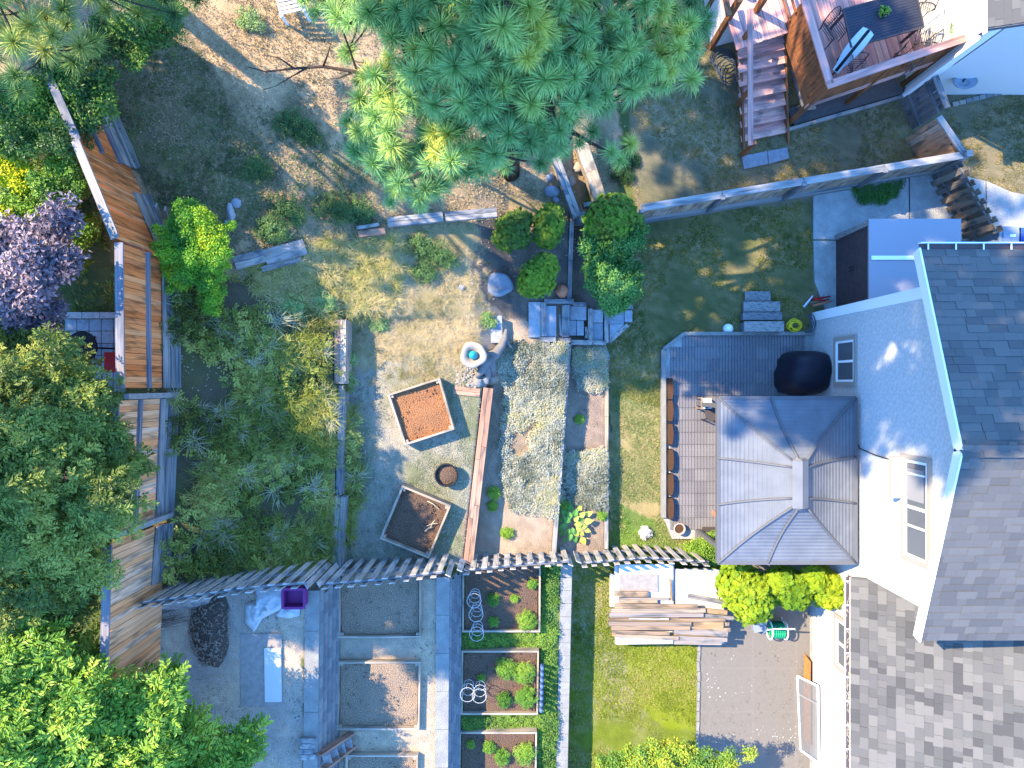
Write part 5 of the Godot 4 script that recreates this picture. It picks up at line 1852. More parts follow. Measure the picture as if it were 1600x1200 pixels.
	lathe(st, bs, [Vector2(0.30, -0.05), Vector2(0.33, 0.12), Vector2(0.31, 0.17), Vector2(0.20, 0.17), Vector2(0.17, 0.13), Vector2(0.13, 0.14), Vector2(0.10, 0.11), Vector2(0.0, 0.10)], 26, 0.05, 1.0, 0.88)
	build("basin", st, M.stone_grey, basin)
	rock("rust_rock", "rust brown rock squeezed between the front globe cedar and the grey timber", 877, 456, Vector3(0.30, 0.35, 0.32), M.terracotta, "", 0.2)
	rock("grey_rock", "large blue grey rock at the pine foot, next to the left timber", 862, 300, Vector3(0.38, 0.3, 0.30), M.stone_grey, "grey rocks at the pine foot")
	rock("grey_rock", "small blue grey rock above the large one at the pine foot", 858, 278, Vector3(0.26, 0.22, 0.2), M.stone_grey, "grey rocks at the pine foot")
	rock("grey_rock", "smallest blue grey rock below the large one at the pine foot", 868, 312, Vector3(0.2, 0.16, 0.16), M.stone_grey, "grey rocks at the pine foot")
	rock("tan_rock", "tan rock in the dry strip between the two timbers under the pine", 903, 262, Vector3(0.24, 0.2, 0.3), M.stone, "tan rocks between timbers")
	rock("tan_rock", "lower tan rock against the left timber in the dry strip", 893, 285, Vector3(0.2, 0.16, 0.3), M.stone, "tan rocks between timbers")
	rock("grey_rock", "small round grey stone on the lawn edge just below the garden steps", 948, 556, Vector3(0.16, 0.12, 0.16), M.stone_grey)
	rock("pale_rock", "little pale stone alone on the bare ground left of the stone basin", 721, 449, Vector3(0.13, 0.08, 0.15), M.stone_grey)
	rock("concrete_lump", "long pale broken block in the shade beside the bright green shrub", 362, 333, Vector3(0.42, 0.2, 0.16), M.slab[2], "broken blocks on the shaded slope")
	rock("concrete_lump", "squarish pale broken block above the long one on the shaded slope", 370, 318, Vector3(0.22, 0.16, 0.22), M.slab[0], "broken blocks on the shaded slope")
	rock("concrete_lump", "small pale broken block below the long one, close to the bright shrub", 358, 350, Vector3(0.2, 0.12, 0.18), M.slab[1], "broken blocks on the shaded slope")
	for e in [[244, 320, 253, 345, "longer grey board standing at the fence above the bright shrub"], [258, 326, 262, 340, "shorter grey board at the fence above the bright shrub"]]:
		st = ST()
		var a := W(e[2], e[3], 3.5)
		beam(st, a, W(e[0], e[1], 3.95), 0.1, 0.03, Vector3.RIGHT)
		tag(build_at("loose_board", st, M.rail_pale, a), e[4], "plank", "boards leaning by the left fence")
	# white slatted bench
	var bc := on_land(464, 22)
	var bn := thing("garden_chair", "white slatted wooden garden chair on the dry slope at the top edge", "chair", bc)
	var rot := Basis(Vector3.UP, 0.22)
	for k in 7:
		st = ST()
		box(st, bc + rot * Vector3(-0.02, 0.42 + 0.012 * k, -0.36 + k * 0.095), Vector3(0.5, 0.022, 0.055), rot)
		build("seat_slat", st, M.bench, bn)
	for s in [-1, 1]:
		st = ST()
		box(st, bc + rot * Vector3(0.26 * s, 0.40, -0.08), Vector3(0.035, 0.06, 0.66), rot)
		build("side_rail", st, M.bench, bn)
		for z in [-0.36, 0.2]:
			st = ST()
			box(st, bc + rot * Vector3(0.24 * s, 0.2, z), Vector3(0.05, 0.44, 0.05), rot)
			build("leg", st, M.white, bn)
	for k in 5:
		st = ST()
		var p := bc + rot * Vector3(-0.2 + 0.1 * k, 0.45, -0.40)
		beam(st, p, p + rot * Vector3(0, 0.45, -0.14), 0.06, 0.02, rot.z)
		build("back_slat", st, M.bench, bn)
	st = ST(true)
	var dm := on_land(1137, 514)
	lathe(st, dm, [Vector2(0.13, 0), Vector2(0.13, 0.05), Vector2(0.10, 0.11), Vector2(0.04, 0.14), Vector2(0, 0.145)], 18)
	tag(build_at("white_dome", st, M.white, dm), "small white dome on the ground against the patio's north edge", "ornament")
	# sitting place behind the left fence
	var tc := W(127, 542, 4.2)
	var rt := thing("round_table", "round black table on the small paved place behind the left fence", "table", Vector3(tc.x, 3.5, tc.z))
	st = ST()
	lathe(st, tc, [Vector2(0.0, 0.0), Vector2(0.30, 0.0), Vector2(0.31, -0.02), Vector2(0.30, -0.04), Vector2(0.0, -0.04)], 28)
	build("tabletop", st, M.black, rt)
	for k in 3:
		st = ST()
		var an := TAU * k / 3.0
		tube(st, [tc + Vector3(0, -0.04, 0), tc + Vector3(cos(an) * 0.05, -0.4, sin(an) * 0.05), tc + Vector3(cos(an) * 0.3, -0.68, sin(an) * 0.3)], [0.02], 6)
		build("leg", st, M.black, rt)
	var cc := W(180, 566, 4.0)
	var chr := thing("red_chair", "red folding chair half hidden by the fence on the small paved place", "chair", Vector3(cc.x, 3.5, cc.z))
	st = ST()
	box(st, cc, Vector3(0.42, 0.03, 0.40))
	build("seat", st, M.red, chr)
	st = ST()
	beam(st, cc + Vector3(0.2, 0.02, 0), cc + Vector3(0.27, 0.45, 0), 0.42, 0.03, Vector3.RIGHT)
	build("backrest", st, M.red, chr)
	for k in 4:
		st = ST()
		var q := cc + Vector3((k % 2) * 0.36 - 0.18, 0, (k / 2) * 0.36 - 0.18)
		tube(st, [q, q + Vector3(0, -0.48, 0)], [0.014], 6)
		build("leg", st, M.black, chr)
	var kb := thing("paving_kerb", "pale kerb along the top of the small paved place behind the fence", "kerb", W(145, 493, 3.5))
	for k in 3:
		board("kerb_stone", W(104 + k * 28, 493, 3.58), W(131 + k * 28, 493, 3.58), 0.12, 0.16, M.concrete, kb)

func build_south_plot() -> void:
	raised_bed("bare raised bed with low boards, tucked right under the picket fence", [[527, 893], [658, 884], [658, 997], [528, 997]], 1.88, 2.06, 1.95, M.bed_board, M.soil_tan, 0.04, "bare raised beds", true)
	raised_bed("bare raised bed with low boards, middle of three in the dirt terrace", [[527, 1034], [657, 1034], [655, 1141], [525, 1141]], 1.88, 2.06, 1.95, M.bed_board, M.soil_tan, 0.04, "bare raised beds", true)
	raised_bed("bare raised bed cut by the bottom edge, beside the little wooden steps", [[540, 1180], [653, 1180], [650, 1310], [538, 1310]], 1.88, 2.06, 1.95, M.bed_board, M.soil_tan, 0.04, "bare raised beds", true)
	raised_bed("herb bed with three wire plant cages, tucked under the picket fence", [[722.5, 880], [845, 875], [844, 988], [722, 988]], 0.93, 1.14, 1.04, M.bed_board, M.soil_dark, 0.04, "planted raised beds", false)
	raised_bed("herb bed with two wire plant cages and big bushy herbs, middle of three", [[721, 1017], [842, 1017], [840.5, 1117], [720, 1117]], 0.93, 1.14, 1.04, M.bed_board, M.soil_dark, 0.04, "planted raised beds", false)
	raised_bed("herb bed of leafy greens cut by the bottom edge of the picture", [[717.5, 1144], [839, 1144], [837, 1300], [715, 1300]], 0.93, 1.14, 1.04, M.bed_board, M.soil_dark, 0.04, "planted raised beds", false)
	var cages := [[743, 925, "topmost wire plant cage in the herb bed under the picket fence"], [746, 946, "middle wire plant cage in the herb bed under the picket fence"], [747, 975, "lowest wire plant cage in the herb bed under the picket fence"], [733, 1066, "left wire plant cage of two in the middle herb bed"], [751, 1068, "right wire plant cage of two in the middle herb bed"]]
	for c in cages:
		var p := W(c[0], c[1], 1.05)
		var t := thing("wire_cage", c[2], "plant cage", p, "wire cages in the herb beds")
		for r in 3:
			var st := ST()
			var pts := []
			var rad := 0.115 + 0.025 * r
			for k in 21:
				var an := TAU * k / 20.0
				pts.append(p + Vector3(cos(an) * rad, 0.12 + 0.27 * r, sin(an) * rad))
			tube(st, pts, [0.0055], 4, false)
			build("ring", st, M.wire, t)
		for k in 3:
			var st := ST()
			var an := TAU * k / 3.0 + 0.4
			tube(st, [p + Vector3(cos(an) * 0.09, -0.05, sin(an) * 0.09), p + Vector3(cos(an) * 0.165, 0.68, sin(an) * 0.165)], [0.006], 5)
			build("leg", st, M.wire, t)
	for k in 8:
		var p := W(846.5 - k * 0.25, 1037 + k * 9.3, 1.0)
		var st := ST(true)
		lathe(st, p, [Vector2(0.0, 0.30), Vector2(0.04, 0.30), Vector2(0.046, 0.26), Vector2(0.046, 0.1), Vector2(0.016, 0.04), Vector2(0.016, -0.05)], 12)
		tag(build_at("blue_bottle", st, M.blue_bottle, p), "blue glass bottle stood in the row edging the middle herb bed", "bottle", "blue bottles edging the herb bed")
	build_lumber()
	# odds and ends on the upper dirt plot
	var pb := W(465, 929, 3.0)
	var tub := thing("purple_tub", "open purple plastic tub beside the grey tarp below the picket fence", "tub", Vector3(pb.x, 2.95, pb.z))
	var st := ST()
	for e in [[Vector3(0.21, 0, 0), Vector3(0.02, 0.28, 0.36)], [Vector3(-0.21, 0, 0), Vector3(0.02, 0.28, 0.36)], [Vector3(0, 0, 0.18), Vector3(0.42, 0.28, 0.02)], [Vector3(0, 0, -0.18), Vector3(0.42, 0.28, 0.02)]]:
		box(st, pb + e[0] + Vector3(0, 0.13, 0), e[1])
	box(st, pb + Vector3(0, 0.02, 0), Vector3(0.42, 0.03, 0.36))
	build("tub", st, M.purple, tub)
	st = ST()
	for e in [[Vector3(0.225, 0, 0), Vector3(0.05, 0.02, 0.42)], [Vector3(-0.225, 0, 0), Vector3(0.05, 0.02, 0.42)], [Vector3(0, 0, 0.195), Vector3(0.40, 0.02, 0.05)], [Vector3(0, 0, -0.195), Vector3(0.40, 0.02, 0.05)]]:
		box(st, pb + e[0] + Vector3(0, 0.28, 0), e[1])
	build("rim", st, M.purple, tub)
	cloth("tarp", "crumpled pale grey tarp lying between the picket fence and the purple tub", [[399, 915], [448, 914], [452, 936], [437, 953], [411, 966], [398, 987], [384, 972], [383, 944], [401, 938]], 2.98, 0.20, M.tarp)
	cloth("tarp", "flatter scrap of blue grey tarp just below the purple tub", [[441, 946], [452, 938], [470, 944], [468, 962], [452, 966], [432, 962]], 2.96, 0.06, M.tarp)
	st = ST()
	slab4(st, W(255, 944, 3.35), W(334, 925, 3.3), W(324, 948, 3.02), W(245, 957, 3.05), 0.02)
	tag(build_at("leaning_panel", st, M.rail_pale, W(290, 950, 3.0)), "pale blue grey panel leaning at the left end of the picket fence", "panel")
	st = ST()
	for k in 26:
		var a := W(212 + rng.randf() * 40, 966 + rng.randf() * 18, 3.0)
		var p := Vector3(a.x, 3.04 + rng.randf() * 0.15, a.z)
		tube(st, [p, p + Vector3(rng.randf_range(0.5, 0.9), rng.randf_range(-0.03, 0.06), rng.randf_range(-0.28, -0.02))], [0.009, 0.004], 4)
	tag(stuff(build_at("brush_bundle", st, M.twig, W(250, 970, 3.0))), "loose bundle of bare twigs lying along the tall tan fence", "twigs")
	st = ST(true)
	var hc := W(328, 985, 3.0)
	for k in 8:
		for j in 26:
			var q: Array[Vector3] = []
			for e in [[k, j], [k, (j + 1) % 26], [k + 1, (j + 1) % 26], [k + 1, j]]:
				var an: float = TAU * e[1] / 26
				var r: float = e[0] / 8.0
				var rr := r * (1.0 + 0.25 * n2.get_noise_2d(cos(an) * 9, sin(an) * 9))
				q.append(hc + Vector3(cos(an) * rr * 0.42, -0.02 + 0.20 * (1 - r * r) + 0.02 * n1.get_noise_2d(e[0] * 30.0, e[1] * 30.0), sin(an) * rr * 0.85 - 0.1 * r))
			quad(st, q[0], q[1], q[2], q[3])
	var heap := thing("wood_chip_heap", "low dark heap of wood chips on the dirt by the leaning panel", "heap", hc)
	build("heap", st, M.coir_dark, heap)
	st = ST()
	for k in 420:
		var an := rng.randf() * TAU
		var r := sqrt(rng.randf())
		var s := rng.randf_range(0.015, 0.045)
		var cp := Vector3(hc.x + cos(an) * r * 0.46, 0, hc.z + sin(an) * r * 0.9 - 0.1 * r)
		var q := Vector3(cp.x, maxf(hc.y + 0.0 + 0.20 * (1 - r * r), land(cp.x, cp.z) + 0.01), cp.z)
		box(st, q, Vector3(s * 1.8, s * 0.3, s * 0.6), Basis(Vector3(rng.randf(), 1, rng.randf()).normalized(), rng.randf() * 6.0))
	stuff(build("wood_chips", st, M.chip, heap))
	for e in [[376, 990, 441, 1104, "broad pale sheet lying flat on the dirt beside the block wall", 0.012, M.plywood], [414, 1012, 440, 1096, "narrow cream sheet lying on the broad one in the dappled sun", 0.03, M.white_sheet]]:
		st = ST()
		var p := W(e[0], e[1], 2.96)
		var q := W(e[2], e[3], 2.96)
		box(st, Vector3((p.x + q.x) / 2, 2.95 + e[5], (p.z + q.z) / 2), Vector3(q.x - p.x, 0.016, q.z - p.z), Basis(Vector3.UP, 0.012))
		tag(build_at("flat_sheet", st, e[6], Vector3((p.x + q.x) / 2, 2.95, (p.z + q.z) / 2)), e[4], "sheet")
	var says := ["topmost short board stacked on the wall coping by the little steps", "second short board from the top, on the wall coping", "third short board from the top, on the wall coping", "lowest short board, cut shorter, on the wall coping"]
	for k in 4:
		tag(board("short_board", W(467 + (k % 2) * 2, 1157 + k * 8.6, 3.02), W(494 - (k % 3) * 2, 1157 + k * 8.6, 3.02), 0.105, 0.05, M.grey_wood[k]), says[k], "plank", "boards on the wall coping")
	var sp := thing("wooden_steps", "small open wooden steps leaning down the block wall at the bottom edge", "steps", W(525, 1175, 1.9))
	board("stringer", W(497, 1180, 3.0), W(550, 1145, 2.0), 0.05, 0.16, M.timber_red[2], sp)
	board("stringer", W(505, 1202, 3.0), W(553, 1165, 2.0), 0.05, 0.16, M.timber_red[2], sp)
	for k in 4:
		var t := 0.18 + 0.22 * k
		board("tread", W(497, 1180, 2.97).lerp(W(550, 1145, 1.97), t), W(505, 1202, 2.97).lerp(W(553, 1165, 1.97), t), 0.17, 0.035, M.rail_pale, sp)
	# hose reel, screen door and panel by the white wall
	var rc := W(1214, 984, 0.35)
	var reel := thing("hose_reel", "hose reel cart with green hose in front of the lime cedars", "hose reel", Vector3(rc.x, 0.02, rc.z))
	for s in [-1.0, 1.0]:
		st = ST(true)
		var pts := []
		for k in 21:
			var an := TAU * k / 20.0
			pts.append(rc + Vector3(s * 0.19 + 0.0, cos(an) * 0.23, sin(an) * 0.23))
		tube(st, pts, [0.018], 6)
		build("flange", st, M.vinyl, reel)
	st = ST(true)
	for k in 6:
		var pts := []
		for j in 21:
			var an := TAU * j / 20.0
			pts.append(rc + Vector3(-0.13 + k * 0.052, cos(an) * 0.19, sin(an) * 0.19))
		tube(st, pts, [0.026], 6)
	build("hose", st, M.green_hose, reel)
	st = ST()
	for s in [-1.0, 1.0]:
		tube(st, [rc + Vector3(s * 0.24, -0.33, -0.2), rc + Vector3(s * 0.24, 0.0, 0), rc + Vector3(s * 0.24, -0.33, 0.22)], [0.016], 6)
		tube(st, [rc + Vector3(s * 0.24, 0, 0), rc + Vector3(s * 0.24, 0.5, -0.2)], [0.016], 6)
	tube(st, [rc + Vector3(-0.24, 0.5, -0.2), rc + Vector3(0.24, 0.5, -0.2)], [0.016], 6)
	tube(st, [rc + Vector3(-0.26, 0, 0), rc + Vector3(0.26, 0, 0)], [0.02], 6)
	build("frame", st, M.vinyl, reel)
	st = ST()
	box(st, W(1184, 977, 0.28), Vector3(0.30, 0.22, 0.26), Basis(Vector3.UP, 0.2))
	tag(build_at("grey_box", st, M.slab[1], W(1184, 977, 0.02)), "small pale grey box between the lumber and the hose reel", "box")
	st = ST()
	slab4(st, W(1256, 1022, 0.06), W(1265, 1034, 0.30), W(1265, 1166, 0.30), W(1256, 1152, 0.06), 0.03)
	tag(build_at("orange_panel", st, M.orange, W(1252, 1090, 0.02)), "orange brown wooden panel leaning on the white wall behind the screen", "panel")
	var sd := thing("screen_door", "white framed insect screen lying on its side against the white wall", "screen", W(1250, 1115, 0.02))
	var c := [W(1246, 1056, 0.05), W(1278, 1072, 0.58), W(1280, 1193, 0.58), W(1251, 1172, 0.05)]
	for k in 4:
		board("frame_bar", c[k], c[(k + 1) % 4], 0.045, 0.025, M.vinyl, sd)
	board("frame_bar", c[0].lerp(c[3], 0.24), c[1].lerp(c[2], 0.24), 0.035, 0.025, M.steel, sd)
	st = ST()
	quad(st, c[0] + Vector3(0, 0.005, 0), c[1] + Vector3(0, 0.005, 0), c[2] + Vector3(0, 0.005, 0), c[3] + Vector3(0, 0.005, 0))
	build("mesh_panel", st, M.screen, sd)

func cloth(called: String, label: String, outline: Array, h: float, bulge: float, m: Material) -> void:
	var poly := PackedVector2Array()
	var mid := Vector2.ZERO
	for q in outline:
		poly.append(V2(W(q[0], q[1], h)))
		mid += poly[-1] / outline.size()
	var st := ST(true)
	var seg := poly.size() * 4
	for k in 12:
		for j in seg:
			var q: Array[Vector3] = []
			for e in [[k, j], [k, (j + 1) % seg], [k + 1, (j + 1) % seg], [k + 1, j]]:
				var s: float = e[1] / 4.0
				var i := int(s) % poly.size()
				var p := mid.lerp(poly[i].lerp(poly[(i + 1) % poly.size()], s - int(s)), e[0] / 12.0)
				var edge := 1.0 - pow(e[0] / 12.0, 3.0)
				var y := h + 0.02 + edge * bulge * (0.5 + 0.9 * absf(n2.get_noise_2d(p.x * 22.0, p.y * 22.0)) + 0.4 * n1.get_noise_2d(p.x * 60.0, p.y * 60.0))
				q.append(Vector3(p.x, y, p.y))
			quad(st, q[0], q[1], q[2], q[3])
	tag(build_at(called, st, m, Vector3(mid.x, h, mid.y)), label, "tarp", "")

func build_lumber() -> void:
	var g := "sheets in the lumber pile"
	var sheets := [[961, 884, 1054, 1006, 0.50, 0.08, 5, "large cream sheet under the planks, left half of the lumber pile"], [1054, 889, 1131, 1006, 0.50, 0.08, 5, "large cream sheet under the planks, right half of the lumber pile"], [953, 897, 964, 948, 0.30, 0.05, 5, "narrow white sheet standing out at the lumber pile's left side"], [968, 882, 1052, 944, 0.62, 0.03, 5, "white board sheet lying at the fence end of the lumber pile, left"], [1056, 890, 1129, 945, 0.60, 0.03, 5, "white board sheet lying at the fence end of the lumber pile, right"], [968, 898, 1028, 926, 0.66, 0.025, 4, "grey weathered square of plywood on the white sheets"], [963, 987, 1051, 1006.5, 0.66, 0.05, 5, "cream board at the near left edge of the lumber pile"]]
	for e in sheets:
		var p := W(e[0], e[1], e[4])
		var q := W(e[2], e[3], e[4])
		var st := ST()
		box(st, Vector3((p.x + q.x) / 2, e[4] - e[5] / 2, (p.z + q.z) / 2), Vector3(q.x - p.x, e[5], q.z - p.z), Basis(Vector3.UP, rng.randf_range(-0.015, 0.015)))
		var m: Material = M.white_sheet if e[6] == 5 else M.plywood
		tag(build_at("lumber_sheet", st, m, Vector3((p.x + q.x) / 2, e[4] - e[5], (p.z + q.z) / 2)), e[7], "sheet", g)
	# bearers and the hidden lower layers
	var says := ["thick bearer timber under the lumber pile, on the picket fence side", "thick bearer timber under the middle of the lumber pile", "thick bearer timber under the lumber pile, on the near grass side"]
	for k in 3:
		var y := 900.0 + k * 46.0
		var st := ST()
		beam(st, W(972, y, 0.22), W(1122, y, 0.22), 0.3, 0.40)
		tag(build_at("bearer_timber", st, M.lumber[k % 5], W(1045, y, 0.02)), says[k], "timber")
	var pl := [[960, 928, 1013, 928, 8, 0.70, 0], [967, 935, 1045, 935.5, 3, 0.70, 4], [967, 939.5, 1027, 939.5, 5, 0.72, 1], [960, 946, 1090, 947.5, 6, 0.80, 0], [955, 954, 1102, 953.5, 6.5, 0.83, 1], [1096, 953, 1136, 957, 7, 0.76, 3], [952, 960.5, 1099, 961, 6, 0.84, 4], [1092, 961, 1146, 966, 6, 0.78, 4], [983, 966.5, 1045, 967, 3, 0.86, 5], [951, 969, 1133, 968.5, 5, 0.80, 0], [951, 974, 1080, 975, 6, 0.84, 2], [1070, 976, 1130, 977, 11, 0.76, 3], [955, 980.5, 1078, 981, 6, 0.83, 0], [1066, 984.5, 1141, 984, 6, 0.74, 1], [956, 986.5, 1046, 990, 5, 0.82, 0], [1053, 986.5, 1137, 990, 8, 0.76, 4], [962, 993, 1060, 997, 5.5, 0.78, 1], [1048, 996, 1136, 999.5, 6.5, 0.74, 4], [1053, 1003, 1127, 1004, 7, 0.70, 4], [1075, 931, 1137, 942, 7, 0.68, 4], [1047, 905, 1049, 938, 3, 0.67, 3], [1127, 974, 1139, 975, 6, 0.70, 2], [953, 964.5, 1060, 964.5, 5, 0.76, 2], [956, 990, 1120, 992, 7, 0.66, 3], [954, 977, 1125, 980, 7, 0.68, 2], [953, 958, 1130, 962, 8, 0.66, 4]]
	for k in pl.size():
		var e = pl[k]
		var tone: String = ["tan", "pale", "brown", "ochre", "grey", "cream"][e[6]]
		var lab := "%s weathered plank lying lengthwise on the lumber pile beside the picket fence" % tone
		if k == 19:
			lab = "grey plank lying askew on the white sheet of the lumber pile, near the cedars"
		if k == 5:
			lab = "short ochre plank end sticking out at the right of the lumber pile"
		if k == 20:
			lab = "thin ochre stick lying across the gap between the two white sheets"
		if k == 0:
			lab = "short broad tan plank against the grey plywood square on the pile"
		tag(board("lumber_plank", W(e[0], e[1], e[5]), W(e[2], e[3], e[5]), e[4] * 0.0156, 0.045, M.lumber[e[6]]), lab, "plank", "%s planks on the lumber pile" % tone)

func trunk(parent: Node, a: Vector3, b: Vector3, r0: float, r1: float, called := "trunk") -> void:
	var st := ST(true)
	var pts := []
	var rad := []
	for k in 7:
		var t := k / 6.0
		var w := Vector3(n1.get_noise_2d(t * 30.0, a.x * 9), 0, n1.get_noise_2d(t * 30.0 + 50, a.z * 9)) * 0.25 * sin(t * PI)
		pts.append(a.lerp(b, t) + w)
		rad.append(lerpf(r0, r1, t))
	tube(st, pts, rad, 9)
	build(called, st, M.bark, parent)

func broadleaf(called: String, label: String, cat: String, base: Vector3, blobs_px: Array, n: int, mesh: Mesh, size: Vector2, pal: Array, lie := 0.5, shell := 0.5, limbs := 8, r0 := 0.14, m: Material = null, group := "", beyond: Array = []) -> Node3D:
	var t := thing(called, label, cat, base, group)
	var blobs := []
	var top := Vector3.ZERO
	for b in blobs_px:
		var c := W(b[0], b[1], b[2])
		blobs.append([c, Vector3(b[3], b[3] * (b[4] if b.size() > 4 else 0.8), b[3])])
		top += c / blobs_px.size()
	for b in beyond:
		blobs.append(b)
		trunk(t, base, b[0], 0.14, 0.03, "limb")
	if beyond.size() > 0:
		n = 4200
	if limbs > 0:
		var fork := base.lerp(Vector3(top.x, lerpf(base.y, top.y, 0.55), top.z), 0.8)
		trunk(t, base - Vector3(0, 0.1, 0), fork, r0, r0 * 0.7)
		for k in mini(limbs, blobs.size()):
			trunk(t, fork, blobs[k][0], r0 * 0.5, 0.015, "limb")
	if mesh != scale_mesh and n > 1000:          # break the big masses up into boughs
		var lumps := []
		for b in blobs:
			lumps.append([b[0], b[1] * 0.72])
			for k in 13:
				var d := Vector3(rng.randfn(), absf(rng.randfn()) * 0.8, rng.randfn()).normalized()
				var r := rng.randf_range(0.16, 0.38)
				lumps.append([b[0] + d * b[1] * rng.randf_range(0.6, 0.98), b[1] * r])
		blobs = lumps
	foliage("foliage", t, blobs, n, mesh, m if m else M.leaf, size, pal, lie, shell)
	return t

func pine(label: String, base: Vector3, top_h: float, tufts: Array, limb_every: int, pal: Array, called := "pine_tree", lean := Vector3.ZERO) -> Node3D:
	# tufts: [place, size]
	var t := thing(called, label, "pine tree", base, "")
	var top := Vector3(base.x, top_h, base.z) + lean
	trunk(t, base - Vector3(0, 0.2, 0), top, 0.24, 0.05)
	var xfs: Array[Transform3D] = []
	var cols := PackedColorArray()
	var twigs := ST()
	var ends: Array = []
	for k in tufts.size():
		var p: Vector3 = tufts[k][0]
		var s: float = tufts[k][1]
		var out := Vector3(p.x - base.x, 0, p.z - base.z)
		var n := (out.normalized() * rng.randf_range(0.25, 1.1) + Vector3(0, 1, 0) + Vector3(rng.randfn(), 0, rng.randfn()) * 0.22).normalized()
		xfs.append(Transform3D(up_basis(n, rng.randf() * TAU, s), p))
		var u := clampf(0.45 + 0.8 * n2.get_noise_3dv(p * 6.0) + rng.randf_range(-0.35, 0.35), 0, 1) * (pal.size() - 1)
		var q := mini(int(u), pal.size() - 2)
		cols.append(pal[q].lerp(pal[q + 1], u - q))
		if k % limb_every == 0 and ends.size() < 60:
			ends.append(p)
	for e in ends:
		var out := Vector3(e.x - base.x, 0, e.z - base.z)
		var ht: float = clampf(e.y - out.length() * 0.28, base.y + 0.8, top_h - 0.3)
		var a := (base - Vector3(0, 0.2, 0)).lerp(top, (ht - base.y) / (top_h - base.y))
		var st := ST(true)
		var mid: Vector3 = a.lerp(e, 0.5) + Vector3(0, -0.12 * out.length() * 0.4, 0) + Vector3(rng.randfn(), 0, rng.randfn()) * 0.12
		tube(st, [a, a.lerp(mid, 0.6), mid, mid.lerp(e, 0.5) + Vector3(0, -0.05, 0), e - Vector3(0, 0.05, 0)], [0.075, 0.06, 0.045, 0.03, 0.018], 6)
		build("limb", st, M.bark, t)
	for k in tufts.size():                       # twigs from the nearest limb point
		var p: Vector3 = tufts[k][0]
		var best := 1e9
		var at := p
		for e in ends:
			var out := Vector3(e.x - base.x, 0, e.z - base.z)
			var ht: float = clampf(e.y - out.length() * 0.28, base.y + 0.8, top_h - 0.3)
			var a := (base).lerp(top, (ht - base.y) / (top_h - base.y))
			var c := Geometry3D.get_closest_point_to_segment(p, a, e - Vector3(0, 0.08, 0))
			if c.distance_to(p) < best:
				best = c.distance_to(p)
				at = c
		if best > 0.05 and best < 2.5:
			tube(twigs, [at, at.lerp(p, 0.55) + Vector3(0, -0.06, 0), p], [0.022, 0.016, 0.012], 4, false)
	stuff(build("twigs", twigs, M.bark, t))
	many("needles", tuft_mesh, xfs, cols, M.needle, t)
	return t

func in_outline(n: int, outline: Array, near: Vector2, peak: float, edge: float, reach: float, size: Vector2) -> Array:
	# tufts over a crown whose outline is given at its own heights: peak at near, falling to edge at reach
	var poly := PackedVector2Array()
	var lo := Vector2(1e9, 1e9)
	var hi := Vector2(-1e9, -1e9)
	for q in outline:
		poly.append(Vector2(q[0], q[1]))
		lo = lo.min(poly[-1])
		hi = hi.max(poly[-1])
	var out := []
	var tries := 0
	while out.size() < n and tries < n * 20:
		tries += 1
		var p := Vector2(rng.randf_range(lo.x, hi.x), rng.randf_range(lo.y, hi.y))
		if not Geometry2D.is_point_in_polygon(p, poly):
			continue
		var t := clampf(p.distance_to(near) / reach, 0, 1)
		var h := lerpf(peak, edge, pow(t, 1.3)) + rng.randf_range(-0.9, 0.25) - (1.3 * rng.randf() if rng.randf() < 0.3 else 0.0)
		var w := W(p.x, p.y, h)
		var ok := true
		for o in out:
			if o[0].distance_to(w) < size.x * 0.8:
				ok = false
				break
		if ok:
			out.append([w, rng.randf_range(size.x, size.y)])
	return out

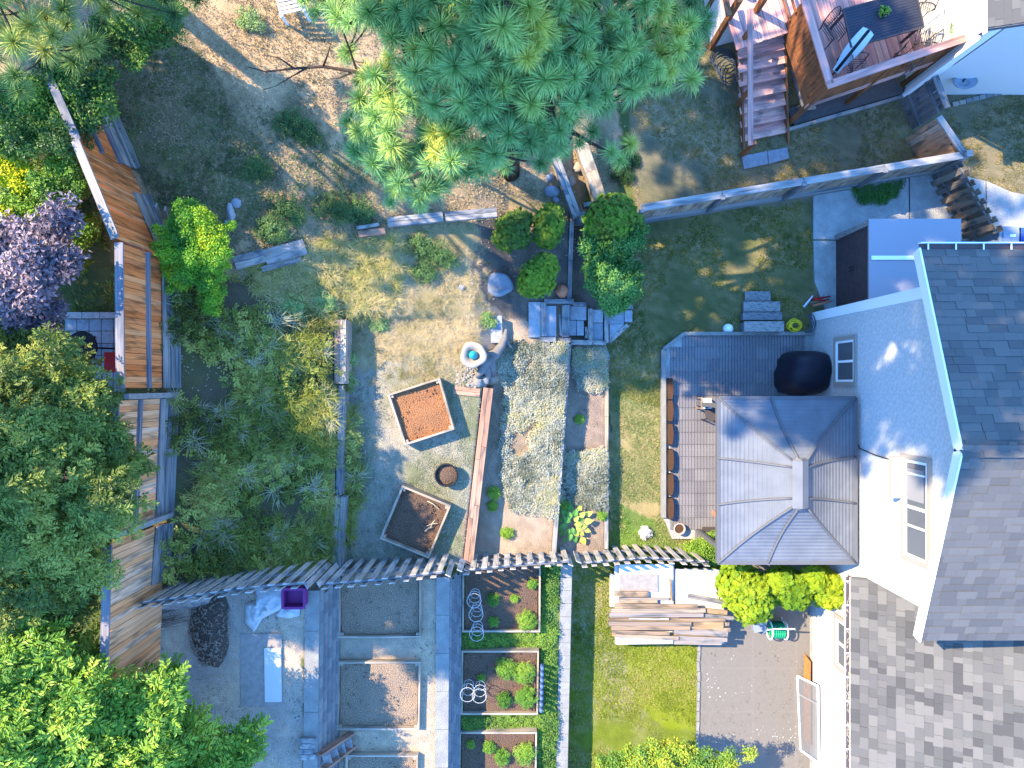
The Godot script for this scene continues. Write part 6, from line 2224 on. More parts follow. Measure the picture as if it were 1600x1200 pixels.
func build_trees() -> void:
	var needle_pal := [Color(0.115, 0.240, 0.072), Color(0.184, 0.350, 0.104), Color(0.253, 0.440, 0.128), Color(0.345, 0.480, 0.112), Color(0.506, 0.520, 0.080)]
	var crown := [[480, -90], [470, 10], [505, 35], [590, 40], [610, 95], [545, 130], [560, 160], [535, 205], [570, 260], [610, 300], [660, 312], [715, 290], [770, 268], [800, 245], [840, 262], [880, 225], [905, 175], [960, 165], [1000, 140], [1085, 125], [1095, 60], [1112, 15], [1100, -40], [1060, -90]]
	var tf := in_outline(450, crown, Vector2(790, 40), 9.6, 6.2, 360.0, Vector2(0.24, 0.35))
	for q in [[955, 238, 5.5], [985, 225, 5.2], [968, 250, 5.0], [905, 225, 5.2], [880, 240, 5.2], [925, 205, 5.6], [560, 205, 5.4], [640, 300, 5.4], [610, 315, 5.2], [655, 318, 5.2], [925, 20, 6], [790, 262, 4.6], [815, 240, 5.2], [775, 240, 5.0], [800, 225, 5.6], [1060, 95, 6.0], [1040, 130, 5.6], [1090, 20, 6.2], [1075, 75, 6.2], [1010, 110, 6.0], [545, 80, 5.8], [540, 85, 5.4]]:
		tf.append([W(q[0], q[1], q[2]), rng.randf_range(0.22, 0.29)])
	var base := on_land(797, 268)
	upper_crown(tf, Vector3(-0.7, 13.0, -6.3), Vector3(4.5, 5.6, 3.7), 1200, Vector2(0.34, 0.5))
	upper_crown(tf, Vector3(-3.2, 13.3, -4.4), Vector3(1.5, 0.8, 0.5), 100, Vector2(0.32, 0.46))
	var pt := pine("large long-needled pine filling the top middle of the garden", base, 20.0, tf, 9, needle_pal)
	var st := ST(true)                          # a bare dead limb reaching out over the dry slope
	tube(st, [W(660, 150, 5.0), W(600, 125, 4.6), W(555, 112, 4.4), W(505, 104, 4.3), W(460, 107, 4.2), W(415, 112, 4.1), W(385, 104, 4.0)], [0.05, 0.04, 0.034, 0.028, 0.022, 0.016, 0.006], 6)
	for e in [[[505, 104, 4.3], [512, 85, 4.6], [518, 66, 4.9]], [[555, 112, 4.4], [530, 122, 4.3], [512, 124, 4.2]], [[460, 107, 4.2], [435, 90, 4.2], [410, 86, 4.1]], [[480, 106, 4.2], [455, 120, 4.1], [430, 135, 4.0], [412, 140, 3.9]], [[600, 125, 4.6], [570, 98, 4.6], [540, 95, 4.5]]]:
		var pts := []
		for q in e:
			pts.append(W(q[0], q[1], q[2]))
		tube(st, pts, [0.022, 0.015, 0.006], 5)
	build("dead_limb", st, M.bark, pt)
	# the pine at the top left corner, yellower
	var pal2 := [Color(0.06, 0.13, 0.04), Color(0.13, 0.22, 0.05), Color(0.24, 0.31, 0.06), Color(0.38, 0.40, 0.09)]
	var crown2 := [[-90, -90], [330, -90], [315, 15], [285, 45], [255, 20], [205, 35], [150, 60], [140, 100], [60, 140], [20, 140], [-90, 150]]
	var tf2 := in_outline(70, crown2, Vector2(-10, -10), 7.6, 5.8, 320.0, Vector2(0.24, 0.36))
	upper_crown(tf2, Vector3(-12.8, 8.4, -8.3), Vector3(1.0, 2.0, 1.8), 200, Vector2(0.34, 0.48))
	pine("yellowish long-needled pine at the top left corner", W(20, -10, 3.6) + Vector3(0.6, 0, -0.4), 7.6, tf2, 7, pal2)
	# another tall pine just outside the picture, whose shade falls across the far deck and lawn
	var tf3 := []
	upper_crown(tf3, Vector3(-4.4, 12.0, -11.6), Vector3(4.4, 5.5, 3.2), 560, Vector2(0.34, 0.5))
	var tf4 := []
	upper_crown(tf4, Vector3(-9.0, 12.2, -7.0), Vector3(1.5, 1.5, 1.2), 100, Vector2(0.32, 0.46))
	pine("tall pine standing outside the picture beyond its top left part", Vector3(-10.4, 3.6, -10.6), 14.5, tf4, 9, needle_pal, "pine_tree", Vector3(0.4, 0, 3.2))
	pine("tall pine standing outside the picture beyond the middle of its top edge", Vector3(-4.2, 2.6, -12.6), 18.0, tf3, 9, needle_pal)
	# left side
	var grey := [Color(0.077, 0.110, 0.021), Color(0.132, 0.175, 0.030), Color(0.198, 0.240, 0.039), Color(0.308, 0.330, 0.060)]
	broadleaf("leafy_tree", "large grey green small-leaved tree hanging over the left fence", "tree", W(50, 740, 3.4), [[40, 620, 6.3, 1.25], [115, 640, 6.0, 0.85], [60, 740, 6.7, 1.35], [145, 700, 6.1, 0.70], [205, 728, 5.5, 0.28], [228, 722, 5.3, 0.14], [100, 850, 5.4, 1.0], [20, 850, 6.0, 1.2], [110, 930, 4.8, 0.74], [30, 935, 5.2, 0.95], [95, 570, 5.3, 0.65], [15, 545, 5.4, 0.5], [150, 790, 5.6, 0.5]], 10500, shoot_mesh, Vector2(0.17, 0.30), grey, 0.55, 0.55, 9, 0.2)
	broadleaf("leafy_tree", "tall leafy tree standing outside the picture beyond the left edge", "tree", Vector3(-10.2, 3.4, 2.0), [], 0, shoot_mesh, Vector2(0.3, 0.45), grey, 0.5, 0.5, 0, 0.2, null, "", [[Vector3(-9.7, 8.8, 0.5), Vector3(1.4, 1.6, 1.3)], [Vector3(-9.9, 9.9, 1.4), Vector3(1.5, 1.6, 1.3)], [Vector3(-13.3, 8.8, -3.0), Vector3(1.6, 1.6, 1.8)]])
	var ash := [Color(0.08, 0.18, 0.02), Color(0.16, 0.29, 0.03), Color(0.27, 0.40, 0.045), Color(0.40, 0.48, 0.06)]
	broadleaf("ash_tree", "bright green feathery-leaved tree filling the bottom left corner", "tree", W(90, 1120, 3.2), [[40, 1060, 5.5, 1.05], [130, 1100, 5.5, 1.21], [40, 1170, 5.7, 1.26], [220, 1130, 5.1, 0.99], [300, 1140, 4.5, 0.65], [380, 1155, 4.1, 0.40], [170, 1190, 5.3, 1.15], [95, 1020, 4.8, 0.68], [0, 1000, 4.7, 0.57], [330, 1190, 4.3, 0.83], [240, 1075, 4.5, 0.38], [270, 1055, 4.3, 0.17], [60, 1240, 5.5, 1.36], [300, 1250, 4.7, 1.25]], 7000, shoot_mesh, Vector2(0.26, 0.42), ash, 0.6, 0.5, 10, 0.2)
	var bushy := [Color(0.03, 0.07, 0.02), Color(0.05, 0.11, 0.025), Color(0.10, 0.20, 0.03), Color(0.16, 0.28, 0.03)]
	broadleaf("hedge_bush", "dark green bush with glinting leaves beside the topmost red fence bay", "bush", W(90, 210, 3.5), [[40, 190, 5.0, 0.75], [110, 215, 5.0, 0.6], [150, 165, 4.9, 0.5], [20, 235, 4.6, 0.5], [130, 110, 5.0, 0.55], [90, 140, 5.0, 0.6], [240, 40, 4.6, 0.7], [200, 60, 4.6, 0.6]], 3600, sprig_mesh, Vector2(0.14, 0.24), bushy, 0.5, 0.5, 4, 0.08)
	broadleaf("garden_bush", "green bush between the purple maple and the second red fence bay", "bush", W(90, 300, 3.5), [[95, 285, 4.6, 0.55], [130, 265, 4.5, 0.35], [60, 330, 4.4, 0.45], [30, 310, 4.3, 0.5], [128, 360, 4.2, 0.4], [115, 410, 4.0, 0.35], [20, 370, 4.2, 0.4]], 2600, sprig_mesh, Vector2(0.14, 0.22), [Color(0.05, 0.12, 0.02), Color(0.12, 0.25, 0.03), Color(0.26, 0.38, 0.03)], 0.5, 0.5, 4, 0.06)
	broadleaf("lime_bush", "sunlit yellow green bush at the left edge above the purple maple", "bush", W(20, 290, 3.5), [[15, 262, 4.7, 0.36], [40, 280, 4.6, 0.24], [5, 345, 4.7, 0.24], [20, 365, 4.6, 0.14]], 1100, sprig_mesh, Vector2(0.14, 0.22), [Color(0.30, 0.36, 0.01), Color(0.48, 0.50, 0.01), Color(0.58, 0.56, 0.015)], 0.6, 0.5, 4, 0.05)
	var plum := [Color(0.09, 0.075, 0.09), Color(0.15, 0.115, 0.14), Color(0.24, 0.18, 0.20), Color(0.48, 0.36, 0.38)]
	broadleaf("purple_maple", "purple-leaved maple at the left edge of the picture", "tree", W(30, 430, 3.5), [[95, 335, 5.7, 0.32], [105, 350, 5.6, 0.25], [70, 420, 5.9, 0.5], [100, 410, 5.7, 0.35], [30, 440, 5.8, 0.5], [60, 480, 5.4, 0.55], [20, 510, 5.3, 0.45], [50, 530, 5.0, 0.4], [75, 375, 5.0, 0.5], [35, 385, 4.9, 0.5]], 1500, sprig_mesh, Vector2(0.22, 0.36), plum, 0.45, 0.5, 6, 0.1)
	var lime := [Color(0.05, 0.16, 0.02), Color(0.10, 0.27, 0.02), Color(0.20, 0.38, 0.02), Color(0.42, 0.46, 0.02)]
	broadleaf("bright_shrub", "bright green shrub with yellow tips bulging over the left fence foot", "shrub", on_land(290, 420), [[268, 368, 4.0, 0.42], [300, 345, 4.1, 0.38], [335, 365, 4.0, 0.38], [338, 395, 4.0, 0.42], [295, 405, 4.0, 0.55], [325, 430, 3.8, 0.48], [330, 470, 3.5, 0.34], [275, 430, 3.8, 0.38], [310, 340, 4.0, 0.22], [362, 352, 3.9, 0.10]], 4200, sprig_mesh, Vector2(0.10, 0.17), lime, 0.5, 0.5, 6, 0.06)
	# clipped and conical evergreens
	var cedar := [Color(0.05, 0.10, 0.010), Color(0.10, 0.18, 0.012), Color(0.17, 0.26, 0.014)]
	var dull := [Color(0.045, 0.085, 0.015), Color(0.075, 0.135, 0.015), Color(0.13, 0.19, 0.015)]
	broadleaf("globe_cedar", "dull green round cedar, leftmost of the three on the mulch", "shrub", on_land(808, 370), [[802, 362, 1.75, 0.42, 1.0], [790, 372, 1.6, 0.30], [815, 345, 1.7, 0.25]], 1500, scale_mesh, Vector2(0.08, 0.15), dull, 0.35, 0.75, 0, 0.05, M.scale, "globe cedars")
	broadleaf("globe_cedar", "green oval cedar, rear right of the three on the mulch", "shrub", on_land(860, 360), [[858, 350, 1.75, 0.36, 1.1], [855, 368, 1.7, 0.30, 1.0], [862, 335, 1.7, 0.26]], 1400, scale_mesh, Vector2(0.08, 0.15), cedar, 0.35, 0.75, 0, 0.05, M.scale, "globe cedars")
	broadleaf("globe_cedar", "bright green oval cedar, front one of the three, above the garden steps", "shrub", on_land(845, 445), [[840, 435, 1.7, 0.42, 1.1], [850, 418, 1.75, 0.33, 1.0], [828, 445, 1.6, 0.28]], 1900, scale_mesh, Vector2(0.08, 0.15), cedar, 0.35, 0.75, 0, 0.05, M.scale, "globe cedars")
	broadleaf("upright_cedar", "green rounded cedar at the end of the plank fence, behind the laurel", "shrub", on_land(955, 360), [[955, 340, 1.9, 0.52, 1.0], [968, 328, 1.9, 0.35], [935, 345, 1.8, 0.33], [985, 350, 1.6, 0.3]], 2300, scale_mesh, Vector2(0.09, 0.17), dull + [Color(0.12, 0.25, 0.015)], 0.3, 0.75, 0, 0.05, M.scale)
	var laurel := [Color(0.03, 0.10, 0.02), Color(0.06, 0.17, 0.03), Color(0.10, 0.24, 0.045), Color(0.17, 0.32, 0.07)]
	broadleaf("laurel_shrub", "glossy laurel above the big round laurel, beside the rounded cedar", "shrub", on_land(950, 392), [[925, 378, 1.6, 0.34], [958, 385, 1.7, 0.40], [985, 372, 1.6, 0.33], [940, 395, 1.6, 0.36], [995, 355, 1.4, 0.25]], 1100, sprig_mesh, Vector2(0.15, 0.25), laurel, 0.5, 0.6, 0, 0.05)
	broadleaf("laurel_shrub", "big round glossy laurel standing over the garden steps", "shrub", on_land(950, 445), [[950, 440, 1.5, 0.66, 0.85], [935, 425, 1.5, 0.42], [972, 425, 1.5, 0.42], [960, 458, 1.4, 0.45]], 1700, sprig_mesh, Vector2(0.15, 0.24), laurel, 0.5, 0.75, 0, 0.05)
	var limey := [Color(0.07, 0.15, 0.006), Color(0.16, 0.25, 0.007), Color(0.25, 0.31, 0.010)]
	var em := ["lime green upright cedar next to the lumber pile, leftmost of three", "lime green upright cedar, middle of three below the gazebo", "lime green upright cedar, rightmost of three, against the white wall"]
	var es := [[1160, 918, 0.58, 1172, 940], [1228, 916, 0.46, 1240, 925], [1284, 914, 0.46, 1296, 925]]
	for k in 3:
		var e = es[k]
		broadleaf("lime_cedar", em[k], "shrub", W(e[0], e[1], 0.02), [[e[0], e[1], 1.0, e[2], 1.6], [e[3], e[4], 1.2, e[2] * 0.85, 1.3], [e[0] - 10, e[1] - 8, 1.5, e[2] * 0.7, 1.0], [e[0] + 15, e[1] + 2, 1.5, e[2] * 0.6, 1.0]], 3000, scale_mesh, Vector2(0.09, 0.17), limey, 0.25, 0.8, 0, 0.05, M.scale, "lime cedars below the gazebo")
	broadleaf("bottom_shrub", "leafy green shrub with yellowish tips at the bottom edge on the lawn", "shrub", W(1050, 1215, 0.02), [[960, 1205, 1.5, 0.55], [1020, 1200, 1.9, 0.6], [1080, 1195, 2.0, 0.55], [1130, 1190, 1.9, 0.36], [1168, 1178, 1.8, 0.16], [1060, 1170, 1.9, 0.26], [990, 1185, 1.7, 0.36], [1100, 1230, 1.9, 0.8], [975, 1240, 1.6, 0.7], [1045, 1160, 1.7, 0.1]], 3200, sprig_mesh, Vector2(0.13, 0.22), [Color(0.06, 0.14, 0.02), Color(0.12, 0.23, 0.03), Color(0.24, 0.32, 0.03), Color(0.40, 0.38, 0.03)], 0.45, 0.5, 6, 0.06)

func upper_crown(tf: Array, c: Vector3, r: Vector3, n: int, size: Vector2) -> void:      # boughs of a tall tree above and beyond what the picture takes in
	var got := 0
	var b := c
	while got < n:
		if got % 13 == 0:
			b = c + Vector3(rng.randfn(), rng.randfn(), rng.randfn()).normalized() * pow(rng.randf(), 0.42) * r
		got += 1
		var p := b + Vector3(rng.randfn(), rng.randfn() * 0.5, rng.randfn()) * 0.42
		var below := CAM_H - p.y + 0.5
		if (absf(p.z) > 0.5623 * below + 0.6 or absf(p.x) > 0.75 * below + 0.6) and p.y > 5.0:
			tf.append([p, rng.randf_range(size.x, size.y)])

func build_plants() -> void:
	var bl := blade_mesh
	# lawns
	sow("lawn_grass", "short shaded lawn grass below the deck", "grass", bl, [[985, -30], [1600, -30], [1640, 300], [1450, 300], [1440, 250], [990, 335]], 0.0, 420, Vector2(0.04, 0.075), [Color(0.110, 0.110, 0.030), Color(0.176, 0.160, 0.042), Color(0.330, 0.250, 0.078)], 0.4, 0.8)
	sow("lawn_grass", "short green lawn grass between the beds and the patio", "grass", bl, [[955, 345], [1268, 315], [1272, 515], [1060, 518], [1034, 545], [1034, 640], [955, 610]], 0.0, 520, Vector2(0.04, 0.08), [Color(0.090, 0.105, 0.018), Color(0.144, 0.160, 0.025), Color(0.300, 0.240, 0.055)], 0.42, 0.8)
	sow("lawn_grass", "dry yellow green lawn grass in the strip west of the patio", "grass", bl, [[955, 600], [1034, 600], [1034, 810], [1090, 860], [955, 862]], 0.0, 480, Vector2(0.04, 0.08), [Color(0.30, 0.26, 0.10), Color(0.20, 0.21, 0.07), Color(0.14, 0.20, 0.05)], 0.2, 0.8)
	sow("lawn_grass", "green lawn grass on the plot with the lumber pile", "grass", bl, [[897, 885], [1090, 870], [1090, 1290], [886, 1290]], 0.0, 700, Vector2(0.04, 0.075), [Color(0.10, 0.14, 0.010), Color(0.165, 0.215, 0.014), Color(0.22, 0.25, 0.018), Color(0.29, 0.27, 0.08)], 0.25, 0.8)
	sow("terrace_grass", "sparse worn grass round the raised beds", "grass", bl, [[540, 600], [620, 555], [735, 600], [725, 878], [535, 880]], 1.5, 330, Vector2(0.03, 0.06), [Color(0.16, 0.18, 0.09), Color(0.26, 0.26, 0.17), Color(0.36, 0.33, 0.23)], 0.3, 0.8, null, [bed_poly([[605, 616], [687, 590], [710, 671], [632, 696]], 1.9), bed_poly([[628, 758], [704, 790], [670, 873], [593, 842]], 1.9)])
	sow("dry_grass", "dry tan grass on the slope under the pine", "grass", bl, [[270, -60], [980, -60], [980, 330], [770, 330], [380, 400], [330, 300], [210, 200], [180, 60]], 2.3, 420, Vector2(0.03, 0.08), [Color(0.13, 0.13, 0.06), Color(0.30, 0.23, 0.13), Color(0.42, 0.31, 0.18)], 0.3, 0.7)
	sow("left_lawn", "lush grass of the plot behind the left fence", "grass", bl, [[-60, 150], [110, 180], [195, 420], [180, 620], [160, 1000], [-60, 1000]], 3.5, 120, Vector2(0.06, 0.12), [Color(0.05, 0.09, 0.02), Color(0.12, 0.18, 0.03), Color(0.30, 0.36, 0.03)], 0.2, 0.9)
	# weeds and straw
	var weeds := [Color(0.110, 0.142, 0.018), Color(0.187, 0.209, 0.030), Color(0.286, 0.285, 0.048), Color(0.440, 0.361, 0.096)]
	sow("tall_weeds", "tall arching green grass on the bank above the raised beds", "weeds", weed_mesh, [[420, 520], [520, 520], [545, 640], [560, 740], [528, 880], [380, 890], [330, 760], [390, 620]], 2.4, 40, Vector2(0.2, 0.5), weeds, 0.2, 0.75, null, [], 0.15)
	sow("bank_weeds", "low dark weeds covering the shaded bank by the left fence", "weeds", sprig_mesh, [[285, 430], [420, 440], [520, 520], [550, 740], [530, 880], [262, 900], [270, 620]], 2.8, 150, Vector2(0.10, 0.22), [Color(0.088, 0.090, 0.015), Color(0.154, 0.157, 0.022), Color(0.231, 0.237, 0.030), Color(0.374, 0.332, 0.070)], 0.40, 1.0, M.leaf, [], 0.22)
	sow("bank_shoots", "taller leafy shoots standing out of the weedy bank", "weeds", shoot_mesh, [[300, 460], [420, 450], [520, 520], [545, 740], [525, 880], [280, 890], [290, 620]], 2.8, 80, Vector2(0.13, 0.25), [Color(0.06, 0.075, 0.012), Color(0.16, 0.20, 0.03), Color(0.40, 0.40, 0.09)], 0.42, 1.0, M.leaf, [], 0.4)
	sow("bank_stalks", "thin straw stalks among the weeds of the bank", "weeds", weed_mesh, [[280, 470], [430, 470], [540, 560], [545, 760], [530, 880], [265, 890]], 2.8, 4, Vector2(0.3, 0.55), [Color(0.26, 0.24, 0.13), Color(0.50, 0.46, 0.30)], 0.3, 0.5, null, [], 0.2)
	sow("straw_grass", "long yellow straw grass above the raised beds", "grass", weed_mesh, [[405, 425], [520, 380], [620, 370], [640, 420], [600, 500], [560, 500], [500, 520], [430, 480]], 2.0, 80, Vector2(0.18, 0.42), [Color(0.240, 0.226, 0.043), Color(0.448, 0.359, 0.115), Color(0.496, 0.390, 0.187), Color(0.240, 0.250, 0.058), Color(0.400, 0.328, 0.072)], 0.0, 0.5)
	sow("straw_grass", "thin trampled straw round the stone basin and fountain", "grass", weed_mesh, [[600, 400], [760, 380], [770, 480], [730, 600], [620, 585], [560, 600], [555, 520], [600, 490]], 1.7, 60, Vector2(0.10, 0.24), [Color(0.150, 0.144, 0.049), Color(0.360, 0.281, 0.147), Color(0.450, 0.360, 0.210)], 0.25, 0.4)
	sow("slope_weeds", "low green weeds on the shaded upper slope", "weeds", sprig_mesh, [[190, 70], [320, 120], [340, 190], [540, 190], [560, 260], [760, 330], [600, 350], [400, 400], [270, 330]], 2.6, 80, Vector2(0.08, 0.18), [Color(0.05, 0.09, 0.03), Color(0.09, 0.16, 0.05), Color(0.15, 0.22, 0.07)], 0.5, 1.0, M.leaf)
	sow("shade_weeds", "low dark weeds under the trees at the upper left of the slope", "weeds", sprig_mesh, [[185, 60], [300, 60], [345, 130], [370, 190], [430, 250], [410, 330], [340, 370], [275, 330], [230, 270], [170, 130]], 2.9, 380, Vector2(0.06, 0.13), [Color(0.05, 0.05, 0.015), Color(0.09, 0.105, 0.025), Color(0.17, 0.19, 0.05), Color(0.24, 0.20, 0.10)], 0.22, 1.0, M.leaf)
	var clumps := [[685, 400, 0.42, 0], [660, 425, 0.3, 0], [655, 385, 0.34, 0], [590, 503, 0.26, 1], [455, 195, 0.42, 0], [480, 210, 0.32, 0], [400, 265, 0.34, 0], [520, 325, 0.45, 0], [560, 330, 0.36, 0], [450, 330, 0.42, 0], [390, 35, 0.3, 1], [760, 500, 0.22, 1], [970, 270, 0.34, 2], [985, 250, 0.24, 2], [425, 360, 0.4, 0], [930, 305, 0.3, 1], [535, 590, 0.28, 1], [545, 560, 0.2, 1], [505, 470, 0.28, 1], [455, 480, 0.3, 1]]
	var cn := ["dark leafy weed clump below the blue grey timber row, left of the globe cedars", "smaller dark weeds at the lower left of the clump near the stone basin", "dark weeds just under the rust red timber's right end", "bright feathery weed tuft alone in the straw above the orange soil bed", "dark weed clump on the dry slope below the bare pine limb", "dark weeds adjoining the slope clump on its right side", "dark weeds on the shaded slope, right of the broken blocks", "dark bush of weeds left of the rust red timber, upper part", "dark weeds directly behind the rust red timber", "dark weeds above the wide silver board on the slope", "pale green weed tuft at the top edge, left of the white chair", "green weeds growing over the single blue grey paving slab", "dark green clump under the right edge of the pine, lower one", "dark green clump under the right edge of the pine, upper one", "dark weeds above the bright green shrub's right side", "pale weeds between pale pine timber and rounded cedar", "pale weeds hanging over the white topped timber wall, lower part", "pale weeds hanging over the white topped timber wall, upper part", "pale weeds in the straw just above the white topped timber wall", "pale weeds at the shade edge, left of the white topped timber wall"]
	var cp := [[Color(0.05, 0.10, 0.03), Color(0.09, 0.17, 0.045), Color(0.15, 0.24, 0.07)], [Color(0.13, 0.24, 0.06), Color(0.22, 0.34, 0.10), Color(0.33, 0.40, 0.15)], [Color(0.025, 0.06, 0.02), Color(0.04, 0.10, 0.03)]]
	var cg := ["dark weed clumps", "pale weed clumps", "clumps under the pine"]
	for c in clumps:
		var b := on_land(c[0], c[1])
		var t := thing("weed_clump", cn[clumps.find(c)], "weeds", b, cg[c[3]])
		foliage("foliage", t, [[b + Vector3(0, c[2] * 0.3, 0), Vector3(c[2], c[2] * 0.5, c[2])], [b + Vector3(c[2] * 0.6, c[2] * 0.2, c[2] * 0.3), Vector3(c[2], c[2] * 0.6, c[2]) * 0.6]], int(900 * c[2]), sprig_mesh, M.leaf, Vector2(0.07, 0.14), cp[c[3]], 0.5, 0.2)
	# silver carpet plants
	var silver := [Color(0.13, 0.14, 0.09), Color(0.27, 0.27, 0.19), Color(0.40, 0.38, 0.28), Color(0.35, 0.32, 0.15)]
	for e in [["silver carpet plants covering the bed between the red timber and grey timber walls", [[790, 535], [886, 536], [884, 640], [880, 810], [800, 800], [782, 740], [790, 620], [776, 570]], 1.0], ["patch of silver carpet plants just below the garden steps in the narrow bed", [[896, 548], [948, 542], [950, 610], [900, 612]], 0.45], ["patch of silver carpet plants halfway down the narrow bed above the hosta", [[884, 710], [945, 698], [955, 745], [950, 795], [885, 790]], 0.45]]:
		sow("silver_carpet", e[0], "ground cover", sprig_mesh, e[1], e[2], 760, Vector2(0.09, 0.17), silver, 0.03, 0.9, M.leaf, [], 0.14)
	# ground cover in the plot to the south and the vine by the gazebo
	var clov := [Color(0.06, 0.13, 0.02), Color(0.12, 0.22, 0.03), Color(0.20, 0.31, 0.04)]
	sow("ground_cover", "low bright ground cover beside the pale wall top", "ground cover", sprig_mesh, [[846, 878], [874, 876], [864, 1290], [838, 1290]], 0.9, 520, Vector2(0.09, 0.17), clov, 0.06, 1.0, M.leaf, [], 0.16)
	for e in [[[724, 990], [845, 990], [845, 1014], [724, 1014]], [[722, 1119], [842, 1119], [842, 1140], [722, 1140]]]:
		sow("ground_cover", "strip of low ground cover between two herb beds, %s" % ("upper" if e[0][1] < 1000 else "lower"), "ground cover", sprig_mesh, e, 0.95, 420, Vector2(0.07, 0.13), clov, 0.1, 1.0, M.leaf, [], 0.1)
	sow("creeping_weeds", "green creeping weeds where the picket fence meets the patio corner", "ground cover", sprig_mesh, [[955, 790], [990, 800], [1040, 822], [1080, 850], [1120, 835], [1124, 882], [1000, 858], [955, 858]], 0.0, 300, Vector2(0.07, 0.15), clov, 0.05, 1.0, M.leaf)
	broadleaf("vine_shrub", "leafy vine shrub between the gazebo corner and the picket fence", "shrub", W(1105, 862, 0.0), [[1100, 858, 0.35, 0.38], [1118, 845, 0.4, 0.28], [1080, 866, 0.25, 0.28], [1118, 878, 0.35, 0.3]], 900, sprig_mesh, Vector2(0.10, 0.17), [Color(0.07, 0.16, 0.02), Color(0.15, 0.27, 0.03), Color(0.27, 0.36, 0.04)], 0.5, 0.4, 0)
	broadleaf("white_flowers", "white flowering clump at the lawn end above the picket fence", "flowers", on_land(1008, 832), [[1008, 832, 0.12, 0.17, 0.6]], 260, sprig_mesh, Vector2(0.05, 0.09), [Color(0.55, 0.52, 0.55), Color(0.75, 0.72, 0.74)], 0.6, 0.3, 0)
	sow("path_shrub", "low dark green shrub at the fence foot on the concrete path", "shrub", sprig_mesh, [[1325, 296], [1412, 286], [1400, 312], [1365, 322], [1340, 316]], 0.05, 420, Vector2(0.10, 0.18), [Color(0.03, 0.10, 0.02), Color(0.07, 0.19, 0.025)], 0.0, 1.0, M.leaf, [], 0.16)
	# hosta: each big leaf its own part
	var hb := on_land(892, 815)
	var ho := thing("hosta", "large-leaved yellow green hosta at the lower end of the narrow bed", "plant", hb)
	for k in 34:
		var a := k * 2.4
		var r := 0.05 + 0.012 * k
		var st := ST()
		var b := Basis(Vector3.UP, a) * Basis(Vector3.FORWARD, rng.randf_range(-0.35, 0.15))
		var l := rng.randf_range(0.16, 0.25)
		for s in 3:
			var u0 := s / 3.0
			var u1 := (s + 1) / 3.0
			var w0: float = sin(PI * pow(u0, 0.7)) * l * 0.36
			var w1: float = sin(PI * pow(minf(u1, 0.999), 0.7)) * l * 0.36
			var y0 := -0.25 * l * u0 * u0
			var y1 := -0.25 * l * u1 * u1
			var o := hb + Vector3(cos(a) * r, 0.34 - 0.007 * k, -sin(a) * r)
			quad(st, o + b * Vector3(l * u0, y0, 0), o + b * Vector3(l * u1, y1, 0), o + b * Vector3(l * u1, y1 + w1 * 0.3, w1), o + b * Vector3(l * u0, y0 + w0 * 0.3, w0))
			quad(st, o + b * Vector3(l * u0, y0 + w0 * 0.3, -w0), o + b * Vector3(l * u1, y1 + w1 * 0.3, -w1), o + b * Vector3(l * u1, y1, 0), o + b * Vector3(l * u0, y0, 0))
		var east := cos(a) * 0.5 + 0.5
		build("leaf", st, M.hosta_gold if east > 0.55 and rng.randf() < 0.75 else M.hosta_green, ho)
	# herbs and vegetables
	var herb := [Color(0.07, 0.17, 0.02), Color(0.13, 0.27, 0.025), Color(0.25, 0.36, 0.04)]
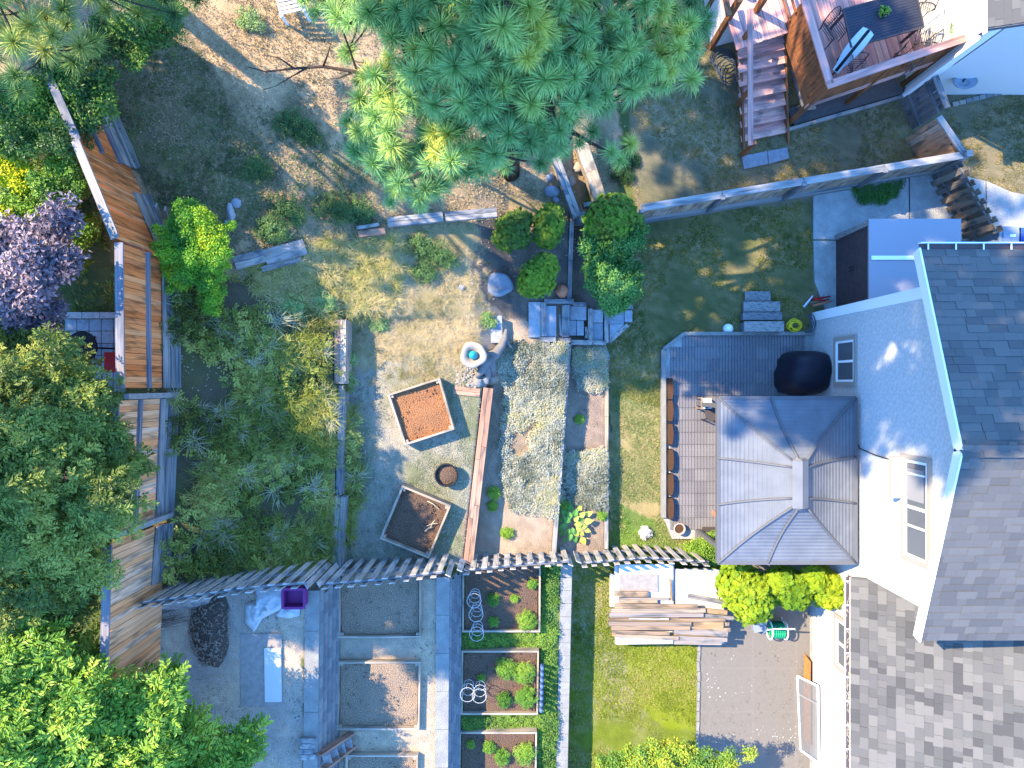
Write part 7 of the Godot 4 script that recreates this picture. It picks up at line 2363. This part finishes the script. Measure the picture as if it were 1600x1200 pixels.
	var hs := [[771, 935, 0.17, "small round green herb, upper middle of the top herb bed"], [771, 970, 0.12, "small sparse herb below the round one in the top herb bed"], [824, 967, 0.25, "yellow green mound of herb at the lower right of the top herb bed"], [832, 912, 0.12, "little herb near the fence in the top herb bed"], [804, 934, 0.10, "tiny herb at the centre of the top herb bed"], [790, 1042, 0.27, "bushy green herb at the upper left of the middle herb bed's bushes"], [818, 1048, 0.28, "dark bushy herb at the upper right of the middle herb bed"], [788, 1091, 0.20, "small bush at the lower left of the middle herb bed's bushes"], [822, 1085, 0.28, "wide bush at the lower right of the middle herb bed"], [752, 1058, 0.08, "seedling inside the right cage of the middle herb bed"], [736, 1162, 0.10, "small green plant at the left of the lowest herb bed"], [765, 1165, 0.16, "tall thin leafy green in the lowest herb bed, left of the big bush"], [785, 1180, 0.2, "loose leafy green in the lowest herb bed, next to the big bush"], [820, 1172, 0.28, "big leafy bush at the right of the lowest herb bed"], [905, 655, 0.13, "small two-leaved plant in the shade of the narrow bed"], [940, 805, 0.14, "small dark plant against the lawn timber, below the silver patch"], [772, 770, 0.18, "green plant on the bare soil beside the red timber wall"], [792, 832, 0.16, "yellowish plant on the bare soil near the picket fence"], [770, 790, 0.14, "dark low plant on the bare soil by the red timber"], [880, 790, 0.2, "dark leafy plant right above the hosta"]]
	for h in hs:
		var b := on_land(h[0], h[1])
		if h[1] > 880:
			b = W(h[0], h[1], 1.04)
		var t := thing("herb_plant", h[3], "plant", b, "herbs and seedlings")
		foliage("foliage", t, [[b + Vector3(0, h[2] * 0.5, 0), Vector3(h[2], h[2] * 0.7, h[2])]], int(1500 * h[2]), sprig_mesh, M.leaf, Vector2(0.05, 0.11), herb, 0.5, 0.3)
	sow("dirt_litter", "scattered chips and dry bits on the bare neighbouring plot", "litter", leaf_mesh, [[255, 930], [480, 900], [525, 890], [690, 880], [685, 1290], [255, 1290]], 2.2, 90, Vector2(0.02, 0.06), [Color(0.12, 0.10, 0.08), Color(0.34, 0.27, 0.2), Color(0.5, 0.44, 0.36)], 0.2, 1.0)
	sow("patio_litter", "leaf bits and grit scattered over the pale gravel patio", "litter", leaf_mesh, [[1098, 1010], [1262, 1000], [1262, 1290], [1092, 1290]], 0.0, 60, Vector2(0.02, 0.055), [Color(0.10, 0.085, 0.07), Color(0.22, 0.2, 0.16), Color(0.55, 0.52, 0.48)], 0.2, 1.0, null, [], 0.04)
	# loose litter of leaves and twigs on the bare ground
	sow("leaf_litter", "scattered dry leaves and needles on the bare ground", "litter", leaf_mesh, [[270, 0], [1000, 0], [985, 330], [760, 480], [740, 880], [870, 880], [890, 540], [950, 540], [950, 870], [400, 880], [280, 500]], 1.8, 70, Vector2(0.03, 0.07), [Color(0.10, 0.08, 0.06), Color(0.30, 0.22, 0.14), Color(0.45, 0.38, 0.28)], 0.2, 1.0)

func bed_poly(c: Array, h: float) -> PackedVector2Array:
	var p := PackedVector2Array()
	for q in c:
		p.append(V2(W(q[0], q[1], h)))
	return p
